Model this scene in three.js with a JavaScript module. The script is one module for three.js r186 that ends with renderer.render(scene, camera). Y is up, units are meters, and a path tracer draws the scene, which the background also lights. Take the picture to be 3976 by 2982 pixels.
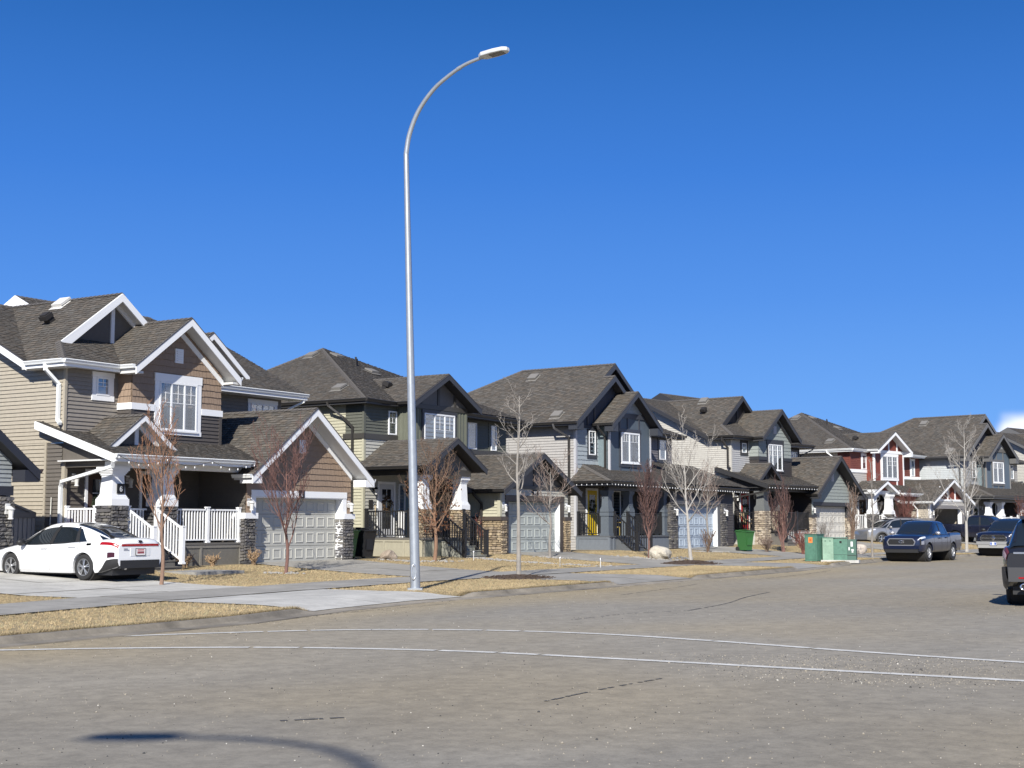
import * as THREE from 'three';
import { mergeGeometries, mergeVertices, toCreasedNormals } from 'three/addons/utils/BufferGeometryUtils.js';

// ---------- camera, sky, sun, exposure ----------
const scene = new THREE.Scene();
const camera = new THREE.PerspectiveCamera(30.15, 1024 / 768, 0.1, 6000);
camera.position.set(0, 1.6, 0);
camera.rotation.x = Math.atan(304.5 / 3080);
const renderer = new THREE.WebGLRenderer({ antialias: true });
renderer.toneMapping = THREE.LinearToneMapping;
renderer.toneMappingExposure = 1.35;
renderer.shadowMap.enabled = true;
const SUN = new THREE.Vector3(-2.5, 12.2, 18.4).normalize();
const sun = new THREE.DirectionalLight(new THREE.Color(1.0, 0.955, 0.87), 5.0);
sun.position.copy(SUN).multiplyScalar(160).add(new THREE.Vector3(10, 0, -60));
sun.target.position.set(10, 0, -60);
sun.castShadow = true;
sun.shadow.mapSize.set(4096, 4096);
Object.assign(sun.shadow.camera, { left: -90, right: 90, top: 90, bottom: -90, near: 1, far: 400 });
scene.add(sun, sun.target);

// clear-sky dome computed per direction: deep blue overhead, paler towards the horizon, brighter round the sun
function smooth(a, b, x) { const t = Math.min(1, Math.max(0, (x - a) / (b - a))); return t * t * (3 - 2 * t); }
function hash(i, j, k = 0) { let h = (i * 374761393 + j * 668265263 + k * 2147483647) | 0; h = Math.imul(h ^ (h >>> 13), 1274126177); h = Math.imul(h ^ (h >>> 15), 2246822519); return ((h ^ (h >>> 16)) >>> 0) / 4294967296; }
function vnoise(x, y, k = 0) {
  const i = Math.floor(x), j = Math.floor(y), u = x - i, v = y - j, a = u * u * (3 - 2 * u), b = v * v * (3 - 2 * v);
  return (hash(i, j, k) * (1 - a) + hash(i + 1, j, k) * a) * (1 - b) + (hash(i, j + 1, k) * (1 - a) + hash(i + 1, j + 1, k) * a) * b;
}
function fbm(x, y, k = 0, o = 4) { let s = 0, a = 0.5, n = 0; for (let i = 0; i < o; i++) { s += a * vnoise(x, y, k + i); n += a; a *= 0.5; x *= 2.03; y *= 2.03; } return s / n; }
function skyTexture() {
  const W = 2048, H = 1024, d = new Float32Array(W * H * 4), stops = [[0, .17, .36, .72], [4, .125, .31, .70], [9, .072, .225, .62], [14, .040, .165, .53], [21, .018, .104, .36], [40, .014, .07, .24], [90, .011, .055, .19]];
  const dir = new THREE.Vector3();
  for (let j = 0; j < H; j++) for (let i = 0; i < W; i++) {
    const el = (j + .5) / H * Math.PI - Math.PI / 2, az = ((i + .5) / W - .5) * 2 * Math.PI;   // rows from the bottom up
    dir.set(Math.cos(el) * Math.cos(az), Math.sin(el), Math.cos(el) * Math.sin(az));
    const e = Math.max(0, el * 180 / Math.PI);
    let k = 0; while (k < stops.length - 2 && e > stops[k + 1][0]) k++;
    const t = Math.min(1, (e - stops[k][0]) / (stops[k + 1][0] - stops[k][0]));
    let c = [1, 2, 3].map((q) => stops[k][q] * (1 - t) + stops[k + 1][q] * t);
    const g = Math.acos(Math.max(-1, Math.min(1, dir.dot(SUN)))) * 180 / Math.PI;
    const glow = Math.exp(-g / 8) * 1.2 + Math.exp(-g / 24) * .10;
    c = [c[0] + glow * .62, c[1] + glow * .64, c[2] + glow * .66];
    const hz = Math.atan2(dir.x, -dir.z) * 180 / Math.PI;        // 0 = straight ahead, to the right positive
    if (el > -.02 && e < 9 && hz > 8 && hz < 120) {              // low cumulus bank far to the right
      const top = 3.55 + .9 * fbm(hz * .8, 3.1, 7, 4) - smooth(19.2, 17.6, hz) * 2.2 + smooth(30, 60, hz) * 1.2;
      const body = fbm(hz * .9, e * 1.5, 11, 5);
      const cover = smooth(top + .3, top - .35, e + (body - .5) * 1.0);
      const lit = .60 + .30 * smooth(1.4, .1, top - e) + (body - .5) * .35;
      c = [c[0] * (1 - cover) + cover * lit * .93, c[1] * (1 - cover) + cover * lit * .97, c[2] * (1 - cover) + cover * lit * 1.10];
    }
    if (el < 0) c = [.26, .25, .23];
    const o = (j * W + i) * 4; d[o] = c[0]; d[o + 1] = c[1]; d[o + 2] = c[2]; d[o + 3] = 1;
  }
  const t = new THREE.DataTexture(d, W, H, THREE.RGBAFormat, THREE.FloatType);
  t.mapping = THREE.EquirectangularReflectionMapping; t.magFilter = t.minFilter = THREE.LinearFilter; t.needsUpdate = true;
  return t;
}
scene.background = skyTexture();
scene.environment = scene.background;

// ---------- helpers ----------
let seed = 20240412;
function rnd() { seed = (seed + 0x6D2B79F5) | 0; let t = Math.imul(seed ^ (seed >>> 15), 1 | seed); t = (t + Math.imul(t ^ (t >>> 7), 61 | t)) ^ t; return ((t ^ (t >>> 14)) >>> 0) / 4294967296; }
const rr = (a, b) => a + (b - a) * rnd();
const V = (x, y, z) => new THREE.Vector3(x, y, z);
const used = {};
function numbered(n) { const k = used[n] = (used[n] ?? -1) + 1; return k ? n + '_' + String(k).padStart(3, '0') : n; }
function tag(o, label, category, group, kind) { if (label) o.userData.label = label; if (category) o.userData.category = category; if (group) o.userData.group = group; if (kind) o.userData.kind = kind; return o; }
function thing(name, label, category, p = [0, 0, 0], turn = 0, group) {
  const o = new THREE.Group(); o.name = numbered(name); o.position.set(...p); o.rotation.y = turn; scene.add(o);
  return tag(o, label, category, group);
}
function struct(name, geo, m) { const o = new THREE.Mesh(geo, m); o.name = name; o.userData.kind = 'structure'; o.receiveShadow = o.castShadow = true; scene.add(o); return o; }
function part(parent, name, geo, m) { const o = new THREE.Mesh(geo, m); o.name = name; o.castShadow = o.receiveShadow = true; parent.add(o); return o; }

// geometry collector; every face gets uv in metres from its own direction
function flat(geo) { geo = geo.index ? geo.toNonIndexed() : geo; for (const k of Object.keys(geo.attributes)) if (!['position', 'normal', 'color'].includes(k)) geo.deleteAttribute(k); geo.morphAttributes = {}; return geo; }
function uvBox(geo) {
  const p = geo.attributes.position, n = geo.attributes.normal, uv = new Float32Array(p.count * 2);
  for (let i = 0; i < p.count; i++) {
    const ax = Math.abs(n.getX(i)), ay = Math.abs(n.getY(i)), az = Math.abs(n.getZ(i));
    const x = p.getX(i), y = p.getY(i), z = p.getZ(i);
    const [a, b] = ay >= ax && ay >= az ? [x, z] : ax >= az ? [z, y] : [x, y];
    uv[2 * i] = a; uv[2 * i + 1] = b;
  }
  geo.setAttribute('uv', new THREE.BufferAttribute(uv, 2)); return geo;
}
class GB {
  constructor(M) { this.l = []; this.M = M; }
  add(g, m) { g = flat(g.clone()); if (m) g.applyMatrix4(m); if (this.M) g.applyMatrix4(this.M); this.l.push(g); return this; }
  box(x0, x1, y0, y1, z0, z1) { const g = new THREE.BoxGeometry(Math.abs(x1 - x0), Math.abs(y1 - y0), Math.abs(z1 - z0)); g.translate((x0 + x1) / 2, (y0 + y1) / 2, (z0 + z1) / 2); return this.add(g); }
  cyl(x, y0, y1, z, r0, r1 = r0, n = 10) { const g = new THREE.CylinderGeometry(r1, r0, y1 - y0, n); g.translate(x, (y0 + y1) / 2, z); return this.add(g); }
  bar(p, q, w, h = w) {   // rectangular bar from p to q
    const d = V(...q).sub(V(...p)), L = d.length(), g = new THREE.BoxGeometry(w, h, L), m = new THREE.Matrix4().lookAt(V(...q), V(...p), Math.abs(d.y / L) > .98 ? V(0, 0, 1) : V(0, 1, 0));
    m.setPosition((p[0] + q[0]) / 2, (p[1] + q[1]) / 2, (p[2] + q[2]) / 2); return this.add(g, m);
  }
  rod(p, q, r0, r1 = r0, n = 8) {
    const a = V(...p), b = V(...q), d = b.clone().sub(a), g = new THREE.CylinderGeometry(r1, r0, d.length(), n);
    return this.add(g, new THREE.Matrix4().makeRotationFromQuaternion(new THREE.Quaternion().setFromUnitVectors(V(0, 1, 0), d.normalize())).setPosition(a.add(b).multiplyScalar(.5)));
  }
  faces(list) {   // list of convex polygons [[x,y,z],...]
    const pos = [];
    for (const f of list) for (let i = 1; i < f.length - 1; i++) pos.push(...f[0], ...f[i], ...f[i + 1]);
    const g = new THREE.BufferGeometry(); g.setAttribute('position', new THREE.Float32BufferAttribute(pos, 3)); g.computeVertexNormals(); return this.add(g);
  }
  prism(poly, dir) {   // convex polygon pushed along dir
    const q = poly.map((p) => [p[0] + dir[0], p[1] + dir[1], p[2] + dir[2]]), n = poly.length, f = [poly, [...q].reverse()];
    for (let i = 0; i < n; i++) { const j = (i + 1) % n; f.push([poly[i], q[i], q[j], poly[j]]); }
    return this.faces(f);
  }
  get empty() { return !this.l.length; }
  geo() { const g = this.l.length > 1 ? mergeGeometries(this.l) : this.l[0]; return uvBox(g); }
  build(parent, name, m) { return part(parent, name, this.geo(), m); }
}
function clipHalf(poly, f) {   // keep where f(p) >= 0
  const out = [];
  for (let i = 0; i < poly.length; i++) {
    const a = poly[i], b = poly[(i + 1) % poly.length], fa = f(a), fb = f(b);
    if (fa >= 0) out.push(a);
    if ((fa > 1e-9 && fb < -1e-9) || (fa < -1e-9 && fb > 1e-9)) { const t = fa / (fa - fb); out.push(a.map((v, k) => v + (b[k] - v) * t)); }
  }
  return out;
}
const clipY = (poly, y0, y1) => clipHalf(clipHalf(poly, (p) => p[1] - y0), (p) => y1 - p[1]);
const clipX = (poly, x0, x1) => clipHalf(clipHalf(poly, (p) => p[0] - x0), (p) => x1 - p[0]);

// ---------- materials ----------
const C = (r, g, b) => new THREE.Color().setRGB(r, g, b);
function canvasTex(n, draw, srgb = true) {
  const c = document.createElement('canvas'); c.width = c.height = n; draw(c.getContext('2d'), n);
  const t = new THREE.CanvasTexture(c); t.wrapS = t.wrapT = THREE.RepeatWrapping; if (srgb) t.colorSpace = THREE.SRGBColorSpace; return t;
}
// tiling grain made from wrapped value noise: returns DataTexture of grey multipliers or heights
function grain(n, cells, k, lo, hi, speck = 0, tint) {
  const d = new Uint8Array(n * n * 4);
  const wn = (x, y, c, kk) => { const i = Math.floor(x), j = Math.floor(y), u = x - i, v = y - j, w = (a) => ((a % c) + c) % c; const h = (a, b) => hash(w(a), w(b), kk); const a = u * u * (3 - 2 * u), b = v * v * (3 - 2 * v); return (h(i, j) * (1 - a) + h(i + 1, j) * a) * (1 - b) + (h(i, j + 1) * (1 - a) + h(i + 1, j + 1) * a) * b; };
  for (let y = 0; y < n; y++) for (let x = 0; x < n; x++) {
    let s = 0, a = .5, t = 0; for (let o = 0; o < cells.length; o++) { s += a * wn(x / n * cells[o], y / n * cells[o], cells[o], k + o); t += a; a *= .72; }
    let v = lo + (hi - lo) * (s / t);
    const h = hash(x, y, k + 77); if (speck && h > 1 - speck) v *= h > 1 - speck / 2 ? 1.45 : .5;
    const o = (y * n + x) * 4, q = tint ? tint(x / n, y / n, v, wn) : [v, v, v];
    for (let c = 0; c < 3; c++) d[o + c] = Math.max(0, Math.min(255, q[c] * .75 * 255)); d[o + 3] = 255;
  }
  const t = new THREE.DataTexture(d, n, n); t.wrapS = t.wrapT = THREE.RepeatWrapping; t.magFilter = THREE.LinearFilter; t.minFilter = THREE.LinearMipmapLinearFilter; t.generateMipmaps = true; t.needsUpdate = true; return t;
}
const rep = (t, s) => { const c = t.clone(); c.repeat.set(s, s); c.needsUpdate = true; return c; };
const fineGrain = grain(512, [8, 32, 96, 200], 5, .82, 1.12), roughGrain = grain(512, [6, 16, 64, 160, 256], 9, .62, 1.3), woodGrain = grain(256, [4, 12, 40], 21, .8, 1.15);
const T = { fine: rep(fineGrain, .8), coarse: rep(roughGrain, 1.4), board: rep(fineGrain, 2.2) };
const mats = {};
function M(key, rgb, o = {}) {
  if (mats[key]) return mats[key];
  const { phys, ...rest } = o;
  if (rest.map && !rest.raw) rgb = rgb.map((v) => v / .75);   // grain maps average .75
  delete rest.raw;
  return mats[key] = new (phys ? THREE.MeshPhysicalMaterial : THREE.MeshStandardMaterial)({ color: C(...rgb), roughness: .75, side: THREE.DoubleSide, ...rest });
}
const wallTone = (key, rgb, r = .62) => M(key, rgb.map((v) => v * .8), { roughness: r, map: T.board, bumpMap: T.board, bumpScale: .0015 });
const trimTone = (key, rgb) => M(key, rgb, { roughness: .45 });
const white = M('white_trim', [.80, .81, .82], { roughness: .42 });
const blackMetal = M('black_metal', [.018, .018, .02], { roughness: .45 });
const darkGap = M('dark_gap', [.02, .019, .018], { roughness: .9 });
const glass = M('window_glass', [.9, .93, .95], { phys: true, roughness: .02, transmission: 1, thickness: 0, ior: 2.0, specularIntensity: 1 });
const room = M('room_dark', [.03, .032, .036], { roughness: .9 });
const curtainM = M('curtain', [.07, .085, .11], { roughness: .95 });
const blindM = M('blind', [.20, .25, .32], { roughness: .8 });
const concrete = M('concrete', [.28, .275, .26], { roughness: .88, map: rep(roughGrain, .55), bumpMap: rep(roughGrain, 2), bumpScale: .003 });
const concreteNew = M('concrete_new', [.50, .49, .465], { roughness: .85, map: rep(roughGrain, .4), bumpMap: rep(roughGrain, 2), bumpScale: .002 });
const galv = M('galvanised', [.42, .45, .48], { roughness: .42, metalness: .55, map: rep(fineGrain, 1.5) });
// ---------- house kit (x along the facade, y up, z towards the street) ----------
const up = V(0, 1, 0);
function frame(o, a, n) { return new THREE.Matrix4().makeBasis(V(...a), up, V(...n)).setPosition(...o); }
const FR = (w) => frame([0, 0, w], [1, 0, 0], [0, 0, 1]);      // faces the street, a = x
const FL = (u) => frame([u, 0, 0], [0, 0, 1], [-1, 0, 0]);     // faces -x, a = z
const FX = (u) => frame([u, 0, 0], [0, 0, -1], [1, 0, 0]);     // faces +x, a = -z
const rect = (a0, a1, b0, b1) => [[a0, b0], [a1, b0], [a1, b1], [a0, b1]];
class House {
  constructor(name, label, [x, y, z], deg, scale = 1) {
    const a = deg * Math.PI / 180;
    this.g = thing(name, label, 'house', [x, y, z], Math.PI / 2 - a); this.g.scale.setScalar(scale);
    this.boards = 0; this.nStones = 0;
  }
  part(name, gb, m, parent = this.g) { return gb.build(parent, name, m); }
  // flat wall (backing) with its boards as children; polys are convex
  wall(F, polys, m, { lap = .118, thick = .14, type = 'siding', cap = 999 } = {}) {
    const b = new GB(F); for (const p of polys) b.prism(p.map(([u, v]) => [u, v, -thick]).reverse(), [0, 0, thick]);
    const w = this.part('wall', b, m);
    if (type === 'plain') return w;
    const rest = new GB(F);
    for (const p of polys) {
      const ys = p.map((q) => q[1]), y0 = Math.min(...ys), y1 = Math.max(...ys);
      for (let y = y0; y < y1 - .01; y += lap) {
        const s = clipY(p, y, Math.min(y1, y + lap)); if (s.length < 3) continue;
        const g = new GB(F);
        if (type === 'siding') {
          const c = (q) => .006 + .028 * (1 - (q[1] - y) / lap), fr = s.map((q) => [q[0], q[1], c(q)]);
          g.faces([fr]);
          const lo = s.filter((q) => q[1] < y + 1e-4).map((q) => q[0]);
          if (lo.length >= 2) { const a0 = Math.min(...lo), a1 = Math.max(...lo); g.faces([[[a0, y, .001], [a1, y, .001], [a1, y, .034], [a0, y, .034]]]); }
        } else {   // shakes: split courses with ragged butts
          const xs = s.map((q) => q[0]), x1 = Math.max(...xs); let x = Math.min(...xs);
          while (x < x1 - .01) {
            const wdt = rr(.09, .19), k = clipX(s, x, Math.min(x1, x + wdt - .008)), d = rr(-.012, .006);
            if (k.length >= 3) {
              const c = (q) => .008 + .024 * (1 - (q[1] - y) / lap), q3 = k.map((q) => [q[0], q[1] < y + 1e-4 ? q[1] + d : q[1], c(q)]);
              g.faces([q3]);
              const lo = k.filter((q) => q[1] < y + 1e-4).map((q) => q[0]);
              if (lo.length >= 2) { const a0 = Math.min(...lo), a1 = Math.max(...lo); g.faces([[[a0, y + d, .001], [a1, y + d, .001], [a1, y + d, .032], [a0, y + d, .032]]]); }
            }
            x += wdt;
          }
        }
        if (g.empty) continue;
        if (this.boards < 285 && this.boards < cap) { this.part(type === 'siding' ? 'siding_board' : 'shake_course', g, m, w); this.boards++; }
        else rest.l.push(...g.l);
      }
    }
    if (!rest.empty) tag(this.part('siding', rest, m, w), null, null, null, 'stuff');
    return w;
  }
  trim(F, a0, a1, b0, b1, m = white, d = .04, name = 'trim') { return this.part(name, new GB(F).box(a0, a1, b0, b1, 0, d), m); }
  // roof slope: poly = 3D points, first edge is the eave; deck below, shingle courses on top
  slope(poly, soffit, { deck = .16, shingles = true, tone = 1, edge } = {}) {
    const o = V(...poly[0]), e = V(...poly[1]).sub(o).normalize();
    let n = V(0, 0, 0);
    for (let i = 0; i < poly.length; i++) { const p = V(...poly[i]), q = V(...poly[(i + 1) % poly.length]); n.add(p.sub(o).cross(q.sub(o))); }
    n.normalize(); if (n.y < 0) n.negate();
    e.y = 0; e.normalize(); let s = n.clone().cross(e); if (s.y < 0) { s.negate(); e.negate(); }
    const d = this.part('roof', new GB().prism(poly, [0, -deck, 0]), soffit);
    if (!shingles) return d;
    const p2 = poly.map((p) => { const r = V(...p).sub(o); return [r.dot(e), r.dot(s)]; });
    const ys = p2.map((q) => q[1]), y0 = Math.min(...ys), y1 = Math.max(...ys), ex = .145, pos = [], col = [];
    const P = (a, b, c) => { const r = o.clone().addScaledVector(e, a).addScaledVector(s, b).addScaledVector(n, c); return [r.x, r.y, r.z]; };
    const put = (f, t) => { for (let i = 1; i < f.length - 1; i++) { pos.push(...f[0], ...f[i], ...f[i + 1]); for (let k = 0; k < 3; k++) col.push(...t); } };
    for (let y = y0, row = 0; y < y1 - .005; y += ex, row++) {
      const st = clipY(p2, y, Math.min(y1, y + ex)); if (st.length < 3) continue;
      const xs = st.map((q) => q[0]), x1 = Math.max(...xs); let x = Math.min(...xs) - rr(0, .3), thickTab = rnd() < .5;
      while (x < x1) {
        const w = thickTab ? rr(.12, .26) : rr(.10, .34), k = clipX(st, x, x + w); x += w; thickTab = !thickTab;
        if (k.length < 3) continue;
        const h = thickTab ? .022 : .008, v = tone * (thickTab ? rr(.84, 1.36) : rr(.62, 1.02)) * (.93 + .14 * vnoise(x * .7, y * .6, 3)), wm = rr(-.05, .06);
        const t = [.098 * v * (1 + wm), .087 * v, .074 * v * (1 - wm)];
        put(k.map((q) => P(q[0], q[1], .004 + h * (1 - (q[1] - y) / ex))), t);
        const lo = k.filter((q) => q[1] < y + 1e-4).map((q) => q[0]);
        if (lo.length >= 2) { const a0 = Math.min(...lo), a1 = Math.max(...lo); put([P(a0, y, .001), P(a1, y, .001), P(a1, y, .004 + h), P(a0, y, .004 + h)], t.map((q) => q * .55)); }
      }
    }
    const g = new THREE.BufferGeometry(); g.setAttribute('position', new THREE.Float32BufferAttribute(pos, 3)); g.setAttribute('color', new THREE.Float32BufferAttribute(col, 3)); g.computeVertexNormals();
    const sh = part(d, 'shingles', g, M('shingle', [1, 1, 1], { vertexColors: true, roughness: .93 })); sh.userData.kind = 'stuff';
    return d;
  }
  cap(p, q, m = M('ridge_cap', [.105, .096, .088], { roughness: .93 })) {   // overlapping ridge or hip caps
    const a = V(...p), b = V(...q), d = b.clone().sub(a), L = d.length(), g = new GB(), n = Math.max(1, Math.round(L / .2)); d.normalize();
    const side = d.clone().cross(up).normalize();
    for (let i = 0; i < n; i++) {
      const s = a.clone().addScaledVector(d, L * i / n), t = a.clone().addScaledVector(d, L * (i + 1.12) / n);
      const pt = (r, sd, h) => { const v = r.clone().addScaledVector(side, sd); v.y += h; return v.toArray(); };
      const sl = .085, h0 = .028, h1 = .012;
      g.faces([[pt(s, -.14, -sl + h0), pt(s, 0, h0), pt(t, 0, h1), pt(t, -.14, -sl + h1)], [pt(s, 0, h0), pt(s, .14, -sl + h0), pt(t, .14, -sl + h1), pt(t, 0, h1)], [pt(s, -.14, -sl), pt(s, .14, -sl), pt(s, 0, h0)]]);
    }
    return this.part('ridge_cap', g, m);
  }
  fascia(p, q, out, m, h = .2, t = .035, name = 'fascia') {   // board under an edge, vertical faces
    const o = [out[0] * t, 0, out[1] * t], f = [[p[0], p[1], p[2]], [q[0], q[1], q[2]], [q[0], q[1] - h, q[2]], [p[0], p[1] - h, p[2]]];
    return this.part(name, new GB().prism(f, o), m);
  }
  gutter(p, q, out, m) {
    const prof = [[.0, 0], [.105, 0], [.12, -.02], [.10, -.05], [.085, -.075], [.07, -.115], [0, -.115]], g = new GB();
    const pt = (r, k) => [r[0] + out[0] * k[0], r[1] + k[1], r[2] + out[1] * k[0]];
    for (let i = 0; i < prof.length; i++) { const j = (i + 1) % prof.length; if (i === 0) { const a = .012, z = -.045; g.faces([[pt(p, [a, z]), pt(q, [a, z]), pt(q, [.1, z]), pt(p, [.1, z])]]); g.faces([[pt(p, [.105, 0]), pt(q, [.105, 0]), pt(q, [.1, z]), pt(p, [.1, z])]]); continue; } g.faces([[pt(p, prof[i]), pt(q, prof[i]), pt(q, prof[j]), pt(p, prof[j])]]); }
    for (const r of [p, q]) g.faces([prof.map((k) => pt(r, k))]);
    return this.part('gutter', g, m);
  }
  spout(pts, m, r = .04) { const g = new GB(); for (let i = 0; i < pts.length - 1; i++) { const a = V(...pts[i]), b = V(...pts[i + 1]), d = b.clone().sub(a).normalize().multiplyScalar(.03); g.bar(a.sub(d).toArray(), b.add(d).toArray(), r * 2, r * 1.7); } return this.part('downspout', g, m); }
  // gable facing the street: two slopes, rake boards, ridge
  gable({ u, half, y, pitch, wF, wB, soffit, trim, fh = .22, lip = .05, halfR = half, capB = wB, tone, wBR = wB }) {
    const yr = y + pitch * half, uR = u + halfR, yR = yr - pitch * halfR;
    this.slope([[u - half, y, wB], [u - half, y, wF], [u, yr, wF], [u, yr, wB]], soffit, { tone });
    this.slope([[uR, yR, wF], [uR, yR, wBR], [u, yr, wBR], [u, yr, wF]], soffit, { tone });
    const z = wF + .002, t = .04, d = .012;
    for (const [ue, ye, sd] of [[u - half, y, -1], [uR, yR, 1]]) {
      const e0 = [ue + sd * .02, ye - pitch * .02 - d, z], a0 = [u, yr - d, z];
      const f = [e0, a0, [u, yr - fh, z], [e0[0], e0[1] - fh, z]];
      this.part('rake_board', new GB().prism(f, [0, 0, t]), trim);
    }
    this.part('drip_edge', new GB().prism([[u - half - .03, y - pitch * .03, z], [u, yr, z], [u, yr - .03, z], [u - half - .03, y - pitch * .03 - .03, z]], [0, 0, lip]).prism([[uR + .03, yR - pitch * .03, z], [u, yr, z], [u, yr - .03, z], [uR + .03, yR - pitch * .03 - .03, z]], [0, 0, lip]), M('drip_edge', [.055, .052, .055], { roughness: .6 }));
    this.cap([u, yr, wF + .01], [u, yr, capB]);
    return yr;
  }
  window(F, a0, a1, b0, b1, { split = [0, 1], grid, gridTo = .42, cols = 2, trim, tm = white, frameM = white, back = 'room', fw = .05, sill = 0 } = {}) {
    const g = new GB(F), c = .07; g.box(a0, a0 + fw, b0, b1, 0, c).box(a1 - fw, a1, b0, b1, 0, c).box(a0 + fw, a1 - fw, b0, b0 + fw, 0, c).box(a0 + fw, a1 - fw, b1 - fw, b1, 0, c);
    const W = a1 - a0;
    for (const s of split.slice(1, -1)) g.box(a0 + W * s - fw * .6, a0 + W * s + fw * .6, b0 + fw, b1 - fw, 0, c - .005);
    if (sill) g.box(a0 - .04, a1 + .04, b0 - .05, b0, 0, c + .03);
    const w = this.part('window', g, frameM);
    for (let i = 0; i < split.length - 1; i++) {
      const p0 = a0 + W * split[i] + fw * .6, p1 = a0 + W * split[i + 1] - fw * .6;
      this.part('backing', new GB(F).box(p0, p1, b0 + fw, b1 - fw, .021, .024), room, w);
      if (back === 'blind') { const bl = new GB(F); for (let y = b0 + fw + .02; y < b1 - fw - .05; y += .17) bl.box(p0 + .01, p1 - .01, y, y + .12, .028, .03); this.part('blind', bl, blindM, w); }
      if (back === 'shade') this.part('blind', new GB(F).box(p0 + .01, p1 - .01, b0 + fw, b1 - fw, .028, .03), blindM, w);
      if (back === 'curtain') {
        const cu = new GB(F); for (const [q0, q1] of [[p0, p0 + (p1 - p0) * .3], [p1 - (p1 - p0) * .3, p1]]) { const n = 5; for (let k = 0; k < n; k++) cu.box(q0 + (q1 - q0) * k / n, q0 + (q1 - q0) * (k + .8) / n, b0 + fw, b1 - fw, .026, .03 + .01 * (k % 2)); }
        this.part('curtain', cu, curtainM, w);
      }
      this.part('pane', new GB(F).box(p0, p1, b0 + fw, b1 - fw, .044, .046), glass, w);
      if (grid && (grid === true || grid[i])) {
        const m = new GB(F), h = b1 - b0 - 2 * fw, y0 = b1 - fw - h * gridTo, t = .008;
        for (let k = 1; k < cols; k++) { const x = p0 + (p1 - p0) * k / cols; m.box(x - t, x + t, y0, b1 - fw, .047, .056); }
        m.box(p0, p1, y0 - t, y0 + t, .047, .0555); if (gridTo > .3) m.box(p0, p1, (y0 + b1 - fw) / 2 - t, (y0 + b1 - fw) / 2 + t, .047, .0555);
        this.part('muntin', m, frameM, w);
      }
    }
    if (trim) {   // [left, right, bottom, top] widths
      const [l, r, b, t] = trim, d = .05;
      if (l) this.part('window_trim', new GB(F).box(a0 - l, a0 - .002, b0 - .001, b1 + .001, 0, d), tm, w);
      if (r) this.part('window_trim', new GB(F).box(a1 + .002, a1 + r, b0 - .001, b1 + .001, 0, d), tm, w);
      if (t) this.part('window_trim', new GB(F).box(a0 - l - .02, a1 + r + .02, b1 + .003, b1 + t, 0, d + .012), tm, w);
      if (b) this.part('window_trim', new GB(F).box(a0 - l - .02, a1 + r + .02, b0 - b, b0 - .003, 0, d + .008), tm, w);
    }
    return w;
  }
  garageDoor(a0, a1, h, w, m, rows = 4, cols = 8) {
    const F = FR(w), d = this.part('garage_door', new GB(F).box(a0, a1, 0, h, -.05, 0), darkGap), sh = h / rows, pw = (a1 - a0) / cols;
    for (let r = 0; r < rows; r++) {
      this.part('door_section', new GB(F).box(a0 + .005, a1 - .005, r * sh + .006, (r + 1) * sh - .006, .001, .03), m, d);
      for (let c = 0; c < cols; c++) {
        const x0 = a0 + pw * c + pw * .13, x1 = a0 + pw * (c + 1) - pw * .13, y0 = r * sh + sh * .16, y1 = (r + 1) * sh - sh * .16, z = .031, ring = (i, zz) => [[x0 + i, y0 + i, zz], [x1 - i, y0 + i, zz], [x1 - i, y1 - i, zz], [x0 + i, y1 - i, zz]];
        const A = ring(0, z), B = ring(.03, z + .022), D = ring(.075, z + .003), f = [];
        for (let i = 0; i < 4; i++) { const j = (i + 1) % 4; f.push([A[i], A[j], B[j], B[i]], [B[i], B[j], D[j], D[i]]); }
        f.push(D); this.part('door_panel', new GB(F).faces(f), m, d);
      }
    }
    return d;
  }
  // laid stone on one face of a pier; stones are single meshes up to the limit
  stones(parent, F, a0, a1, b0, b1, tones, { h = [.07, .12], l = [.16, .36], cap = 290, depth = .05 } = {}) {
    const rest = new GB(F); let y = b0;
    while (y < b1 - .02) {
      let ch = Math.min(rr(...h), b1 - y); if (b1 - y - ch < .04) ch = b1 - y;
      let x = a0 - rr(0, .02);
      while (x < a1 - .02) {
        let cl = Math.min(rr(...l), a1 + rr(0, .02) - x); if (a1 - x - cl < .06) cl = a1 + rr(0, .02) - x;
        const sx = cl - .008, sy = ch - rr(.006, .016), sz = depth * rr(.9, 1.7), m = tones[Math.floor(rnd() * tones.length)];
        const mx = F.clone().multiply(new THREE.Matrix4().makeTranslation(x + cl / 2, y + ch / 2, sz / 2 - .012)).multiply(new THREE.Matrix4().makeRotationZ(rr(-.05, .05))).multiply(new THREE.Matrix4().makeScale(sx, sy, sz));
        const g = stoneGeo[Math.floor(rnd() * stoneGeo.length)];
        if (this.nStones < cap) { const s = part(parent, 'stone', g, m); s.applyMatrix4(mx); this.nStones++; }
        else { const q = flat(g.clone()).applyMatrix4(mx); q.computeVertexNormals(); rest.l.push(q); }
        x += cl;
      }
      y += ch;
    }
    if (!rest.empty) { const r = mergeGeometries(rest.l); r.computeVertexNormals(); tag(part(parent, 'stonework', uvBox(r), tones[0]), null, null, null, 'stuff'); }
  }
  pier(x0, x1, y0, y1, z0, z1, tones, faces = 'FL', o) {
    const p = this.part('stone_pier', new GB().box(x0 + .01, x1 - .01, y0, y1 - .004, z0, z1 - .012), M('mortar', [.05, .047, .043], { roughness: .95 }));
    if (faces.includes('F')) this.stones(p, FR(z1 - .012), x0, x1, y0, y1, tones, o);
    if (faces.includes('L')) this.stones(p, FL(x0 + .012), z0, z1, y0, y1, tones, o);
    return p;
  }
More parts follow.
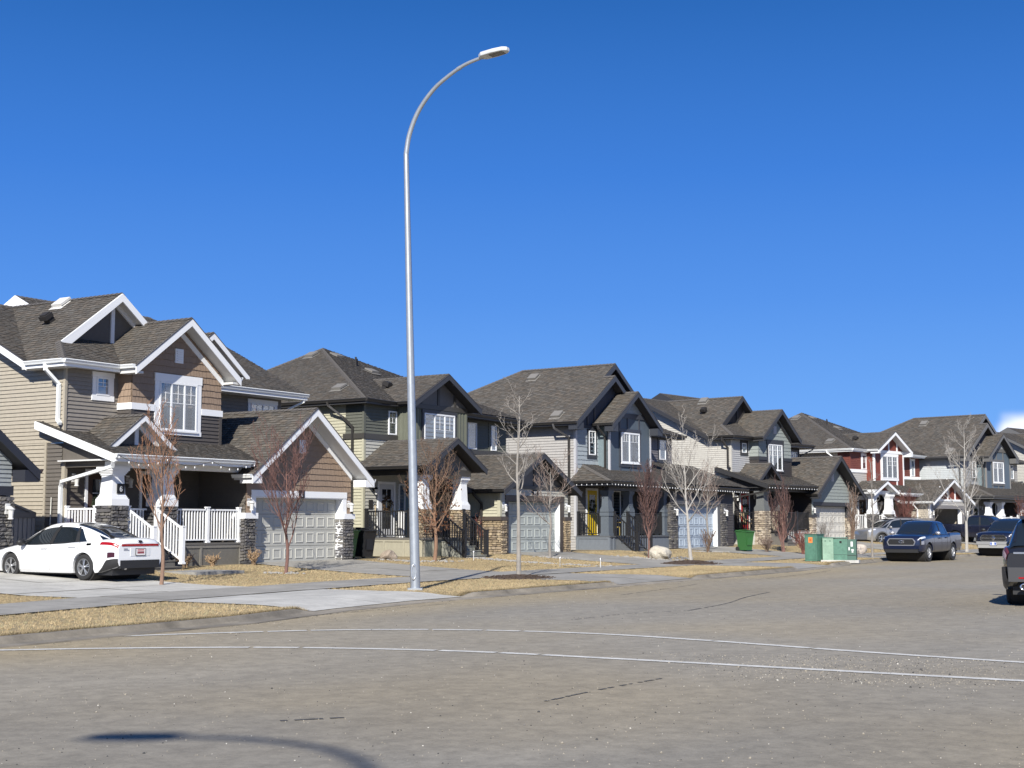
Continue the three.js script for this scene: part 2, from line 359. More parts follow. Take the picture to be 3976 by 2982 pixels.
  // craftsman column: base block, mouldings, tapered shaft, capital
  column(x, z, y0, yTop, w, m, baseH = .19) {
    const g = new GB(), s = (hw, a, b) => g.box(x - hw, x + hw, a, b, z - hw, z + hw), h = w / 2;
    s(h, y0, y0 + baseH); s(h * .93, y0 + baseH, y0 + baseH + .04); s(h * .86, y0 + baseH + .04, y0 + baseH + .085); s(h * .80, y0 + baseH + .085, y0 + baseH + .12);
    const b = y0 + baseH + .12, t = yTop - .26, h0 = h * .76, h1 = h * .66, ring = (k, y) => [[x - k, y, z - k], [x + k, y, z - k], [x + k, y, z + k], [x - k, y, z + k]], A = ring(h0, b), B = ring(h1, t);
    g.faces([0, 1, 2, 3].map((i) => [A[i], A[(i + 1) % 4], B[(i + 1) % 4], B[i]]));
    s(h * .74, t, t + .05); s(h * .82, t + .05, t + .09); s(h * .9, t + .09, t + .13); s(h, t + .13, yTop);
    return this.part('porch_column', g, m);
  }
  railing(p, q, m, { h = 1.0, gap = .115, post = [1, 1], foot = .09, ps = .055, bs = .017, mid = 0, cap = 1 } = {}) {
    const g = new GB(), P = V(...p), Q = V(...q), L = Math.hypot(Q.x - P.x, Q.z - P.z), at = (t, y) => [P.x + (Q.x - P.x) * t, P.y + (Q.y - P.y) * t + y, P.z + (Q.z - P.z) * t];
    g.bar(at(0, h), at(1, h), .06, .05).bar(at(0, foot), at(1, foot), .045, .04);
    const r = this.part('porch_railing', g, m), n = Math.floor(L / gap);
    const d = [(Q.x - P.x) / L, (Q.z - P.z) / L];
    for (let i = 1; i < n; i++) { const a = at(i / n, foot), b = at(i / n, h); part(r, 'baluster', new GB().bar(a, b, bs * 2, bs * 2).geo(), m); }
    const posts = [0, 1].filter((k) => post[k]); for (let k = 1; k <= mid; k++) posts.push(k / (mid + 1));
    for (const t of posts) { const a = at(t, 0); part(r, 'rail_post', new GB().box(a[0] - ps, a[0] + ps, a[1] - .01, a[1] + h + .06, a[2] - ps, a[2] + ps).box(a[0] - ps * 1.25, a[0] + ps * 1.25, a[1] + h + .06, a[1] + h + .06 + .035 * cap, a[2] - ps * 1.25, a[2] + ps * 1.25).box(a[0] - ps * 1.35, a[0] + ps * 1.35, a[1] - .005, a[1] + .05, a[2] - ps * 1.35, a[2] + ps * 1.35).geo(), m); }
    return r;
  }
  steps(x0, x1, yTop, z, n, m, rise, run = .27) { for (let i = 0; i < n; i++) this.part('stair_step', new GB().box(x0, x1, -.35, yTop - rise * (i + 1), z + run * i, z + run * (i + 1)).box(x0 - .02, x1 + .02, yTop - rise * (i + 1), yTop - rise * (i + 1) + .03, z + run * i + .002, z + run * (i + 1) + .025), m); }
  lamp(F, a, b, m = white, s = 1) {
    const l = this.part('wall_lamp', new GB(F).box(a - .07 * s, a + .07 * s, b - .05 * s, b + .2 * s, 0, .03).box(a - .02, a + .02, b + .1 * s, b + .13 * s, .03, .16).cyl(a, b + .06 * s, b + .13 * s, .16, .105 * s, .015, 6).cyl(a, b - .17 * s, b - .14 * s, .16, .07 * s, .07 * s, 6), m);
    this.part('lamp_glass', new GB(F).cyl(a, b - .14 * s, b + .06 * s, .16, .055 * s, .075 * s, 6), M('lamp_glass', [.62, .62, .6], { roughness: .25 }), l); return l;
  }
  roofVent(p, n, up2, kind = 'box', m) {   // small vent lying on a slope: p on the surface, n normal, up2 up-slope
    const e = V(...up2).cross(V(...n)).normalize(), Mx = new THREE.Matrix4().makeBasis(e, V(...n).normalize(), V(...up2).normalize().negate()).setPosition(...p), g = new GB(Mx);
    if (kind === 'box') g.box(-.2, .2, .0, .06, -.2, .2).box(-.24, .24, .06, .13, -.25, .2).box(-.3, .3, .018, .022, -.3, .34);
    if (kind === 'hood') { g.box(-.13, .13, 0, .2, -.12, .1).box(-.16, .16, .16, .3, -.12, .2).box(-.12, .12, .3, .34, -.08, .16); }
    if (kind === 'pipe') { g.M = new THREE.Matrix4().setPosition(...p); g.cyl(0, -.1, .42, 0, .045, .045, 8).cyl(.16, -.1, .36, -.08, .05, .05, 8).cyl(0, -.1, .06, 0, .09, .06, 8); }
    return this.part('roof_vent', g, m ?? M('vent_grey', [.19, .18, .165], { roughness: .7 }));
  }
}
// a few lumpy stone shapes
const stoneGeo = [];
for (let k = 0; k < 7; k++) {
  const g = new THREE.BoxGeometry(1, 1, 1, 3, 2, 1), p = g.attributes.position, key = {};
  for (let i = 0; i < p.count; i++) {
    const id = [p.getX(i), p.getY(i), p.getZ(i)].map((v) => v.toFixed(2)).join();
    const j = key[id] ??= [rr(-.05, .05), rr(-.10, .10), rr(-.22, .12)];
    const ex = Math.abs(p.getX(i)) > .4 ? .93 : 1, ey = Math.abs(p.getX(i)) > .4 ? .8 : 1, front = p.getZ(i) > 0;
    p.setXYZ(i, p.getX(i) * (front ? .96 : 1) * ex + j[0] * .6, p.getY(i) * (front ? .88 : 1) * ey + j[1] * .6, p.getZ(i) + (front ? j[2] : 0));
  }
  g.computeVertexNormals(); stoneGeo.push(uvBox(flat(toCreasedNormals(g, .5))));
}
const st = (key, list) => list.map((c, i) => M(key + i, c, { roughness: .9, map: T.coarse, bumpMap: T.coarse, bumpScale: .01 }));
const stoneDark = st('stone_dark', [[.105, .10, .10], [.145, .135, .125], [.075, .074, .078], [.18, .17, .155], [.12, .115, .12]]);
const stoneTan = st('stone_tan', [[.36, .28, .18], [.27, .21, .14], [.42, .34, .23], [.20, .155, .11], [.32, .26, .19]]);
const stoneLight = st('stone_light', [[.45, .38, .29], [.36, .30, .23], [.52, .45, .36], [.28, .23, .18]]);
// ---------- house model with two front gables, corner porch and garage on the right ----------
function signTex(txt, bg, fg, font = 'serif', w = 128, h = 128, size = .8) {
  const c = document.createElement('canvas'); c.width = w; c.height = h; const x = c.getContext('2d');
  x.fillStyle = bg; x.fillRect(0, 0, w, h); x.fillStyle = fg; x.textAlign = 'center'; x.textBaseline = 'middle'; x.font = 'bold ' + Math.round(h * size) + 'px ' + font; x.fillText(txt, w / 2, h / 2 + h * .04);
  const t = new THREE.CanvasTexture(c); t.colorSpace = THREE.SRGBColorSpace; return t;
}
function plaque(H, F, a, b, w, h, c, txt, bg, fg, font, name = 'number_sign', size = .8) {
  H.part(name + '_board', new GB(F).box(a - w / 2 - .012, a + w / 2 + .012, b - h / 2 - .012, b + h / 2 + .012, c - .02, c), M('sign_edge', [.02, .02, .022]));
  const g = new THREE.PlaneGeometry(w, h); g.translate(a, b, c + .004); g.applyMatrix4(F);
  return part(H.g, name, g, new THREE.MeshStandardMaterial({ map: signTex(txt, bg, fg, font, 128, Math.round(128 * h / w), size), roughness: .5 }));
}
function wreath(H, F, a, b, r, m, c = .08) {
  const g = new GB(F); for (let i = 0; i < 120; i++) { const t = rr(0, 6.283), q = r + rr(-.07, .07); g.bar([a + q * Math.cos(t), b + q * Math.sin(t), c + rr(-.03, .04)], [a + q * Math.cos(t) + rr(-.09, .09), b + q * Math.sin(t) + rr(-.09, .09), c + rr(0, .07)], .022, .012); }
  return H.part('wreath', g, m);
}
function frontDoor(H, F, a0, a1, b0, b1, m, frameM, { lite = true, storm } = {}) {
  const d = H.part('front_door', new GB(F).box(a0, a1, b0, b1, .012, .045), m);
  H.part('door_frame', new GB(F).box(a0 - .1, a0 - .003, b0, b1 + .1, 0, .06).box(a1 + .003, a1 + .1, b0, b1 + .1, 0, .06).box(a0 - .003, a1 + .003, b1 + .003, b1 + .1, 0, .06), frameM, d);
  if (lite) { H.part('pane', new GB(F).box(a0 + .18, a1 - .18, b0 + (storm ? .3 : .95), b1 - .2, .046, .052), M('door_glass', [.02, .022, .025], { roughness: .06 }), d); const w = (a0 + a1) / 2; H.part('muntin', new GB(F).box(w - .012, w + .012, b0 + 1, b1 - .2, .053, .06).box(a0 + .18, a1 - .18, b1 - .62, b1 - .595, .053, .06), frameM, d); }
  H.part('door_handle', new GB(F).box(a1 - .11, a1 - .07, b0 + .9, b0 + 1.12, .05, .075).box(a1 - .12, a1 - .04, b0 + 1.0, b0 + 1.03, .075, .1), M('brass', [.5, .42, .25], { metalness: .9, roughness: .3 }), d);
  return d;
}
function gabletFace(H, u, y, half, pitch, w, wallM, trimM, post = true) {   // recessed triangle with collar and king post
  H.wall(FR(w), [[[u - half + .12, y], [u + half - .12, y], [u, y + pitch * (half - .12)]]], wallM, { type: 'plain' });
  if (!post) return;
  H.part('gable_post', new GB(FR(w)).box(u - .07, u + .07, y, y + pitch * half - .15, 0, .05), trimM);
  for (const s of [-1, 1]) H.part('gable_brace', new GB(FR(w)).prism([[u + s * half, y - .02, .001], [u, y + pitch * half - .02, .001], [u, y + pitch * half - .3, .001], [u + s * (half - .36), y - .02, .001]], [0, 0, .06]), trimM);
}
function modelA(o) {
  const H = new House('house', o.label, o.pos, o.deg), { wall1, wall2, wall3, bay, base, trim, soffit, gut, stone, rail, colM, doorM, deckM, skirtM, gdoor } = o;
  const P = (n, g, m) => H.part(n, g, m);
  // --- walls
  H.wall(FL(-5.9), [rect(-3.1, -2.05, 3.6, 5.85), [[-9, 3.6], [-3.1, 3.6], [-3.1, 5.84], [-9, 8.7]], rect(-9, -2.75, -.35, 3.6)], wall1);
  H.wall(FL(-5.9), [[[-14.6, -.3], [-9, -.3], [-9, 8.7], [-14.6, 5.8]]], wall1, { type: 'plain' });
  H.wall(FL(-5.902), [rect(-2.75, -2.06, -.35, 3.58)], wall3);
  P('corner_trim', new GB().box(-5.94, -5.85, 3.9, 5.84, -2.09, -2.0).box(-5.95, -5.9, .2, 3.62, -2.8, -2.72), o.corner);
  H.wall(FR(-2.05), [rect(-5.85, -3.88, 3.9, 5.83)], o.wing ?? wall1);
  H.wall(FR(-2.05), [rect(-5.88, -.37, .62, 3.2)], wall3);
  // bay
  const yb = (u) => 5.98 + .75 * (2.22 - Math.abs(u + 1.98)) - .17;
  H.wall(FR(-1.45), [rect(-3.88, -.08, 3.62, 4.68)], wall2);
  H.wall(FR(-1.45), [[[-3.88, 4.88], [-.08, 4.88], [-.08, yb(-.08)], [-1.98, yb(-1.98)], [-3.88, yb(-3.88)]]], bay, { type: 'shake', lap: .205 });
  H.wall(FL(-3.88), [rect(-2.05, -1.452, 3.62, 4.68)], wall2);
  H.wall(FL(-3.88), [rect(-2.05, -1.452, 4.88, 5.86)], bay, { type: 'shake', lap: .205 });
  H.wall(FX(-.08), [rect(1.452, 3.95, 3.0, 5.9)], wall2, { type: 'plain' });
  P('belly_band', new GB().box(-3.93, -2.99, 4.68, 4.88, -1.5, -1.39).box(-.98, -.03, 4.68, 4.88, -1.5, -1.39).box(-3.93, -3.86, 4.68, 4.88, -2.05, -1.5), trim);
  P('corner_trim', new GB().box(-3.92, -3.8, 3.62, 4.675, -1.5, -1.415).box(-.16, -.04, 3.62, 4.675, -1.5, -1.415), wall2);
  H.window(FR(-1.45), -2.79, -1.19, 4.13, 5.62, { split: [0, .31, .66, 1], grid: true, trim: [.19, .19, .14, .25], tm: trim, back: o.bayBack ?? 'curtain', sill: .1 });
  H.window(FR(-2.05), -4.76, -4.27, 5.07, 5.62, { grid: true, gridTo: .5, trim: [.15, .18, .16, .15], tm: trim, back: 'shade' });
  P('gable_vent', (() => { const g = new GB(FR(-1.45)); g.box(-2.17, -1.83, 6.25, 6.7, 0, .06); for (let i = 0; i < 5; i++) g.box(-2.11, -1.89, 6.3 + i * .075, 6.34 + i * .075, .06, .085); return g; })(), o.ventM ?? trim);
  // right wing
  H.wall(FR(-3.95), [rect(-.06, 5.65, 3.3, 5.83)], o.wing2 ?? wall2, { cap: 270 });
  H.wall(FX(5.65), [[[3.95, -.3], [14.6, -.3], [14.6, 5.8], [9.2, 8.5], [3.95, 5.85]]], wall1, { type: 'plain' });
  H.window(FR(-3.95), 4.0, 5.28, 4.75, 5.55, { split: [0, .5, 1], grid: true, trim: [.13, .13, .12, .15], tm: trim, back: 'blind' });
  // garage
  const yg = (u) => 2.76 + .75 * (3.05 - Math.abs(u - 2.28)) - .17;
  H.wall(FR(0), [[[-.37, 2.31], [4.85, 2.31], [4.85, yg(4.85)], [2.28, yg(2.28)], [-.37, yg(-.37)]]], bay, { type: 'shake', lap: .195 });
  H.wall(FR(0), [rect(-.37, -.16, 1.58, 2.31), rect(4.61, 4.85, 1.58, 2.31)], bay, { type: 'shake', lap: .195 });
  H.wall(FR(0), [rect(-.37, -.16, -.2, 1.58), rect(4.61, 4.85, -.2, 1.58)], base, { type: 'plain' });
  H.wall(FL(-.37), [rect(-2.05, -.002, -.2, 3.0)], o.garSide ?? wall3, { cap: 275 });
  H.wall(FX(4.85), [rect(.002, 8, -.3, 2.9)], base, { type: 'plain' });
  P('garage_trim', new GB().box(-.16, 4.61, 2.10, 2.31, 0, .05), trim);
  P('garage_trim', new GB().box(-.16, .06, 0, 2.098, -.32, .035), trim);
  P('garage_trim', new GB().box(4.41, 4.61, 0, 2.098, -.32, .035), trim);
  P('garage_trim', new GB().box(.06, 4.41, 2.065, 2.098, -.32, 0), trim);
  H.garageDoor(.06, 4.41, 2.065, -.3, gdoor);
  for (const x of [-.47, 4.43]) { H.pier(x, x + .5, -.3, 1.4, -.42, .07, stone, 'FL'); P('pier_cap', new GB().box(x - .05, x + .55, 1.4, 1.58, -.45, .12), o.capM ?? trim); }
  H.lamp(FR(0), -.27, 1.83, o.lampM); H.lamp(FR(0), 4.73, 1.83, o.lampM);
  P('gable_vent', (() => { const g = new GB(FR(0)); g.box(2.1, 2.4, 3.56, 4.0, 0, .06); for (let i = 0; i < 5; i++) g.box(2.15, 2.35, 3.61 + i * .075, 3.65 + i * .075, .06, .085); return g; })(), o.ventM ?? trim);
  if (o.num2) plaque(H, FR(0), 2.22, 2.205, .25, .25, .075, o.num2, '#17181a', '#c9ccd0', 'serif');
  // --- roofs
  H.slope([[-6.35, 5.98, -3.2], [-6.35, 5.98, -1.6], [-5.43, 6.67, -2.9], [-5.43, 6.67, -4.6]], soffit);
  H.slope([[-5.43, 6.67, -4.6], [-5.43, 6.67, -2.9], [-3.05, 8.455, -2.9], [-3.05, 8.455, -8.15]], soffit);
  H.slope([[-.9, 6.84, -2.9], [-.9, 6.84, -8.15], [-3.05, 8.455, -8.15], [-3.05, 8.455, -2.9]], soffit);
  H.slope([[-6.35, 5.98, -1.6], [-3.4, 5.98, -1.6], [-2.2, 6.9, -3.34], [-5.12, 6.9, -3.34]], soffit);
  H.cap([-6.35, 6.0, -1.6], [-5.43, 6.69, -2.9]); H.cap([-3.05, 8.46, -2.9], [-3.05, 8.46, -8.1]);
  H.slope([[-6.35, 5.98, -3.2], [6.25, 5.98, -3.2], [6.25, 8.455, -8.15], [-6.35, 8.455, -8.15]], soffit);
  H.slope([[-1.9, 8.455, -8.15], [5.2, 8.455, -8.15], [4.3, 9.08, -9.4], [-1.9, 9.08, -9.4]], soffit);
  H.slope([[6.25, 5.7, -14.7], [-6.35, 5.7, -14.7], [-6.35, 8.455, -8.15], [6.25, 8.455, -8.15]], soffit, { shingles: false });
  H.slope([[5.2, 7.2, -13], [-1.9, 7.2, -13], [-1.9, 9.08, -9.4], [4.3, 9.08, -9.4]], soffit, { shingles: false });
  H.cap([-1.9, 9.09, -9.4], [4.3, 9.09, -9.4]); H.cap([-6.35, 8.46, -8.15], [-1.9, 8.46, -8.15]);
  P('rake_board', new GB(FL(-1.93)).prism([[-8.05, 8.43, 0], [-9.4, 9.1, 0], [-10.75, 8.43, 0], [-10.2, 8.43, 0], [-9.4, 8.82, 0], [-8.6, 8.43, 0]].slice(0, 3), [0, 0, .05]), trim);
  P('gable_face', new GB(FL(-1.99)).prism([[-8.95, 8.42, 0], [-9.4, 8.66, 0], [-9.85, 8.42, 0]], [0, 0, .02]), wall2);
  H.fascia([-6.35, 5.97, -3.2], [-6.35, 8.45, -8.15], [-1, 0], trim, .24);
  P('drip_edge', new GB().prism([[-6.39, 5.985, -3.2], [-6.39, 8.465, -8.15], [-6.34, 8.465, -8.15], [-6.34, 5.985, -3.2]], [0, -.035, 0]), M('drip_edge', [.055, .052, .055], { roughness: .6 }));
  P('soffit_return', new GB().box(-6.37, -5.9, 5.76, 5.84, -3.4, -1.62).box(-5.9, -3.9, 5.80, 5.84, -2.05, -1.62), soffit);
  H.fascia([-6.35, 5.97, -3.2], [-6.35, 5.97, -1.6], [-1, 0], trim, .2); H.fascia([-6.38, 5.97, -1.6], [-4.25, 5.97, -1.6], [0, 1], trim, .2);
  H.gutter([-6.385, 5.985, -3.2], [-6.385, 5.985, -1.55], [-1, 0], gut); H.gutter([-6.4, 5.985, -1.565], [-4.22, 5.985, -1.565], [0, 1], gut);
  // gablet on the corner wing
  for (const [a, b] of [[[-5.5, 6.615], [-3.05, 8.44]], [[-1.9, 7.58], [-3.05, 8.44]]]) P('rake_board', new GB().prism([[a[0], a[1], -2.9], [b[0], b[1], -2.9], [b[0], b[1] - .25, -2.9], [a[0], a[1] - (a[0] < -5 ? .0 : .25), -2.9]].filter((p, i) => !(i === 3 && a[0] < -5)), [0, 0, .05]), trim);
  P('rake_board', new GB().prism([[-5.5, 6.62, -2.901], [-5.05, 6.62, -2.901], [-3.05, 8.19, -2.901], [-3.05, 8.2, -2.901]], [0, 0, .05]), trim);
  gabletFace(H, -3.05, 6.78, 2.2, .75, -3.32, wall3, trim);
  // bay gable, rear gablet, garage gable, porch gablet
  H.gable({ u: -1.98, half: 2.24, y: 5.97, pitch: .75, wF: -.93, wB: -6.5, soffit, trim, fh: .26 });
  P('gable_frieze', new GB(FR(-1.45)).prism([[-.02, 5.86 - .2, .002], [-1.98, 7.33 - .2, .002], [-1.98, 7.33, .002], [-.02, 5.86, .002]], [0, 0, .05]), trim);
  H.gutter([-4.25, 5.985, -1.65], [-4.25, 5.985, -.92], [-1, 0], gut); H.gutter([.28, 5.985, -3.3], [.28, 5.985, -.92], [1, 0], gut);
  P('eave_return', new GB().box(-4.24, -3.9, 5.73, 5.8, -1.6, -.95).box(-.06, .26, 5.73, 5.8, -1.6, -.95), soffit);
  H.gable({ u: 2.2, half: 1.82, y: 6.53, pitch: .75, wF: -4.05, wB: -7.2, soffit, trim, fh: .24 });
  gabletFace(H, 2.2, 6.45, 1.75, .75, -4.45, wall3, trim, false);
  H.gutter([.3, 5.985, -3.21], [6.27, 5.985, -3.21], [0, 1], gut); H.fascia([.3, 5.97, -3.22], [6.25, 5.97, -3.22], [0, 1], trim, .2);
  P('soffit_return', new GB().box(-.05, 6.25, 5.77, 5.82, -3.95, -3.22), soffit);
  H.spout([[6.1, 5.85, -3.2], [6.1, 5.7, -3.25], [5.7, 5.35, -3.85], [5.7, 4.2, -3.88]], gut);
  // garage roof
  H.slope([[-.77, 2.76, -.15], [-.77, 2.76, .62], [-.1, 3.2625, .62], [-.1, 3.2625, -.15]], soffit);
  H.slope([[-.1, 3.2625, -3.95], [-.1, 3.2625, .62], [2.28, 5.0475, .62], [2.28, 5.0475, -3.95]], soffit);
  H.slope([[5.33, 2.76, .62], [5.33, 2.76, -3.95], [2.28, 5.0475, -3.95], [2.28, 5.0475, .62]], soffit);
  H.cap([2.28, 5.05, .63], [2.28, 5.05, -3.95]);
  for (const s of [-1, 1]) {
    const ue = 2.28 + s * 3.07;
    P('rake_board', new GB().prism([[ue, 2.735, .622], [2.28, 5.035, .622], [2.28, 4.78, .622], [ue, 2.48, .622]], [0, 0, .04]), trim);
    P('drip_edge', new GB().prism([[ue, 2.75, .622], [2.28, 5.05, .622], [2.28, 5.02, .622], [ue, 2.72, .622]], [0, 0, .06]), M('drip_edge', [.055, .052, .055], { roughness: .6 }));
    P('eave_return', new GB().box(ue - s * .02, ue - s * .46, 2.5, 2.74, .1, .63), trim);
    H.gutter([ue, 2.775, s < 0 ? -.15 : -3.9], [ue, 2.775, .64], [s, 0], gut);
  }
  P('gable_frieze', new GB(FR(0)).prism([[4.87, 2.93 - .2, .003], [2.28, 4.87 - .2, .003], [2.28, 4.87, .003], [4.87, 2.93, .003]], [0, 0, .05]), trim);
  // porch roof
  H.slope([[-6.2, 3.18, .45], [-.45, 3.18, .45], [-.45, 3.955, -2.05], [-6.2, 3.955, -2.05]], soffit, { deck: .1 });
  H.slope([[-.45, 3.18, .45], [1.2, 3.18, .45], [1.2, 3.955, -2.05], [-.45, 3.955, -2.05]].map((p, i) => (i === 1 ? [.0, 3.18, .45] : p)), soffit, { deck: .02 });
  H.slope([[-6.2, 3.955, -2.05], [-5.9, 3.955, -2.05], [-5.9, 4.228, -2.93], [-6.2, 4.228, -2.93]], soffit, { deck: .1 });
  H.fascia([-6.2, 3.17, .45], [-6.2, 4.22, -2.93], [-1, 0], trim, .22); H.fascia([-6.2, 4.22, -2.93], [-5.9, 4.22, -2.93], [0, -1], trim, .22);
  H.fascia([-6.2, 3.16, .45], [-.7, 3.16, .45], [0, 1], trim, .18); H.gutter([-6.24, 3.19, .487], [-.62, 3.19, .487], [0, 1], gut);
  H.gable({ u: -4.3, half: 1.38, y: 3.42, pitch: .75, wF: -.42, wB: -2.04, soffit, trim, fh: .2 });
  gabletFace(H, -4.3, 3.5, 1.2, .75, -.78, wall3, trim);
  H.wall(FL(-5.9), [[[-2.05, 3.0], [.36, 3.0], [.36, 3.1], [-2.05, 3.84]]], wall3, { type: 'plain' });
  P('porch_ceiling', new GB().box(-6.1, -.4, 3.02, 3.06, -2.04, .42), soffit);
  P('porch_beam', new GB().box(-5.88, -.4, 2.84, 3.02, -.3, -.06), o.beamM ?? trim); P('porch_beam', new GB().box(-5.9, -5.74, 2.86, 3.02, -2.04, -.3), o.beamM2 ?? wall3);
  // porch floor, skirts, columns, rails, steps
  P('porch_floor', new GB().box(-5.9, -.43, .6, .66, -2.05, -.07), deckM);
  P('porch_skirt', new GB().box(-3.9, -.44, -.1, .6, -.2, -.11), skirtM); P('porch_skirt', new GB().box(-5.88, -5.8, -.3, .6, -2.05, -.6), skirtM);
  for (const x of [-3.9, -2.24, -.52]) P('skirt_batten', new GB().box(x, x + .09, -.1, .6, -.11, -.085), o.battenM ?? skirtM);
  P('skirt_batten', new GB().box(-3.9, -.44, .5, .6, -.11, -.087), o.battenM ?? skirtM);
  for (const x of [-5.55, -3.63]) {
    H.pier(x - .31, x + .31, -.4, 1.75, -.63, 0, stone, 'FL'); H.column(x, -.315, 1.75, 2.87, .66, colM);
  }
  H.railing([-5.83, .66, -1.9], [-5.83, .66, -.66], rail, { ...o.rl }); H.railing([-3.27, .66, -.16], [-.52, .66, -.16], rail, { mid: 1, ...o.rl }); H.railing([-5.12, .66, -.55], [-4.03, .66, -.55], rail, { post: [0, 0], ...o.rl });
  H.railing([-5.14, .66, -.12], [-5.14, .08, .95], rail, { ...o.rl }); H.railing([-4.02, .66, -.12], [-4.02, .08, .95], rail, { ...o.rl });
  H.steps(-5.1, -4.06, .66, -.1, 4, deckM, .17);
  frontDoor(H, FR(-2.05), -4.98, -4.1, .68, 2.75, doorM, white, { storm: true }); frontDoor(H, FR(-2.05), -2.85, -1.95, .68, 2.75, o.door2 ?? doorM, white);
  wreath(H, FR(-2.05), -4.52, 1.85, .26, M('wreath_green', [.03, .045, .02], { roughness: .9 }));
  H.lamp(FR(-2.05), -5.5, 2.5, o.lampM); H.lamp(FR(-2.05), -3.42, 2.5, o.lampM);
  H.spout([[-6.43, 5.87, -2.3], [-6.43, 5.7, -2.28], [-6.0, 5.3, -2.2], [-6.0, 4.25, -2.2], [-6.05, 4.15, -2.05]], gut, .05);
  H.spout([[-6.2, 2.98, .4], [-6.14, 2.84, .3], [-6.05, 2.45, -1.88], [-6.0, 2.3, -1.98], [-6.0, -.1, -1.98]], gut, .05);
  H.part('opening_post', new GB().box(-5.93, -5.83, .6, 3.02, -2.06, -1.92), o.corner);
  // vents
  const nL = [-.6, .8, 0], uL = [.8, .6, 0];
  H.roofVent([-3.3, 8.27, -5.4], nL, uL, 'box', o.ventBox); H.roofVent([-4.3, 7.52, -4.72], nL, uL, 'hood', M('vent_black', [.022, .02, .02]));
  return H;
}
// ---------- house model with a big hip roof, half-timbered bay gable, gabled porch ----------
function battens(H, F, a0, a1, b0, b1, m, step = .3) { for (let x = a0 + .06; x < a1; x += step) H.part('batten', new GB(F).box(x, x + .04, b0, b1, 0, .022), m); }
function timber(H, w, u, y, half, pitch, posts, m, t = .13) {   // king posts on a gable wall
  for (const p of posts) H.part('gable_post', new GB(FR(w)).box(p - t / 2, p + t / 2, y, y + pitch * (half - Math.abs(p - u)) - .1, 0, .04), m);
}
function modelB(o) {
  const H = new House('house', o.label, o.pos, o.deg), { side, dark, low, panel, trim, win, soffit, gut, stone, rail, colM, gdoor, deckM, skirtM } = o;
  const P = (n, g, m) => H.part(n, g, m), G = () => new GB();
  H.wall(FL(-5.6), [rect(-9.5, -3.85, -.3, 5.83), rect(-3.85, -2.95, -.3, 4.45)], side, { lap: .122 });
  H.wall(FL(-5.6), [rect(-13.2, -9.5, -.3, 5.8)], side, { type: 'plain' });
  H.wall(FL(-5.603), [rect(-3.85, -2.96, 4.66, 5.83)], dark, { lap: .122 });
  H.wall(FR(-2.95), [rect(-5.57, -3.55, 4.66, 5.83)], dark, { lap: .122 });
  H.wall(FR(-2.95), [rect(-5.57, -3.0, .6, 4.45)], low, { lap: .13, cap: 200 });
  P('belt_board', G().box(-5.66, -3.5, 4.45, 4.66, -2.96, -2.88).box(-5.67, -5.6, 4.45, 4.66, -3.95, -2.88), o.beltM ?? trim);
  P('corner_trim', G().box(-5.65, -5.53, -.2, 4.445, -3.0, -2.91), o.cornerM); P('corner_trim', G().box(-5.65, -5.53, 4.665, 5.82, -3.0, -2.91), dark);
  H.window(FR(-2.95), -4.14, -3.62, 4.68, 5.62, { grid: true, gridTo: .5, back: 'curtain', fw: .055, trim: o.winTrim ? [.1, .1, 0, .12] : null, tm: win });
  // bay
  const yb = (u) => 5.97 + .55 * (2.3 - Math.abs(u + 1.6)) - .17;
  H.wall(FR(-2.35), [rect(-3.55, .38, 3.4, 5.8)], panel, { type: 'plain' });
  H.wall(FR(-2.35), [[[-3.55, 5.8], [.38, 5.8], [.38, yb(.38)], [-1.6, yb(-1.6)], [-3.55, yb(-3.55)]]], o.gablePanel ?? panel, { type: 'plain' });
  H.wall(FL(-3.55), [rect(-2.95, -2.352, 3.8, 5.85)], panel, { type: 'plain' }); H.wall(FX(.38), [rect(2.352, 4.0, 3.0, 5.9)], panel, { type: 'plain' });
  if (o.battens) { battens(H, FR(-2.35), -3.5, -2.72, 3.6, 5.77, panel, .2); battens(H, FR(-2.35), -.4, .36, 3.6, 5.77, panel, .2); battens(H, FL(-3.55), -2.93, -2.4, 4.0, 5.82, panel, .2); }
  P('gable_beam', new GB(FR(-2.35)).box(-3.56, .38, 5.78, 5.97, 0, .05), o.beamM ?? trim);
  timber(H, -2.35, -1.6, 5.97, 2.3, .55, [-2.72, -1.6, -.48], o.beamM ?? trim);
  H.window(FR(-2.35), -2.6, -.52, 4.12, 5.62, { split: [0, .34, .67, 1], grid: [false, true, true], back: o.bayBack ?? 'blind', trim: [.12, .12, .15, .14], tm: o.bayTrim ?? trim, fw: .06 });
  for (const x of [-3.55, .3]) P('corner_trim', new GB(FR(-2.35)).box(x, x + .09, 3.5, 5.77, 0, .035), o.bayCorner ?? panel);
  P('corner_trim', new GB(FL(-3.55)).box(-2.44, -2.355, 3.8, 5.77, 0, .035), o.bayCorner ?? panel);
  if (o.bayPosts) P('window_post', new GB(FR(-2.35)).box(-.62, -.5, 3.4, 4.0, 0, .04).box(-2.6, -2.48, 3.4, 4.0, 0, .04), o.bayTrim);
  H.gable({ u: -1.6, half: 2.3, y: 5.97, pitch: .55, wF: -1.83, wB: -6.8, soffit, trim, fh: .24 });
  H.gutter([-3.92, 5.985, -2.58], [-3.92, 5.985, -1.83], [-1, 0], gut); H.gutter([.72, 5.985, -3.5], [.72, 5.985, -1.83], [1, 0], gut);
  if (o.returns) P('eave_return', G().box(-3.9, -3.58, 5.72, 5.8, -2.4, -1.84).box(.4, .7, 5.62, 5.95, -2.4, -1.8), trim);
  // right wing
  H.wall(FR(-4.0), [rect(.4, 5.8, 4.42, 5.78)], dark, { lap: .125 }); H.wall(FR(-4.0), [rect(.4, 5.8, 3.2, 4.22)], low, { type: 'plain' });
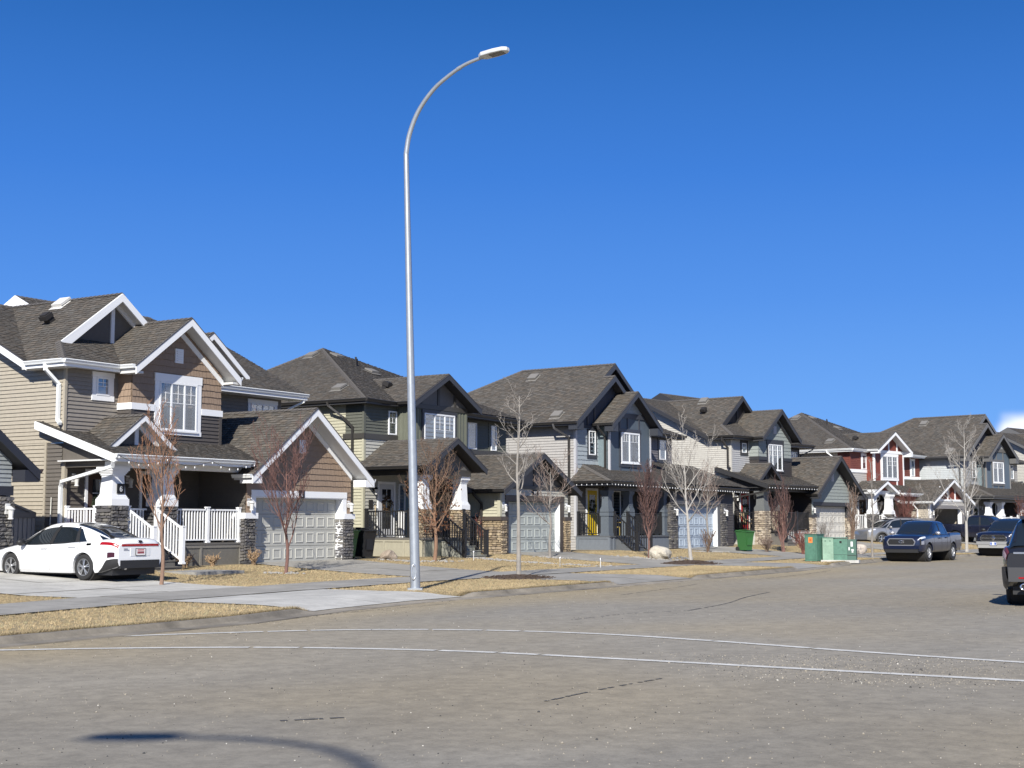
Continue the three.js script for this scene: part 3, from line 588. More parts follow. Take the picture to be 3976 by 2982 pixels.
  P('belt_board', G().box(.4, 5.85, 4.22, 4.42, -4.0, -3.93), o.beltM ?? trim); P('corner_trim', G().box(4.38, 4.5, 4.425, 5.76, -4.0, -3.955), o.bayCorner ?? dark);
  H.window(FR(-4.0), 2.72, 3.42, 4.45, 5.62, { back: 'shade', trim: o.winTrim ? [.1, .1, 0, .1] : null, tm: win }); H.window(FR(-4.0), 4.55, 4.97, 4.45, 5.58, { back: 'shade', trim: o.winTrim ? [.1, .1, 0, .1] : null, tm: win });
  H.wall(FX(5.8), [rect(4.0, 13.2, -.3, 5.8)], side, { type: 'plain' });
  // hip roof
  const ap = [.1, 9.02, -10.1];
  H.slope([[-6, 5.97, -13.5], [-6, 5.97, -2.55], ap], soffit); H.slope([[-6, 5.97, -2.55], [6.46, 5.9, -3.55], ap], soffit);
  H.slope([[6.46, 5.9, -3.55], [6.46, 5.9, -13.9], ap], soffit, { shingles: false }); H.slope([[6.46, 5.9, -13.9], [-6, 5.97, -13.5], ap], soffit, { shingles: false });
  H.cap([-6, 5.99, -2.55], [ap[0], ap[1] + .02, ap[2]]); H.cap([6.46, 5.92, -3.55], [ap[0], ap[1] + .02, ap[2]]); H.cap([-6, 5.99, -13.5], [ap[0], ap[1] + .02, ap[2]]);
  P('soffit_return', G().box(-5.98, -5.6, 5.78, 5.82, -13.4, -2.6).box(-5.6, -3.6, 5.8, 5.83, -2.95, -2.6).box(.4, 6.4, 5.74, 5.78, -4.0, -3.5), soffit);
  H.fascia([-6, 5.96, -13.5], [-6, 5.96, -2.55], [-1, 0], trim, .18); H.fascia([-6.03, 5.96, -2.55], [-3.9, 5.95, -2.72], [0, 1], trim, .18); H.fascia([.7, 5.92, -3.1], [6.46, 5.89, -3.55], [0, 1], trim, .18);
  H.gutter([-6.035, 5.98, -13.5], [-6.035, 5.98, -2.5], [-1, 0], gut); H.gutter([-6.05, 5.98, -2.51], [-3.9, 5.97, -2.69], [0, 1], gut); H.gutter([.72, 5.93, -3.06], [6.5, 5.9, -3.52], [0, 1], gut);
  H.spout([[-6.09, 5.88, -4.4], [-6.08, 5.75, -4.35], [-5.72, 5.3, -3.9], [-5.68, 4.9, -3.45], [-5.68, -.1, -3.45]], gut, .045);
  const nL = [-.44, .9, 0], uL = [.9, .44, 0], nF = [0, .93, .37], uF = [0, .37, -.93], yF = (w) => 5.95 + (-2.6 - w) * .405, yL = (u) => 5.97 + (u + 6) * .5;
  H.roofVent([-4.85, yL(-4.85), -4.85], nL, uL); H.roofVent([-.75, yL(-.75), -10.0], nL, uL);
  H.roofVent([-.2, yF(-9.0), -9.0], nF, uF); H.roofVent([-.2, yF(-7.0) , -7.0], nF, uF); H.roofVent([-.45, yF(-7.7), -7.7], nF, uF, 'pipe', M('vent_black', [.022, .02, .02])); H.roofVent([-2.5, yF(-4.4), -4.4], nF, uF, 'hood', M('vent_black', [.022, .02, .02]));
  // porch
  const f0 = o.pf ?? 0, pg = o.porch ?? { u: -4.2, half: 1.93, y: 3.32, pitch: .57, wF: .5 };
  H.gable({ ...pg, wB: -2.96, soffit, trim, fh: .22 });
  const yp = pg.y + pg.pitch * pg.half - .17;
  const wp = pg.wF - .5;
  if (o.pf) { H.slope([[-2.7, 3.1, f0 + .35], [.7, 3.08, f0 + .35], [.7, 3.9, -2.94], [-2.7, 3.9, -2.94]], soffit, { deck: .1 }); H.fascia([-2.6, 3.09, f0 + .35], [.0, 3.07, f0 + .35], [0, 1], trim, .18); H.gutter([-2.6, 3.11, f0 + .385], [.0, 3.09, f0 + .385], [0, 1], gut); }
  H.wall(FR(wp), [[[pg.u - pg.half + .4, 3.24], [pg.u + pg.half - .4, 3.24], [pg.u, yp]]], o.gablePanel ?? panel, { type: 'plain' });
  P('porch_beam', G().box(pg.u - pg.half + .38, pg.u + pg.half - .38, 3.0, 3.24, wp - .12, wp + .04), o.beamM ?? trim); P('porch_beam', G().box(-5.75, -5.6, 3.0, 3.24, -2.9, wp), o.beamM ?? trim);
  timber(H, wp, pg.u, 3.24, pg.half - .05, pg.pitch, [pg.u], o.beamM ?? trim, .15);
  H.gutter([pg.u - pg.half - .03, pg.y + .01, -2.95], [pg.u - pg.half - .03, pg.y + .01, pg.wF], [-1, 0], gut); H.gutter([pg.u + pg.half + .03, pg.y + .01, -2.9], [pg.u + pg.half + .03, pg.y + .01, pg.wF], [1, 0], gut);
  if (o.returns) P('eave_return', G().box(pg.u - pg.half - .02, pg.u - pg.half + .36, 3.02, 3.28, wp + .02, pg.wF + .02).box(pg.u + pg.half - .36, pg.u + pg.half + .02, 3.02, 3.28, wp + .02, pg.wF + .02), trim);
  P('porch_ceiling', G().box(-6.0, -2.4, 3.25, 3.28, -2.94, wp - .1), soffit);
  P('porch_floor', G().box(-5.7, -2.62, .58, .65, -2.95, f0 + .03), deckM);
  P('porch_skirt', G().box(-5.66, -5.58, -.4, .58, -2.95, f0 - .02), skirtM); P('porch_skirt', G().box(-5.66, -4.95, -.4, .58, f0 - .1, f0 - .02), o.skirtF ?? skirtM); P('porch_skirt', G().box(-4.95, -2.66, -.4, .58, f0 - .12, f0 - .05), o.skirtF ?? skirtM);
  for (const w of [-2.9, -1.9, f0 - .95, f0 - .12]) P('skirt_batten', G().box(-5.685, -5.66, -.4, .5, w, w + .09), skirtM); P('skirt_batten', G().box(-5.687, -5.66, .5, .58, -2.95, f0 - .02), skirtM);
  for (const x of [-5.62, -5.05]) P('skirt_batten', G().box(x, x + .08, -.4, .58, f0 - .02, f0 + .005), skirtM);
  for (const x of o.pf ? [-5.4, -3.3] : [-5.38, -2.93]) { H.pier(x - .27, x + .27, x < -5 ? .6 : -.4, 1.72, f0 - .57, f0 - .03, stone, 'FL'); H.column(x, f0 - .3, 1.72, 3.0, .58, colM); }
  H.railing([-5.6, .65, -2.78], [-5.6, .65, f0 - .68], rail, { ...o.rl }); H.railing([-4.55, .65, f0 - .06], [-4.55, -.15, f0 + 1.1], rail, { ...o.rl }); H.railing([-3.1, .65, f0 - .02], [-3.1, -.15, f0 + 1.1], rail, { ...o.rl });
  H.railing([-2.7, .65, -2.8], [-2.7, .65, f0 - .6], rail, { ...o.rl, gap: .14 });
  H.steps(-4.5, -3.12, .65, f0, 5, o.stepM ?? deckM, .17, .28);
  frontDoor(H, FR(-2.95), -4.68, -3.78, .68, 2.72, o.doorM, white, { storm: true }); wreath(H, FR(-2.95), -4.22, 1.95, .24, o.wreathM ?? M('wreath_brown', [.09, .05, .02], { roughness: .9 }));
  H.window(FR(-2.95), -3.45, -3.05, 1.0, 2.75, { back: 'shade' }); H.lamp(FR(-2.95), -5.0, 2.45, blackMetal);
  P('number_sign', new GB(FR(-2.95)).box(-5.3, -5.06, 1.75, 2.1, .02, .05), darkGap);
  // garage
  const yg = (u) => 2.55 + .52 * (2.97 - Math.abs(u - 1.97)) - .16;
  H.wall(FR(0), [[[-.55, 2.72], [4.62, 2.72], [1.97, yg(1.97)]]], o.gablePanel ?? panel, { type: 'plain' });
  H.wall(FR(0), [rect(-.55, 4.62, 2.34, 2.6)], low, { lap: .125 }); H.wall(FR(0), [rect(-.55, -.22, 1.47, 2.34), rect(4.3, 4.62, 1.47, 2.34)], low, { lap: .125 });
  H.wall(FR(0), [rect(-.55, -.22, -.2, 1.3), rect(4.3, 4.62, -.2, 1.3)], low, { type: 'plain' });
  P('gable_beam', new GB(FR(0)).box(-.6, 4.66, 2.6, 2.74, 0, .06), o.beamM ?? trim); timber(H, 0, 1.97, 2.74, 2.9, .52, [.9, 1.97, 3.05], o.beamM ?? trim);
  P('garage_trim', G().box(-.24, 4.3, 2.1, 2.34, 0, .05), o.garTrim); P('garage_trim', G().box(-.22, .0, -.02, 2.098, -.3, .035), o.garTrim); P('garage_trim', G().box(4.0, 4.3, -.02, 2.098, 0, .035), o.garTrim); P('garage_jamb', G().box(4.0, 4.06, -.02, 2.098, -.3, -.002), white);
  if (!o.openGarage) H.garageDoor(.0, 4.0, 2.09, -.28, gdoor, 4, 7); else { P('garage_floor', G().box(-.2, 4.2, -.1, -.02, -6, -.01), concrete); H.wall(FR(-6), [rect(-.5, 4.6, -.1, 2.6)], o.garTrim, { type: 'plain' }); }
  H.wall(FL(-.58), [rect(-4, -.002, 1.47, 2.6)], o.sideG ?? side, { lap: .122 }); H.wall(FL(-.58), [rect(-4, -.002, -.2, 1.3)], dark, { type: 'plain' }); H.wall(FX(4.66), [rect(.002, 8, -.3, 2.6)], side, { type: 'plain' });
  P('corner_trim', G().box(-.63, -.5, 1.47, 2.6, -.1, .045), o.cornerM);
  H.pier(-.6, -.21, -.3, 1.31, -1.5, .07, stone, 'FL'); H.pier(4.28, 4.72, -.3, 1.31, -.4, .07, stone, 'FL');
  P('pier_cap', G().box(-.68, -.2, 1.31, 1.47, -1.55, .12), o.capM ?? o.garTrim); P('pier_cap', G().box(4.24, 4.8, 1.31, 1.47, -.4, .12), o.capM ?? o.garTrim);
  H.gable({ u: 1.97, half: 2.97, y: 2.55, pitch: .52, wF: .5, wB: -5.2, soffit, trim, fh: .22 });
  H.slope([[-2.3, 2.58, -1.0], [-.9, 2.58, -1.0], [-.9, 4.0, -4.0], [-2.3, 4.0, -4.0]], soffit); H.fascia([-2.3, 2.57, -1.0], [-2.3, 3.98, -4.0], [-1, 0], trim, .2);
  H.gutter([-1.03, 2.57, -1.1], [-1.03, 2.57, .5], [-1, 0], gut); H.gutter([4.97, 2.57, -4], [4.97, 2.57, .5], [1, 0], gut);
  H.spout([[-1.1, 2.45, -.95], [-1.05, 2.35, -.95], [-.66, 2.0, -.85], [-.66, -.1, -.85]], gut, .045);
  H.lamp(FR(0), -.38, 1.85, white); H.lamp(FR(0), 4.5, 1.85, white);
  if (o.num) plaque(H, FR(0), 2.0, 2.47, .5, .2, .04, o.num, '#15161a', '#f0f0ee', 'sans-serif', 'number_sign', .9);
  return H;
}
// ---------- house model with two stepped front gables, projecting bay, full-width porch ----------
function modelC(o) {
  const H = new House('house', o.label, o.pos, o.deg, 1.04), { side, shake, panel, navy, right, trim, soffit, gut, stone, rail, colM, gdoor, deckM, skirtM } = o;
  const P = (n, g, m) => H.part(n, g, m), G = () => new GB();
  H.wall(FL(-6.28), [rect(-9, -1.8, -.4, 5.63)], side, { lap: .125 }); H.wall(FL(-6.28), [rect(-13, -9, -.4, 5.63)], side, { type: 'plain' });
  H.wall(FR(-1.8), [rect(-6.24, -4.35, 3.7, 5.62)], shake, { type: 'shake', lap: .2 }); H.wall(FR(-1.8), [rect(-6.24, -.5, .6, 3.4)], o.porchWall, { lap: .14, cap: 120 });
  const y2 = (u) => 5.78 + .7 * (3.34 - Math.abs(u + 3.5)) - .17;
  H.wall(FR(-1.8), [[[-6.28, 5.62], [-.3, 5.62], [-.3, y2(-.3)], [-3.5, y2(-3.5)], [-6.28, y2(-6.28)]]], navy, { type: 'plain' });
  for (const x of [-5.9, -5.3, -4.7]) P('gable_post', new GB(FR(-1.8)).box(x, x + .12, 5.64, y2(x) - .05, 0, .04), o.beamM ?? trim);
  P('gable_beam', new GB(FR(-1.8)).box(-6.3, -4.3, 5.56, 5.7, 0, .05), o.beamM ?? trim);
  P('corner_trim', G().box(-6.33, -6.19, .6, 5.6, -1.87, -1.755), o.cornerM);
  H.window(FR(-1.8), -5.2, -4.62, 4.34, 5.46, { grid: true, gridTo: .5, back: 'curtain', trim: [.11, .11, .17, .08], tm: trim });
  // bay
  const yb = (u) => 5.8 + .7 * (2.3 - Math.abs(u + 2.55)) - .17;
  H.wall(FR(-1.16), [rect(-4.35, -.55, 3.3, 5.8)], panel, { type: 'plain' }); H.wall(FL(-4.35), [rect(-1.8, -1.162, 3.5, 5.8)], o.panelSide ?? panel, { type: 'plain' }); H.wall(FX(-.55), [rect(1.162, 3.2, 3, 6)], panel, { type: 'plain' });
  H.wall(FR(-1.16), [[[-4.35, 5.8], [-.55, 5.8], [-.55, yb(-.55)], [-1.1, yb(-1.1)], [-4.0, yb(-4.0)], [-4.35, yb(-4.35)]]], panel, { type: 'plain' });
  H.wall(FR(-1.16), [[[-4.0, yb(-4.0)], [-1.1, yb(-1.1)], [-2.55, yb(-2.55)]]], shake, { type: 'shake', lap: .2 });
  P('gable_beam', new GB(FR(-1.16)).box(-3.95, -1.15, 6.15, 6.38, 0, .05), o.beamM ?? trim); P('gable_beam', new GB(FR(-1.16)).box(-3.55, -1.5, 5.5, 5.64, 0, .06), o.beamM ?? trim);
  for (const x of [-3.5, -2.75, -1.7]) P('gable_post', new GB(FR(-1.16)).box(x, x + .11, 5.64, 6.15, 0, .04), o.beamM ?? trim);
  for (const x of [-3.45, -2.55, -1.7]) P('gable_post', new GB(FR(-1.16)).box(x, x + .1, 3.55, 3.84, 0, .04), o.beamM ?? trim);
  H.window(FR(-1.16), -3.36, -1.66, 4.03, 5.47, { split: [0, .45, 1], grid: true, gridTo: .28, cols: 3, back: 'curtain', trim: [.13, .13, .19, 0], tm: trim, sill: .1, fw: .075 });
  P('corner_trim', G().box(-4.39, -4.3, 3.4, 5.75, -1.22, -1.12).box(-.6, -.51, 3.4, 5.75, -1.22, -1.12), o.cornerM);
  H.gable({ u: -2.55, half: 2.3, y: 5.8, pitch: .7, wF: -.66, wB: -4.2, soffit, trim, fh: .26 });
  for (const s of [-1, 1]) P('eave_return', G().box(-2.55 + s * 2.33, -2.55 + s * 1.85, 5.42, 5.76, -1.1, -.64), trim);
  H.gutter([-4.88, 5.81, -1.7], [-4.88, 5.81, -.66], [-1, 0], gut); H.gutter([-.22, 5.81, -2.7], [-.22, 5.81, -.66], [1, 0], gut);
  // main roof: rear gable, front gable with the same left slope
  H.slope([[-6.84, 5.78, -13.25], [-6.84, 5.78, -1.95], [-2.48, 8.83, -1.95], [-2.48, 8.83, -7.35]], soffit);
  H.slope([[1.88, 5.78, -1.95], [1.88, 5.78, -13.25], [-2.48, 8.83, -7.35], [-2.48, 8.83, -1.95]], soffit);
  H.slope([[1.88, 5.78, -13.25], [-6.84, 5.78, -13.25], [-2.48, 8.83, -7.35]], soffit, { shingles: false });
  H.slope([[-6.84, 5.78, -1.95], [-6.84, 5.78, -1.35], [-3.5, 8.118, -1.35], [-3.5, 8.118, -1.95]], soffit); H.slope([[-.16, 5.78, -1.35], [-.16, 5.78, -1.95], [-3.5, 8.118, -1.95], [-3.5, 8.118, -1.35]], soffit);
  H.cap([-2.48, 8.84, -1.94], [-2.48, 8.84, -7.35]); H.cap([-2.48, 8.84, -7.35], [-6.84, 5.8, -13.25]); H.cap([-3.5, 8.13, -1.34], [-3.5, 8.13, -1.95]);
  const rk = (a, b, w, h) => P('rake_board', G().prism([[a[0], a[1] - .015, w], [b[0], b[1] - .015, w], [b[0], b[1] - h, w], [a[0], a[1] - h, w]], [0, 0, .05]), trim);
  rk([-6.86, 5.77], [-3.5, 8.12], -1.348, .26); rk([-.14, 5.77], [-3.5, 8.12], -1.348, .26); rk([-3.7, 7.98], [-2.48, 8.83], -1.948, .26); rk([1.9, 5.77], [-2.48, 8.83], -1.948, .26);
  H.wall(FR(-2.4), [[[-5.5, 6.5], [1.2, 6.0], [-2.48, 8.6]]], navy, { type: 'plain' });
  P('eave_return', G().box(-6.86, -6.3, 5.42, 5.75, -1.8, -1.33), trim);
  H.fascia([-6.84, 5.77, -13.2], [-6.84, 5.77, -1.35], [-1, 0], trim, .16); H.gutter([-6.875, 5.79, -13.2], [-6.875, 5.79, -1.34], [-1, 0], gut);
  P('soffit_return', G().box(-6.82, -6.28, 5.6, 5.64, -13, -1.4), soffit);
  H.spout([[-6.93, 5.68, -2.6], [-6.9, 5.5, -2.55], [-6.36, 5.1, -2.1], [-6.36, -.1, -2.1]], gut, .05); H.spout([[-4.95, 5.7, -1.45], [-4.9, 5.55, -1.42], [-4.43, 5.2, -1.35], [-4.43, 3.6, -1.35]], gut, .05);
  H.roofVent([-6.36, 6.115, -2.75], [-.57, .82, 0], [.82, .57, 0]); H.roofVent([-3.2, 8.32, -6.2], [-.57, .82, 0], [.82, .57, 0]);
  // right wing
  H.wall(FR(-3.2), [rect(-.5, 5.32, 3.2, 5.66)], right, { lap: .13 }); H.wall(FX(5.32), [rect(3.2, 12, -.3, 5.7)], side, { type: 'plain' });
  H.window(FR(-3.2), 3.94, 4.6, 4.5, 5.52, { back: 'shade', trim: [.14, .14, .16, .08], tm: trim }); H.window(FR(-3.2), 1.2, 1.7, 4.45, 5.5, { back: 'shade', trim: [.12, .12, .12, .08], tm: trim });
  H.slope([[-.2, 5.81, -2.75], [5.97, 5.81, -2.75], [3.0, 7.2, -5.8], [-.2, 7.2, -5.8]], soffit); H.slope([[5.97, 5.81, -2.75], [5.97, 5.81, -12], [3.0, 7.2, -9], [3.0, 7.2, -5.8]], soffit);
  H.fascia([0, 5.8, -2.75], [5.97, 5.8, -2.75], [0, 1], trim, .18); H.gutter([0, 5.82, -2.715], [6.0, 5.82, -2.715], [0, 1], gut); P('soffit_return', G().box(-.5, 5.95, 5.6, 5.65, -3.2, -2.76), soffit);
  // porch roof
  H.slope([[-6.83, 3.08, .4], [6.75, 2.97, .4], [6.75, 4.12, -2.8], [-.5, 4.36, -3.2], [-5.68, 3.862, -1.78]], soffit, { deck: .1 }); H.slope([[-6.83, 3.08, -1.8], [-6.83, 3.08, .4], [-5.68, 3.862, -1.78]], soffit, { deck: .1 });
  H.cap([-6.83, 3.1, .4], [-5.68, 3.88, -1.78]);
  H.fascia([-6.83, 3.07, .4], [6.75, 2.96, .4], [0, 1], trim, .2); H.fascia([-6.83, 3.07, -1.8], [-6.83, 3.07, .4], [-1, 0], trim, .2); H.fascia([6.75, 2.96, .4], [6.75, 4.11, -2.8], [1, 0], trim, .2);
  H.gutter([-6.86, 3.085, .437], [6.78, 2.975, .437], [0, 1], gut); H.gutter([-6.867, 3.085, -1.8], [-6.867, 3.085, .45], [-1, 0], gut);
  P('porch_ceiling', G().box(-6.7, 6.4, 2.82, 2.86, -1.8, .36), soffit); P('porch_beam', G().box(-6.3, -.6, 2.66, 2.84, -.3, -.04), trim);
  P('porch_floor', G().box(-6.3, -.62, .57, .64, -1.8, .03), deckM); P('porch_skirt', G().box(-6.27, -6.2, -.4, .57, -1.8, -.02), skirtM); P('porch_skirt', G().box(-6.27, -.63, -.4, .57, -.1, -.02), skirtM);
  for (const w of [-1.75, -.12]) P('skirt_batten', G().box(-6.295, -6.27, -.4, .5, w, w + .1), skirtM); P('skirt_batten', G().box(-6.297, -6.27, .5, .57, -1.8, -.02), skirtM);
  for (const x of [-6.27, -5.98, -4.5, -2.9, -.73]) P('skirt_batten', G().box(x, x + .1, -.4, .57, -.02, .005), skirtM);
  for (const x of [-6.05, -4.2, -.95]) { P('column_base', G().box(x - .2, x + .2, .64, 1.68, -.5, -.08).box(x - .24, x + .24, .64, .74, -.54, -.04).box(x - .23, x + .23, 1.52, 1.68, -.53, -.05), colM); H.column(x, -.29, 1.7, 2.68, .46, o.colTop ?? colM, .12); }
  H.railing([-6.2, .64, -1.72], [-6.2, .64, -.55], rail); H.railing([-5.82, .64, -.05], [-5.82, -.25, 1.15], rail); H.railing([-4.62, .64, -.05], [-4.62, -.25, 1.15], rail); H.railing([-4.1, .64, -.25], [-1.2, .64, -.25], rail, { mid: 1 });
  H.steps(-5.77, -4.67, .64, .01, 5, deckM, .17, .27);
  frontDoor(H, FR(-1.8), -5.36, -4.52, .66, 2.7, o.doorM, white, { storm: o.storm }); wreath(H, FR(-1.8), -4.95, 2.0, .22, M('wreath_green', [.03, .045, .02], { roughness: .9 }));
  H.window(FR(-1.8), -3.14, -1.7, 1.34, 2.72, { split: [0, .5, 1], back: 'room' }); H.lamp(FR(-1.8), -4.1, 2.3, white, .8);
  // garage under the long porch roof
  H.wall(FR(0), [rect(-.75, 5.95, 2.34, 2.86)], o.garWall, { lap: .13 }); H.wall(FR(0), [rect(4.5, 5.95, -.2, 2.34), rect(-.75, -.2, -.2, 2.34)], o.garWall, { lap: .13 }); H.wall(FL(-.75), [rect(-1.8, -.002, -.2, 2.86)], o.garWall, { type: 'plain' }); H.wall(FX(5.95), [rect(.002, 8, -.3, 3.2)], side, { type: 'plain' });
  P('garage_trim', G().box(-.2, 4.5, 2.1, 2.34, 0, .05), o.garTrim); P('garage_trim', G().box(-.2, .0, 0, 2.098, -.3, .035), o.garTrim); P('garage_trim', G().box(4.2, 4.5, 0, 2.098, 0, .035), o.garTrim); P('garage_jamb', G().box(4.2, 4.26, 0, 2.098, -.3, -.002), white);
  H.garageDoor(0, 4.2, 2.09, -.28, gdoor, 4, 8);
  H.pier(-.82, -.16, -.3, 2.2, -.3, .08, stone, 'FL'); H.pier(4.5, 5.1, -.3, 2.2, -.3, .08, stone, 'FL');
  H.lamp(FR(.08), -.45, 1.75, white); H.lamp(FR(.08), 4.8, 1.75, white);
  return H;
}
// ---------- the street: a curve along the garage fronts gives (s, w): s along the row, w towards the road ----------
const rowPts = [[-29.6, -11.6], [-15.24, -34.25], [-8.19, -45.4], [-.16, -58], [8.29, -71.8], [17.67, -83.6], [28.06, -95.15], [37.6, -103.8], [48.8, -112], [78, -129]].map(([x, z]) => V(x, 0, z));
const row = new THREE.CatmullRomCurve3(rowPts, false, 'centripetal');
const SN = 900, rowS = [];
{ let L = 0, q = null; for (let i = 0; i <= SN; i++) { const p = row.getPoint(i / SN); if (q) L += p.distanceTo(q); rowS.push({ p, L }); q = p; } }
{ let b = 0, bd = 1e9; rowS.forEach((r, i) => { const d = r.p.distanceTo(rowPts[2]); if (d < bd) { bd = d; b = i; } }); const L0 = rowS[b].L; rowS.forEach((r) => { r.s = r.L - L0; }); }
rowS.forEach((r, i) => { const a = rowS[Math.max(0, i - 1)].p, b = rowS[Math.min(SN, i + 1)].p, t = b.clone().sub(a).normalize(); r.t = t; r.n = V(-t.z, 0, t.x); });
function at(s, w) {
  let lo = 0, hi = SN; while (hi - lo > 1) { const m = (lo + hi) >> 1; if (rowS[m].s > s) hi = m; else lo = m; }
  const a = rowS[lo], b = rowS[hi], t = (s - a.s) / (b.s - a.s), p = a.p.clone().lerp(b.p, t), n = a.n.clone().lerp(b.n, t).normalize();
  return [p.x + n.x * w, p.z + n.z * w];
}
function sw(x, z) { let b = null, bd = 1e9; for (let i = 0; i <= SN; i += 2) { const r = rowS[i], d = (r.p.x - x) ** 2 + (r.p.z - z) ** 2; if (d < bd) { bd = d; b = r; } } const dx = x - b.p.x, dz = z - b.p.z; return [b.s + dx * b.t.x + dz * b.t.z, dx * b.n.x + dz * b.n.z]; }
const tab = (T0) => (s) => { let i = 0; while (i < T0.length - 2 && s > T0[i + 1][0]) i++; const t = Math.min(1, Math.max(0, (s - T0[i][0]) / (T0[i + 1][0] - T0[i][0]))); return T0[i][1] + (T0[i + 1][1] - T0[i][1]) * t; };
const curbW = tab([[-40, 15.6], [-22, 15.1], [-16.5, 14.75], [-13, 13.9], [-10, 13.45], [0, 13.2], [13, 12.6], [22, 11.6], [30, 11.2], [47, 10.8], [62, 10.6], [100, 10.6]]);
const walk0 = tab([[-40, 10.2], [-18, 8.9], [-14, 7.9], [-8.6, 7.2], [-4, 6.6], [10, 6.2], [30, 5.9], [60, 5.6], [100, 5.6]]);
const walk1 = tab([[-40, 12.6], [-18, 11.2], [-14, 10.3], [-8.6, 9.5], [-4, 9.0], [10, 8.4], [30, 8.0], [60, 7.6], [100, 7.6]]);
const sOf = (x, z) => sw(x, z)[0];
const slabY = tab([[-40, .3], [sOf(-16.2, -34.9) + 2, .35], [2, .40], [sOf(-.16, -58) + 2, .47], [sOf(8.29, -71.8) + 2, .435], [sOf(17.67, -83.6) + 2, .63], [sOf(28.06, -95.15) + 2, .58], [sOf(37.6, -103.8) + 2, .42], [sOf(48.8, -112) + 2, .5], [120, .5]]);
const drives = [[-16.2, -34.9, -.5, 5.3, -1.2], [-8.19, -45.4, -.1, 4.9, -.3], [-.16, -58, -.1, 4.6, -.3], [8.29, -71.8, -.1, 4.9, -.3], [17.67, -83.6, -.1, 4.8, -.3], [28.06, -95.15, -.1, 4.6, -.3], [37.6, -103.8, -.1, 4.9, -.3]].map(([x, z, a, b, w]) => { const s = sOf(x, z); return [s + a, s + b, w]; });
const inDrive = (s, m = 0) => drives.some(([a, b]) => s > a - m && s < b + m);
function hgt(s, w) {
  const c = curbW(s), k = Math.min(1, Math.max(0, (6.2 - w) / 6.2)), base = .10 + (slabY(s) - .10) * Math.pow(k, 1.25);
  if (w > c - 1.3 && inDrive(s, .5)) { const e = drives.reduce((m, [a, b]) => Math.max(m, smooth(a - .5, a, s) * smooth(b + .5, b, s)), 0); return base - (base - .025) * e * smooth(c - 1.3, c - .1, w); }
  return base;
}
const groundY = (x, z) => { const [s, w] = sw(x, z); return w > curbW(s) ? 0 : hgt(s, w); };

// grid over (s, w): rows of w values from functions
function sheet(ss, ws, lift, color, edge = 0) {
  const pos = [], uv = [], col = [], idx = [], n = ws.length;
  ss.forEach((s) => { ws.forEach((f) => { const w = typeof f === 'function' ? f(s) : f, [x, z] = at(s, w); pos.push(x, hgt(s, w) + lift, z); uv.push(x, z); if (color) col.push(...color(s, w, x, z)); }); });
  for (let i = 0; i < ss.length - 1; i++) for (let j = 0; j < n - 1; j++) { const a = i * n + j, b = a + n; idx.push(a, a + 1, b, a + 1, b + 1, b); }
  const g = new THREE.BufferGeometry(); g.setAttribute('position', new THREE.Float32BufferAttribute(pos, 3)); g.setAttribute('uv', new THREE.Float32BufferAttribute(uv, 2)); if (color) g.setAttribute('color', new THREE.Float32BufferAttribute(col, 3)); g.setIndex(idx); g.computeVertexNormals();
  if (g.attributes.normal.getY(0) < 0) { g.setIndex(idx.map((v, i) => idx[i - i % 3 + [0, 2, 1][i % 3]])); g.computeVertexNormals(); }
  return g;
}
const range = (a, b, d) => { const o = [], n = Math.max(1, Math.round((b - a) / d)); for (let i = 0; i <= n; i++) o.push(a + (b - a) * i / n); return o; };
// far ground and asphalt
{
  const g = new THREE.PlaneGeometry(6000, 6000); g.rotateX(-Math.PI / 2); g.translate(0, -.35, 0);
  struct('ground', g, M('far_ground', [.2, .17, .12], { roughness: 1 }));
}
{
  const x0 = -60, x1 = 110, z0 = -150, z1 = 45, dx = 1.0, nx = Math.round((x1 - x0) / dx), nz = Math.round((z1 - z0) / dx), pos = [], uv = [], col = [], idx = [];
  for (let j = 0; j <= nz; j++) for (let i = 0; i <= nx; i++) {
    const x = x0 + (x1 - x0) * i / nx, z = z0 + (z1 - z0) * j / nz, [s, w] = sw(x, z), c = curbW(s);
    pos.push(x, 0, z); uv.push(x, z);
    const streak = fbm(s * .16, w * 1.5, 31, 4) - .5, big = fbm(x * .1, z * .1, 41, 3) - .5, sand = smooth(3.2, .2, w - c) * .7;
    const v = 1 + streak * .30 + big * .26, wm = .03 + .17 * sand + .10 * (fbm(x * .22, z * .22, 51, 3) - .5) * 2;
    col.push(v * (1 + wm), v * (1 + wm * .35), v * (1 - wm));
  }
  for (let j = 0; j < nz; j++) for (let i = 0; i < nx; i++) { const a = j * (nx + 1) + i, b = a + nx + 1; idx.push(a, b, a + 1, a + 1, b, b + 1); }
  const g = new THREE.BufferGeometry(); g.setAttribute('position', new THREE.Float32BufferAttribute(pos, 3)); g.setAttribute('uv', new THREE.Float32BufferAttribute(uv, 2)); g.setAttribute('color', new THREE.Float32BufferAttribute(col, 3)); g.setIndex(idx); g.computeVertexNormals();
  const tA = grain(1024, [24, 90, 240, 420, 512], 61, .60, 1.30, .02, (u, v, q) => [q * 1.02, q, q * .965]), tex = rep(tA, .30);
  struct('road', g, M('asphalt', [.268, .246, .203], { roughness: .92, map: tex, bumpMap: tex, bumpScale: .003, vertexColors: true }));
}
const grassTone = (s, w, x, z) => { const a = fbm(x * .5, z * .5, 71, 4), b = fbm(x * 2.2, z * 2.2, 81, 3), v = .72 + .34 * a + .3 * (b - .5); return [v * 1.02, v * (.97 + .06 * a), v * (.92 + .1 * (a - .5))]; };
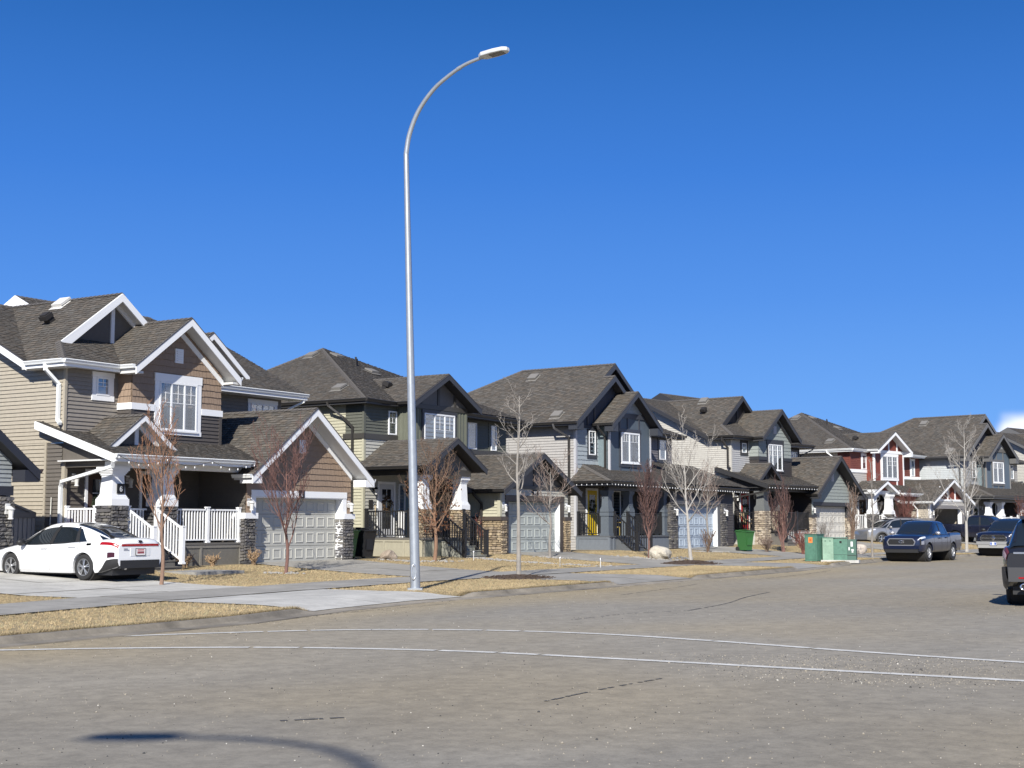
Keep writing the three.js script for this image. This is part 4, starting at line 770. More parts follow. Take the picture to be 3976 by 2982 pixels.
{
  const ws = [-45, -30, -20, -12, -7, -4, ...range(-2.5, 6.5, .6), ...[.05, .15, .3, .45, .6, .75, .86, .93].map((t) => (s) => 6.5 + (curbW(s) - .16 - 6.5) * t), (s) => curbW(s) - .16];
  struct('lawn', sheet(range(-44, 110, .5), ws, -.012, grassTone), M('dry_lawn', [.34, .27, .16], { roughness: 1, map: rep(roughGrain, .9), bumpMap: rep(roughGrain, 3), bumpScale: .03, vertexColors: true }));
}
// concrete laid in slabs with open joints; each slab is its own mesh
function slabs(name, s0, s1, wa, wb, ds, nw, lift, m) {
  const base = struct(name, sheet(range(s0, s1, .5), range(0, 1, .1).map((t) => (s) => wa(s) + .02 + (wb(s) - wa(s) - .04) * t), lift - .03), darkGap), n = Math.max(1, Math.round((s1 - s0) / ds));
  for (let i = 0; i < n; i++) for (let j = 0; j < nw; j++) {
    const a = s0 + (s1 - s0) * i / n + .006, b = s0 + (s1 - s0) * (i + 1) / n - .006, q = (t) => (s) => wa(s) + (wb(s) - wa(s)) * t, t0 = j / nw + .002, t1 = (j + 1) / nw - .002, li = lift + rr(-.003, .003), v = rr(.93, 1.05);
    const g = sheet(range(a, b, .8), range(t0, t1, (t1 - t0) / 4).map(q), li, () => [v, v, v * .99]);
    part(base, 'concrete_slab', g, m);
  }
  return base;
}
const concV = M('concrete_slab', [.315, .30, .27], { roughness: .9, map: rep(roughGrain, .35), bumpMap: rep(roughGrain, 2), bumpScale: .003, vertexColors: true });
const concLight = M('concrete_light', [.50, .485, .445], { roughness: .88, map: rep(roughGrain, .3), bumpMap: rep(roughGrain, 2), bumpScale: .002, vertexColors: true });
slabs('sidewalk', -42, 100, walk0, walk1, 1.6, 1, .016, concV);
drives.forEach(([a, b, w], i) => {
  const m = i === 0 ? concLight : concV;
  slabs('driveway', a, b, () => w, walk0, (b - a) / 2, 4, .008, m).name = i ? 'driveway_' + String(2 * i).padStart(3, '0') : 'driveway';
  slabs('driveway', a, b, walk1, (s) => curbW(s) - .02, (b - a) / 2, 2, .008, m).name = 'driveway_' + String(2 * i + 1).padStart(3, '0');
});
// kerb and gutter pan
{
  const d0 = (s) => drives.reduce((m, [a, b]) => Math.max(m, smooth(a - .9, a - .2, s) * smooth(b + .9, b + .2, s)), 0);
  const ss = range(-44, 110, .25), pos = [], col = [], idx = [], prof = (s) => { const c = curbW(s), d = drives.reduce((m, [a, b]) => Math.max(m, smooth(a - .6, a - .05, s) * smooth(b + .6, b + .05, s)), 0), h = .10 - .075 * d; return [[c - .17, h - .06], [c - .17, h + .004], [c - .03, h], [c + .02, h * .25 + .01], [c + .06, .014], [c + .42, .02], [c + .43, -.03]]; };
  for (const s of ss) { const v = .9 + .2 * vnoise(s * 1.7, 2, 5) - (Math.abs(s / 3 - Math.round(s / 3)) < .03 ? .3 : 0); for (const [w, y] of prof(s)) { const [x, z] = at(s, w); pos.push(x, y, z); const dirt = 1 - .35 * fbm(s * .8, w * 6, 15, 3); const soil = .78 + .22 * d0(s); col.push(v * dirt * 1.08 * soil, v * dirt * soil, v * dirt * .88 * soil); } }
  for (let i = 0; i < ss.length - 1; i++) for (let j = 0; j < 6; j++) { const a = i * 7 + j, b = a + 7; idx.push(a, a + 1, b, a + 1, b + 1, b); }
  let g = new THREE.BufferGeometry(); g.setAttribute('position', new THREE.Float32BufferAttribute(pos, 3)); g.setAttribute('color', new THREE.Float32BufferAttribute(col, 3)); g.setIndex(idx); g = toCreasedNormals(g, .4);
  struct('kerb', uvBox(g), M('kerb_concrete', [.33, .315, .285], { roughness: .92, map: rep(roughGrain, .8), bumpMap: rep(roughGrain, 2), bumpScale: .006, vertexColors: true }));
}
// painted lines of the crossing, worn thin
function stripe(name, pts, w, m, y = .005, wear = 0) {
  const c = new THREE.CatmullRomCurve3(pts.map(([x, z]) => V(x, y, z)), false, 'centripetal'), N = Math.round(c.getLength() / .06), P = c.getSpacedPoints(N), pos = [];
  for (let i = 0; i < N; i++) {
    const a = P[i], b = P[i + 1], t = b.clone().sub(a).normalize(), nx = -t.z, nz = t.x;
    if (wear && hash(i, 3, 9) < wear * (1.6 * fbm(i * .06, 1, 4, 3))) continue;
    const e = () => (rnd() - .5) * .02, h = w / 2, q = [[a, -h + e()], [b, -h + e()], [b, h + e()], [a, h + e()]].map(([p, k]) => [p.x + nx * k, y, p.z + nz * k]);
    pos.push(...q[0], ...q[2], ...q[1], ...q[0], ...q[3], ...q[2]);
  }
  const g = new THREE.BufferGeometry(); g.setAttribute('position', new THREE.Float32BufferAttribute(pos, 3)); g.computeVertexNormals(); return struct(name, uvBox(g), m);
}
const paint = M('road_paint', [.60, .585, .54], { roughness: .8, map: rep(roughGrain, 1.2) });
stripe('road_marking', [[-12, -16.4], [-9.3, -17.6], [-6.6, -18.5], [-4.7, -18.85], [-2.9, -18.9], [-.62, -18.35], [1.23, -17.35], [3.13, -16.2], [5.26, -14.9], [8, -13.3]], .17, paint, .006, .03);
stripe('road_marking_001', [[-11.5, -17.2], [-9.2, -18.9], [-7.1, -20.1], [-5.7, -20.8], [-4.2, -21.5], [-2.6, -22.05], [-.74, -22.05], [1.2, -21.3], [2.8, -19.95], [4.4, -18.3], [5.76, -17.05], [6.7, -16.3]], .17, paint, .0065, .05);
const tar = M('tar', [.075, .072, .068], { roughness: .85 });
for (const [pts, w] of [[[[3.3, -27], [4.4, -29.5], [5.2, -32], [6.2, -34.5]], .05], [[[1.0, -24.4], [2.2, -26.2], [3.3, -27]], .03], [[[7.6, -43], [9.6, -47], [11.2, -50.5]], .05], [[[-5.5, -22.8], [-4.2, -24.2], [-3, -26.5], [-1.2, -29.5]], .025], [[[.3, -13.2], [.9, -14.2], [1.6, -15.2]], .035], [[[-1.9, -11.9], [-1.4, -12.1]], .05], [[[2.5, -33], [4, -36.5], [5, -39]], .03]]) stripe(numbered('road_crack'), pts, w, tar, .004, .35);
// loose gravel on the asphalt
{
  const g = new THREE.IcosahedronGeometry(1, 0), im = new THREE.InstancedMesh(g, M('grit', [1, 1, 1], { roughness: .9 }), 9000), m = new THREE.Matrix4(), q = new THREE.Quaternion();
  for (let i = 0; i < 9000; i++) {
    let x, z; const d = 7 + 26 * Math.pow(rnd(), 1.3); z = -d; x = (rnd() * 2 - 1) * d * .40; if (i % 3 === 0) { const s = rr(-22, 30); [x, z] = at(s, curbW(s) + .4 + 1.6 * rnd() ** 2); }
    if (i % 4 === 0) { const k = rnd(); x = 2.5 + k * 3 + rr(-.8, .8); z = -16.6 - rr(-1.6, 1.6) + k * 1; }
    const r = rr(.003, .006) * (rnd() < .05 ? 1.8 : 1), b = rnd(); q.setFromEuler(new THREE.Euler(rnd() * 6, rnd() * 6, 0)); m.compose(V(x, r * .4, z), q, V(r * rr(.8, 1.5), r * rr(.6, 1), r * rr(.8, 1.5))); im.setMatrixAt(i, m);
    im.setColorAt(i, b < .5 ? C(.30, .27, .22) : b < .75 ? C(.16, .15, .14) : b < .8 ? C(.5, .48, .43) : C(.05, .05, .05));
  }
  im.name = 'loose_gravel'; tag(im, 'loose pale and dark grit scattered over the asphalt road', 'gravel', null, 'stuff'); im.castShadow = im.receiveShadow = true; scene.add(im);
}
// dormant straw-coloured grass blades
{
  const blades = []; for (let i = 0; i < 6; i++) { const a = i * 1.05 + .3, l = .5 + .5 * hash(i, 1), dx = Math.cos(a), dz = Math.sin(a), w = .09; blades.push([dx * .2 - dz * w, 0, dz * .2 + dx * w], [dx * .2 + dz * w, 0, dz * .2 - dx * w], [dx * (.3 + l * .9), .55 + l * .45, dz * (.3 + l * .9)]); }
  const g = new THREE.BufferGeometry(); g.setAttribute('position', new THREE.Float32BufferAttribute(blades.flat(), 3)); g.computeVertexNormals();
  const N = 120000, im = new THREE.InstancedMesh(g, M('grass_blade', [1, 1, 1], { roughness: .95 }), N), m = new THREE.Matrix4(), q = new THREE.Quaternion(); let k = 0;
  for (let t = 0; t < N * 3 && k < N; t++) {
    const near = rnd() < .75, s = near ? rr(-24, 22) : rr(22, 62), c = curbW(s), w = rnd() < .06 ? c - .16 - rnd() * .12 : rr(.4, c - .15); if (w > walk0(s) - .03 && w < walk1(s) + .03) continue; if (inDrive(s, .03)) continue;
    const [x, z] = at(s, w), p = fbm(x * .6, z * .6, 91, 3), edge = smooth(.5, .16, c - w), r = rr(.02, .05) * (1 + edge * .5);
    q.setFromEuler(new THREE.Euler(rr(-.3, .3), rnd() * 6.28, rr(-.3, .3))); m.compose(V(x, hgt(s, w) - .016, z), q, V(r, r * rr(.7, 1.25), r)); im.setMatrixAt(k, m);
    const v = rr(.75, 1.2) * (.75 + .5 * p) * (1 - edge * .35), gr = rnd() < .1 ? .85 : 1; im.setColorAt(k++, C(.46 * v * gr, .36 * v, .21 * v)); 
  }
  im.count = k; im.name = 'lawn_grass'; tag(im, 'short dormant straw-coloured grass on the front lawns and verges', 'grass', null, 'stuff'); im.castShadow = im.receiveShadow = true; scene.add(im);
}
// ---------- the row of houses ----------
const soffW = M('soffit_white', [.62, .62, .61], { roughness: .7 }), soffD = M('soffit_dark', [.035, .034, .036], { roughness: .8 });
const bronze = M('gutter_bronze', [.035, .033, .032], { roughness: .4 }), gutW = M('gutter_white', [.78, .80, .80], { roughness: .35 }), charcoal = trimTone('charcoal', [.04, .041, .046]), darkTaupe = trimTone('dark_taupe', [.055, .052, .047]);
const deckGrey = wallTone('deck_grey', [.17, .16, .145]), lampW = M('lamp_white', [.7, .7, .69], { roughness: .4 });
const houseA = modelA({
  label: 'tan and brown duplex with white trim and a house number 6 on its porch post', pos: [-8.19, .40, -45.4], deg: 32.3,
  wall1: wallTone('tan_siding', [.47, .42, .335]), wall2: wallTone('umber_siding', [.10, .088, .08]), wall3: wallTone('taupe_siding', [.155, .138, .118]), wing: wallTone('greige_siding', [.30, .27, .235]), wing2: wallTone('taupe_siding2', [.22, .2, .175]), bay: wallTone('brown_shake', [.36, .262, .19], .8), base: wallTone('taupe_siding', [0, 0, 0]),
  trim: white, soffit: soffW, gut: gutW, stone: stoneDark, rail: white, colM: white, corner: wallTone('tan_siding', [0, 0, 0]), doorM: M('brown_door', [.055, .03, .022]), deckM: deckGrey, skirtM: wallTone('skirt_taupe', [.20, .19, .165]), battenM: wallTone('batten_taupe', [.26, .245, .215]), gdoor: M('garage_sage', [.43, .425, .385], { roughness: .5 }), lampM: lampW, ventBox: M('vent_white', [.6, .59, .56]), num2: '8',
});
plaque(houseA, FR(0), -5.5, 2.23, .25, .26, -.03, '6', '#131417', '#d6d8da', 'serif');
const houseB = modelB({
  label: 'olive and cream house with a big hip roof behind the street lamp', pos: [-.164, .47, -58], deg: 33.6,
  side: wallTone('cream_siding', [.55, .53, .40]), dark: wallTone('olive_siding', [.135, .14, .115]), low: wallTone('offwhite_siding', [.55, .54, .48]), panel: wallTone('olive_panel', [.17, .18, .14]), gablePanel: wallTone('taupe_panel', [.165, .16, .155]), battens: true,
  trim: charcoal, beamM: darkTaupe, beltM: darkTaupe, win: white, soffit: soffD, gut: bronze, stone: stoneTan, rail: blackMetal, colM: white, cornerM: wallTone('cream_siding', [0, 0, 0]), garTrim: M('umber_trim', [.075, .06, .05], { roughness: .5 }), gdoor: M('garage_greygreen', [.36, .385, .365], { roughness: .5 }), doorM: M('storm_white', [.55, .56, .58], { roughness: .4 }), deckM: deckGrey, stepM: wallTone('step_sage', [.33, .33, .28]), skirtM: wallTone('skirt_cream', [.46, .43, .33]), skirtF: wallTone('skirt_sage', [.24, .25, .2]), num: '11',
});
const houseC = modelC({
  label: 'blue-grey house with stepped front gables and a bright yellow front door', pos: [8.293, .435, -71.76], deg: 35.1,
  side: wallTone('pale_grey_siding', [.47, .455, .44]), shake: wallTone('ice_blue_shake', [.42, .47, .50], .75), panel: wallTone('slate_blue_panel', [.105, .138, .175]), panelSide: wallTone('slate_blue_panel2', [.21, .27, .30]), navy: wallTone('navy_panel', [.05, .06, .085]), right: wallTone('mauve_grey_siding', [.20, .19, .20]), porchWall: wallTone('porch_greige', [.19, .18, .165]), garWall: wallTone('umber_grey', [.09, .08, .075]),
  trim: trimTone('charcoal_blue', [.040, .044, .055]), beamM: trimTone('blue_black', [.05, .055, .07]), soffit: soffD, gut: bronze, stone: stoneDark, rail: blackMetal, colM: wallTone('col_slate', [.13, .155, .185]), cornerM: trimTone('corner_pale', [.46, .46, .48]), garTrim: trimTone('gar_grey', [.11, .11, .115]), gdoor: M('garage_blue', [.36, .42, .49], { roughness: .5 }), doorM: M('yellow_door', [.72, .50, .015], { roughness: .4 }), deckM: wallTone('deck_slate', [.12, .13, .145]), skirtM: wallTone('skirt_slate', [.19, .215, .25]),
});
const houseD = modelA({
  label: 'off-white and grey-green house with black trim and a red front door', pos: [17.67, .63, -83.56], deg: 39.5,
  wall1: wallTone('ivory_siding', [.60, .58, .53]), wall2: wallTone('black_brown', [.055, .048, .046]), wall3: wallTone('black_brown', [0, 0, 0]), wing: wallTone('pale_wing', [.52, .52, .52]), wing2: wallTone('black_brown', [0, 0, 0]), bay: wallTone('sage_shake', [.34, .375, .36], .8), base: wallTone('black_brown', [0, 0, 0]), capM: charcoal, beamM: charcoal, beamM2: charcoal, ventM: M('vent_pale', [.5, .5, .52]),
  trim: trimTone('charcoal_d', [.035, .035, .038]), soffit: soffD, gut: bronze, stone: stoneLight, rail: blackMetal, colM: wallTone('col_grey', [.17, .18, .18]), corner: wallTone('ivory_siding', [0, 0, 0]), doorM: M('red_door', [.45, .02, .02], { roughness: .4 }), door2: M('brown_door', [0, 0, 0]), deckM: deckGrey, skirtM: wallTone('skirt_offwhite', [.58, .58, .54]), gdoor: M('garage_ivory', [.52, .50, .45], { roughness: .5 }), lampM: lampW,
});
const houseE = modelB({
  label: 'barn-red house with white trim and an open garage', pos: [28.06, .58, -95.15], deg: 43.4, returns: true, winTrim: true, bayPosts: true, openGarage: true,
  side: wallTone('beige_siding', [.56, .50, .41]), dark: wallTone('red_siding', [.20, .06, .045]), low: wallTone('bone_siding', [.55, .53, .5]), panel: wallTone('red_panel', [.23, .058, .04]), bayTrim: white, bayCorner: white, bayBack: 'curtain',
  trim: white, win: white, soffit: soffW, gut: gutW, stone: stoneDark, rail: white, colM: white, cornerM: white, garTrim: trimTone('gar_taupe', [.2, .19, .19]), gdoor: concrete, doorM: M('brown_door', [0, 0, 0]), deckM: deckGrey, skirtM: wallTone('skirt_taupe', [0, 0, 0]),
  pf: -1.2, porch: { u: -4.25, half: 1.66, y: 3.12, pitch: .46, wF: -1.05 },
});
const houseF = modelC({
  label: 'steel-blue house with pale siding and white porch columns beyond the red house', pos: [37.62, .414, -103.8], deg: 43,
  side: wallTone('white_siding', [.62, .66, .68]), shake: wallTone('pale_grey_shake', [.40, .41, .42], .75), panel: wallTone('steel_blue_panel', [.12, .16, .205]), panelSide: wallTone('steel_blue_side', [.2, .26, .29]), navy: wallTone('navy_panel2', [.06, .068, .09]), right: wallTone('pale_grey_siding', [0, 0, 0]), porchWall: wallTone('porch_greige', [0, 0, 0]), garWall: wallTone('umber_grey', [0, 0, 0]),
  trim: trimTone('grey_trim', [.13, .128, .125]), soffit: soffD, gut: trimTone('gut_grey', [.09, .088, .088]), stone: stoneDark, rail: white, colM: white, cornerM: trimTone('corner_grey', [.22, .21, .2]), garTrim: charcoal, gdoor: M('garage_blue', [0, 0, 0]), doorM: M('storm_white', [0, 0, 0]), deckM: deckGrey, skirtM: wallTone('skirt_slate', [0, 0, 0]),
});
const houseG = modelA({
  label: 'grey house with dark fascia at the far end of the row', pos: [48.8, .5, -112], deg: 46,
  wall1: wallTone('ivory_siding', [0, 0, 0]), wall2: wallTone('umber_siding', [0, 0, 0]), wall3: wallTone('umber_siding', [0, 0, 0]), wing: wallTone('pale_wing', [0, 0, 0]), bay: wallTone('pale_grey_shake', [0, 0, 0]), base: wallTone('umber_siding', [0, 0, 0]), capM: charcoal, beamM: charcoal, beamM2: charcoal,
  trim: trimTone('grey_trim', [0, 0, 0]), soffit: soffD, gut: trimTone('gut_grey', [0, 0, 0]), stone: stoneDark, rail: blackMetal, colM: white, corner: wallTone('ivory_siding', [0, 0, 0]), doorM: M('brown_door', [0, 0, 0]), deckM: deckGrey, skirtM: wallTone('skirt_slate', [0, 0, 0]), gdoor: M('garage_ivory', [0, 0, 0]), lampM: lampW,
});
// neighbour at the frame's left edge: only the end of its garage shows
{
  const H = new House('house', 'dark-trimmed neighbouring garage with grey ledgestone beside the white sedan', [-16.2, .35, -34.9], 31), P = (n, g, m) => H.part(n, g, m), G = () => new GB(), navyT = trimTone('navy_trim', [.022, .024, .034]), blueSide = wallTone('grey_blue_siding', [.36, .39, .41]);
  const yg = (u) => 2.76 + .75 * (3.05 - Math.abs(u - 2.28)) - .17;
  H.wall(FR(0), [[[-.37, 2.3], [4.85, 2.3], [4.85, yg(4.85)], [2.28, yg(2.28)], [-.37, yg(-.37)]]], blueSide, { lap: .118 });
  P('garage_trim', G().box(-.4, 4.9, 2.05, 2.3, 0, .06), navyT); P('garage_trim', G().box(4.3, 4.5, 0, 2.05, -.3, .03), navyT); P('garage_trim', G().box(-.2, 0, 0, 2.05, -.3, .03), navyT); H.garageDoor(0, 4.3, 2.05, -.3, M('garage_sage', [0, 0, 0]));
  H.wall(FX(4.85), [rect(.0, 9, -.3, 2.8)], blueSide, { type: 'plain' }); H.wall(FL(-.37), [rect(-9, .0, -.3, 2.8)], blueSide, { type: 'plain' });
  H.pier(4.42, 4.9, -.3, 2.02, -.5, .07, stoneDark, 'FL'); H.pier(-.4, .05, -.3, 2.02, -.5, .07, stoneDark, 'FL', { cap: 200 });
  H.slope([[-.77, 2.76, -9], [-.77, 2.76, .55], [2.28, 5.05, .55], [2.28, 5.05, -9]], soffD); H.slope([[5.33, 2.76, .55], [5.33, 2.76, -9], [2.28, 5.05, -9], [2.28, 5.05, .55]], soffD);
  for (const s of [-1, 1]) { const ue = 2.28 + s * 3.07; P('rake_board', G().prism([[ue, 2.735, .552], [2.28, 5.035, .552], [2.28, 4.78, .552], [ue, 2.45, .552]], [0, 0, .04]), navyT); P('eave_return', G().box(ue - s * .02, ue - s * .5, 2.42, 2.74, .05, .56), navyT); H.gutter([ue, 2.775, -9], [ue, 2.775, .57], [s, 0], trimTone('gut_rust', [.06, .04, .035])); }
  H.lamp(FR(.09), 4.68, 1.6, lampW, 1.15);
  H.wall(FR(-9), [rect(-.37, 4.85, -.3, 2.8)], blueSide, { type: 'plain' });
}
// ---------- vehicles: lofted shells; local z = distance back from the nose minus the rear axle, forward is -z ----------
function spl(T0) {
  const n = T0.length, m = T0.map((p, i) => { const a = T0[Math.max(0, i - 1)], b = T0[Math.min(n - 1, i + 1)]; return b[0] === a[0] ? 0 : (b[1] - a[1]) / (b[0] - a[0]); });
  return (x) => { if (x <= T0[0][0]) return T0[0][1]; if (x >= T0[n - 1][0]) return T0[n - 1][1]; let i = 0; while (x > T0[i + 1][0]) i++; const h = T0[i + 1][0] - T0[i][0], t = (x - T0[i][0]) / h, t2 = t * t, t3 = t2 * t; return (2 * t3 - 3 * t2 + 1) * T0[i][1] + (t3 - 2 * t2 + t) * h * m[i] + (-2 * t3 + 3 * t2) * T0[i + 1][1] + (t3 - t2) * h * m[i + 1]; };
}
const paintM = (key, rgb, metal = 0, rough = .28) => M(key, rgb, { phys: true, roughness: rough, metalness: metal, clearcoat: 1, clearcoatRoughness: .04 });
const tyreM = M('tyre', [.022, .022, .023], { roughness: .85 }), rimM = M('rim_alloy', [.62, .63, .65], { metalness: .85, roughness: .3 }), chromeM = M('chrome', [.8, .81, .83], { metalness: 1, roughness: .12 });
const blackP = M('black_plastic', [.018, .018, .019], { roughness: .55 }), tint = M('tinted_glass', [.012, .016, .02], { phys: true, roughness: .04, clearcoat: 1, clearcoatRoughness: .02 }), redLens = M('red_lens', [.30, .006, .01], { roughness: .15 }), clearLens = M('headlamp_lens', [.62, .65, .70], { phys: true, roughness: .08, clearcoat: 1 }), silverM = M('silver_trim', [.5, .5, .52], { metalness: .7, roughness: .3 });
function wheelGeo(R, w) { const h = w / 2, pr = [[R * .66, -h * .8], [R * .72, -h], [R * .93, -h], [R, -h * .7], [R, h * .7], [R * .93, h], [R * .72, h], [R * .66, h * .8]].map(([r, y]) => new THREE.Vector2(r, y)); const g = new THREE.LatheGeometry(pr, 40); g.rotateZ(Math.PI / 2); return g; }
function addWheel(car, x, z, R, w, side, spokes, rimR = .66) {
  const t = new THREE.Mesh(wheelGeo(R, w), tyreM); t.name = 'wheel'; t.position.set(x, R, z); t.castShadow = t.receiveShadow = true; car.add(t);
  const o = side * w / 2, g = new GB(), q = R * rimR;
  const ring = new THREE.LatheGeometry([[q * .86, -.5], [q * .9, .5], [q, .55], [q * 1.01, -.5]].map(([r, y]) => new THREE.Vector2(r, y * w * .5 * side + o * .35)), 36); ring.rotateZ(-Math.PI / 2); ring.computeVertexNormals(); g.add(ring);
  for (let i = 0; i < spokes; i++) { const a = i / spokes * 6.283 + .3, c = Math.cos(a), s = Math.sin(a); for (const d of [-.16, .16]) g.bar([o * .78, q * .12 * s, q * .12 * c], [o * .72, q * .93 * Math.sin(a + d), q * .93 * Math.cos(a + d)], q * .085, q * .11); }
  const hub = new THREE.CylinderGeometry(q * .2, q * .22, w * .3, 14); hub.rotateZ(Math.PI / 2); hub.translate(o * .72, 0, 0); g.add(hub);
  part(t, 'rim', g.geo(), rimM);
  const disc = new THREE.CylinderGeometry(q * .95, q * .95, .02, 24); disc.rotateZ(Math.PI / 2); disc.translate(o * .25, 0, 0); part(t, 'brake_disc', uvBox(flat(disc)), M('wheel_dark', [.02, .02, .021], { roughness: .6 }));
}
function vehicle(sp) {
  const car = thing(sp.name ?? 'parked_car', sp.label, sp.cat, [sp.at[0], sp.at[1], sp.at[2]], Math.atan2(-sp.dir[0], -sp.dir[1]), sp.group);
  const L = sp.L, zr = sp.rear, hw = spl(sp.hw), top = spl(sp.top), belt = spl(sp.belt), bot = spl(sp.bot), R = sp.R, aR = sp.arch ?? R * 1.14;
  const arch = (t) => { let y = -1; for (const w of [sp.front, sp.rear]) { const d = Math.abs(t - w); if (d < aR) y = Math.max(y, R * .98 + Math.sqrt(aR * aR - d * d)); } return y; };
  const half = (t) => {
    const h = hw(t), b = bot(t), be = belt(t), to = top(t), a = arch(t), pts = [[.78, b], [.93, b + .005], [.985, b + .09], [1, b + .42 * (be - b)], [.995, b + .68 * (be - b)], [sp.shoulder ?? .985, be - .1], [.965, be - .03], [.925, be], [.72, be + (to - be) * .75], [.4, be + (to - be) * .96], [0, to]];
    return pts.map(([f, y], i) => [f * h, i < 6 ? Math.max(y, Math.min(a + i * .004, be - .12 + i * .01)) : y]);
  };
  const B = (t, k) => { const p = half(t), i = Math.min(9, Math.floor(k)), f = k - i; return V(p[i][0] + (p[i + 1][0] - p[i][0]) * f, p[i][1] + (p[i + 1][1] - p[i][1]) * f, t - zr); };
  const ts = [0, .02, .06, .12]; for (let t = .2; t < L - .15; t += .06) ts.push(t); for (const w of [sp.front, sp.rear]) for (const k of [-1, -.985, -.95, -.88, .88, .95, .985, 1]) ts.push(w + k * aR); ts.push(L - .12, L - .06, L - .02, L); ts.sort((a, b) => a - b);
  const pos = [], idx = [], n = 21; for (const t of ts) { const p = half(t), row2 = [...p.slice(0, 10).map(([x, y]) => [-x, y]), ...p.slice().reverse()]; for (const [x, y] of row2) pos.push(x, y, t - zr); }
  for (let i = 0; i < ts.length - 1; i++) for (let j = 0; j < n - 1; j++) { const a = i * n + j, b = a + n; idx.push(a, a + 1, b, a + 1, b + 1, b); }
  for (const i of [0, ts.length - 1]) { const c = pos.length / 3, t = ts[i], q = half(t); pos.push(0, (q[0][1] + q[10][1]) / 2, t - zr); for (let j = 0; j < n - 1; j++) i ? idx.push(i * n + j, i * n + j + 1, c) : idx.push(i * n + j + 1, i * n + j, c); idx.push(...(i ? [i * n + n - 1, i * n, c] : [i * n, i * n + n - 1, c])); }
  let g = new THREE.BufferGeometry(); g.setAttribute('position', new THREE.Float32BufferAttribute(pos, 3)); g.setIndex(idx); g = toCreasedNormals(g, .62);
  part(car, 'body', uvBox(g), sp.paint);
  part(car, 'underbody', new GB().box(-hw(L / 2) * .8, hw(L / 2) * .8, bot(L / 2) - .04, belt(L / 2) - .15, .2 - zr, L - .2 - zr).geo(), blackP);
  // glasshouse
  const gy = spl(sp.roof), gb = spl(sp.gb), gr = spl(sp.gr), t0 = sp.roof[0][0], t1 = sp.roof[sp.roof.length - 1][0], fs = [0, .5, .86, .965, .993, 1];
  const gp = (t) => { const b = belt(t) - .02, r = gy(t), w0 = gb(t), w1 = gr(t); return [[w0, b], [w0 + (w1 - w0) * .47, b + (r - b) * fs[1]], [w1, b + (r - b) * fs[2]], [w1 - .08, b + (r - b) * fs[3]], [w1 * .5, b + (r - b) * fs[4]], [0, r]]; };
  const S = (t, k) => { const p = gp(t), i = Math.min(4, Math.floor(k)), f = k - i; return V(p[i][0] + (p[i + 1][0] - p[i][0]) * f, p[i][1] + (p[i + 1][1] - p[i][1]) * f, t - zr); };
  const patch = (fn, ta, tb, k0, k1, off, nt = 10, nk = 5, both = true) => {   // curved panel lying on a shell; ta/tb may depend on k (0..1)
    const P = [], I = []; const A = typeof ta === 'function' ? ta : () => ta, Bb = typeof tb === 'function' ? tb : () => tb;
    for (let s = 0; s < (both ? 2 : 1); s++) { const base = P.length / 3; for (let j = 0; j <= nk; j++) for (let i = 0; i <= nt; i++) { const q = j / nk, k = k0 + (k1 - k0) * q, t = A(q) + (Bb(q) - A(q)) * i / nt, v = fn(t, k), e1 = fn(t + .01, k).sub(fn(t - .01, k)), e2 = fn(t, Math.min(k + .02, 9.99)).sub(fn(t, Math.max(0, k - .02))), nn = e2.cross(e1).normalize(); if (nn.x * v.x < 0 && Math.abs(nn.x) > .2) nn.negate(); if (Math.abs(nn.x) <= .2 && nn.y < 0) nn.negate(); v.addScaledVector(nn, off); P.push(s ? -v.x : v.x, v.y, v.z); } for (let j = 0; j < nk; j++) for (let i = 0; i < nt; i++) { const a = base + j * (nt + 1) + i, b = a + nt + 1; I.push(a, b, a + 1, a + 1, b, b + 1); } }
    let q = new THREE.BufferGeometry(); q.setAttribute('position', new THREE.Float32BufferAttribute(P, 3)); q.setIndex(I); q.computeVertexNormals(); return uvBox(flat(q.toNonIndexed()));
  };
  {
    const P = [], I = [], tt = range(t0, t1, .05), m = 11; for (const t of tt) { const p = gp(t); for (const [x, y] of [...p.slice(0, 5).map(([x, y]) => [-x, y]), ...p.slice().reverse()]) P.push(x, y, t - zr); }
    for (let i = 0; i < tt.length - 1; i++) for (let j = 0; j < m - 1; j++) { const a = i * m + j, b = a + m; I.push(a, a + 1, b, a + 1, b + 1, b); }
    let q = new THREE.BufferGeometry(); q.setAttribute('position', new THREE.Float32BufferAttribute(P, 3)); q.setIndex(I); q = toCreasedNormals(q, .6); part(car, 'window_glass', uvBox(q), sp.glass ?? tint);
  }
  const [r0, r1] = sp.roofRange;
  part(car, 'roof', patch(S, r0, r1, 1.92, 5, .008, 24, 10), sp.roofPaint ?? sp.paint);
  part(car, 'window_rail', patch(S, t0 + .05, t1 - .05, 1.8, 2.35, .006, 40, 3), sp.paint);
  for (const [a, b, c, d, m, k0 = 0, k1 = 2.0] of sp.pillars) part(car, 'pillar', patch(S, (q) => a + (b - a) * q, (q) => c + (d - c) * q, k0, k1, .007, 4, 8), m ?? sp.paint);
  part(car, 'belt_trim', patch(S, t0 + .25, t1 - .2, 0, .10, .012, 30, 1), blackP);
  for (const w of [sp.front, sp.rear]) { const zz = w - zr; for (const s of [-1, 1]) { addWheel(car, s * (hw(w) - sp.tw / 2 - .02), zz, R, sp.tw, s, sp.spokes ?? 5, sp.rim); } const wl = new THREE.CylinderGeometry(aR * .99, aR * .99, hw(w) * 1.8, 28, 1, true, 0, Math.PI); wl.rotateX(-Math.PI / 2); wl.rotateZ(Math.PI / 2); const c2 = new THREE.CylinderGeometry(aR * .985, aR * .985, hw(w) * 1.84, 28, 1); c2.rotateZ(Math.PI / 2); c2.translate(0, R, zz); part(car, 'wheel_well', uvBox(flat(c2)).translate(0, .0, 0).scale(.96, 1, 1), darkGap); }
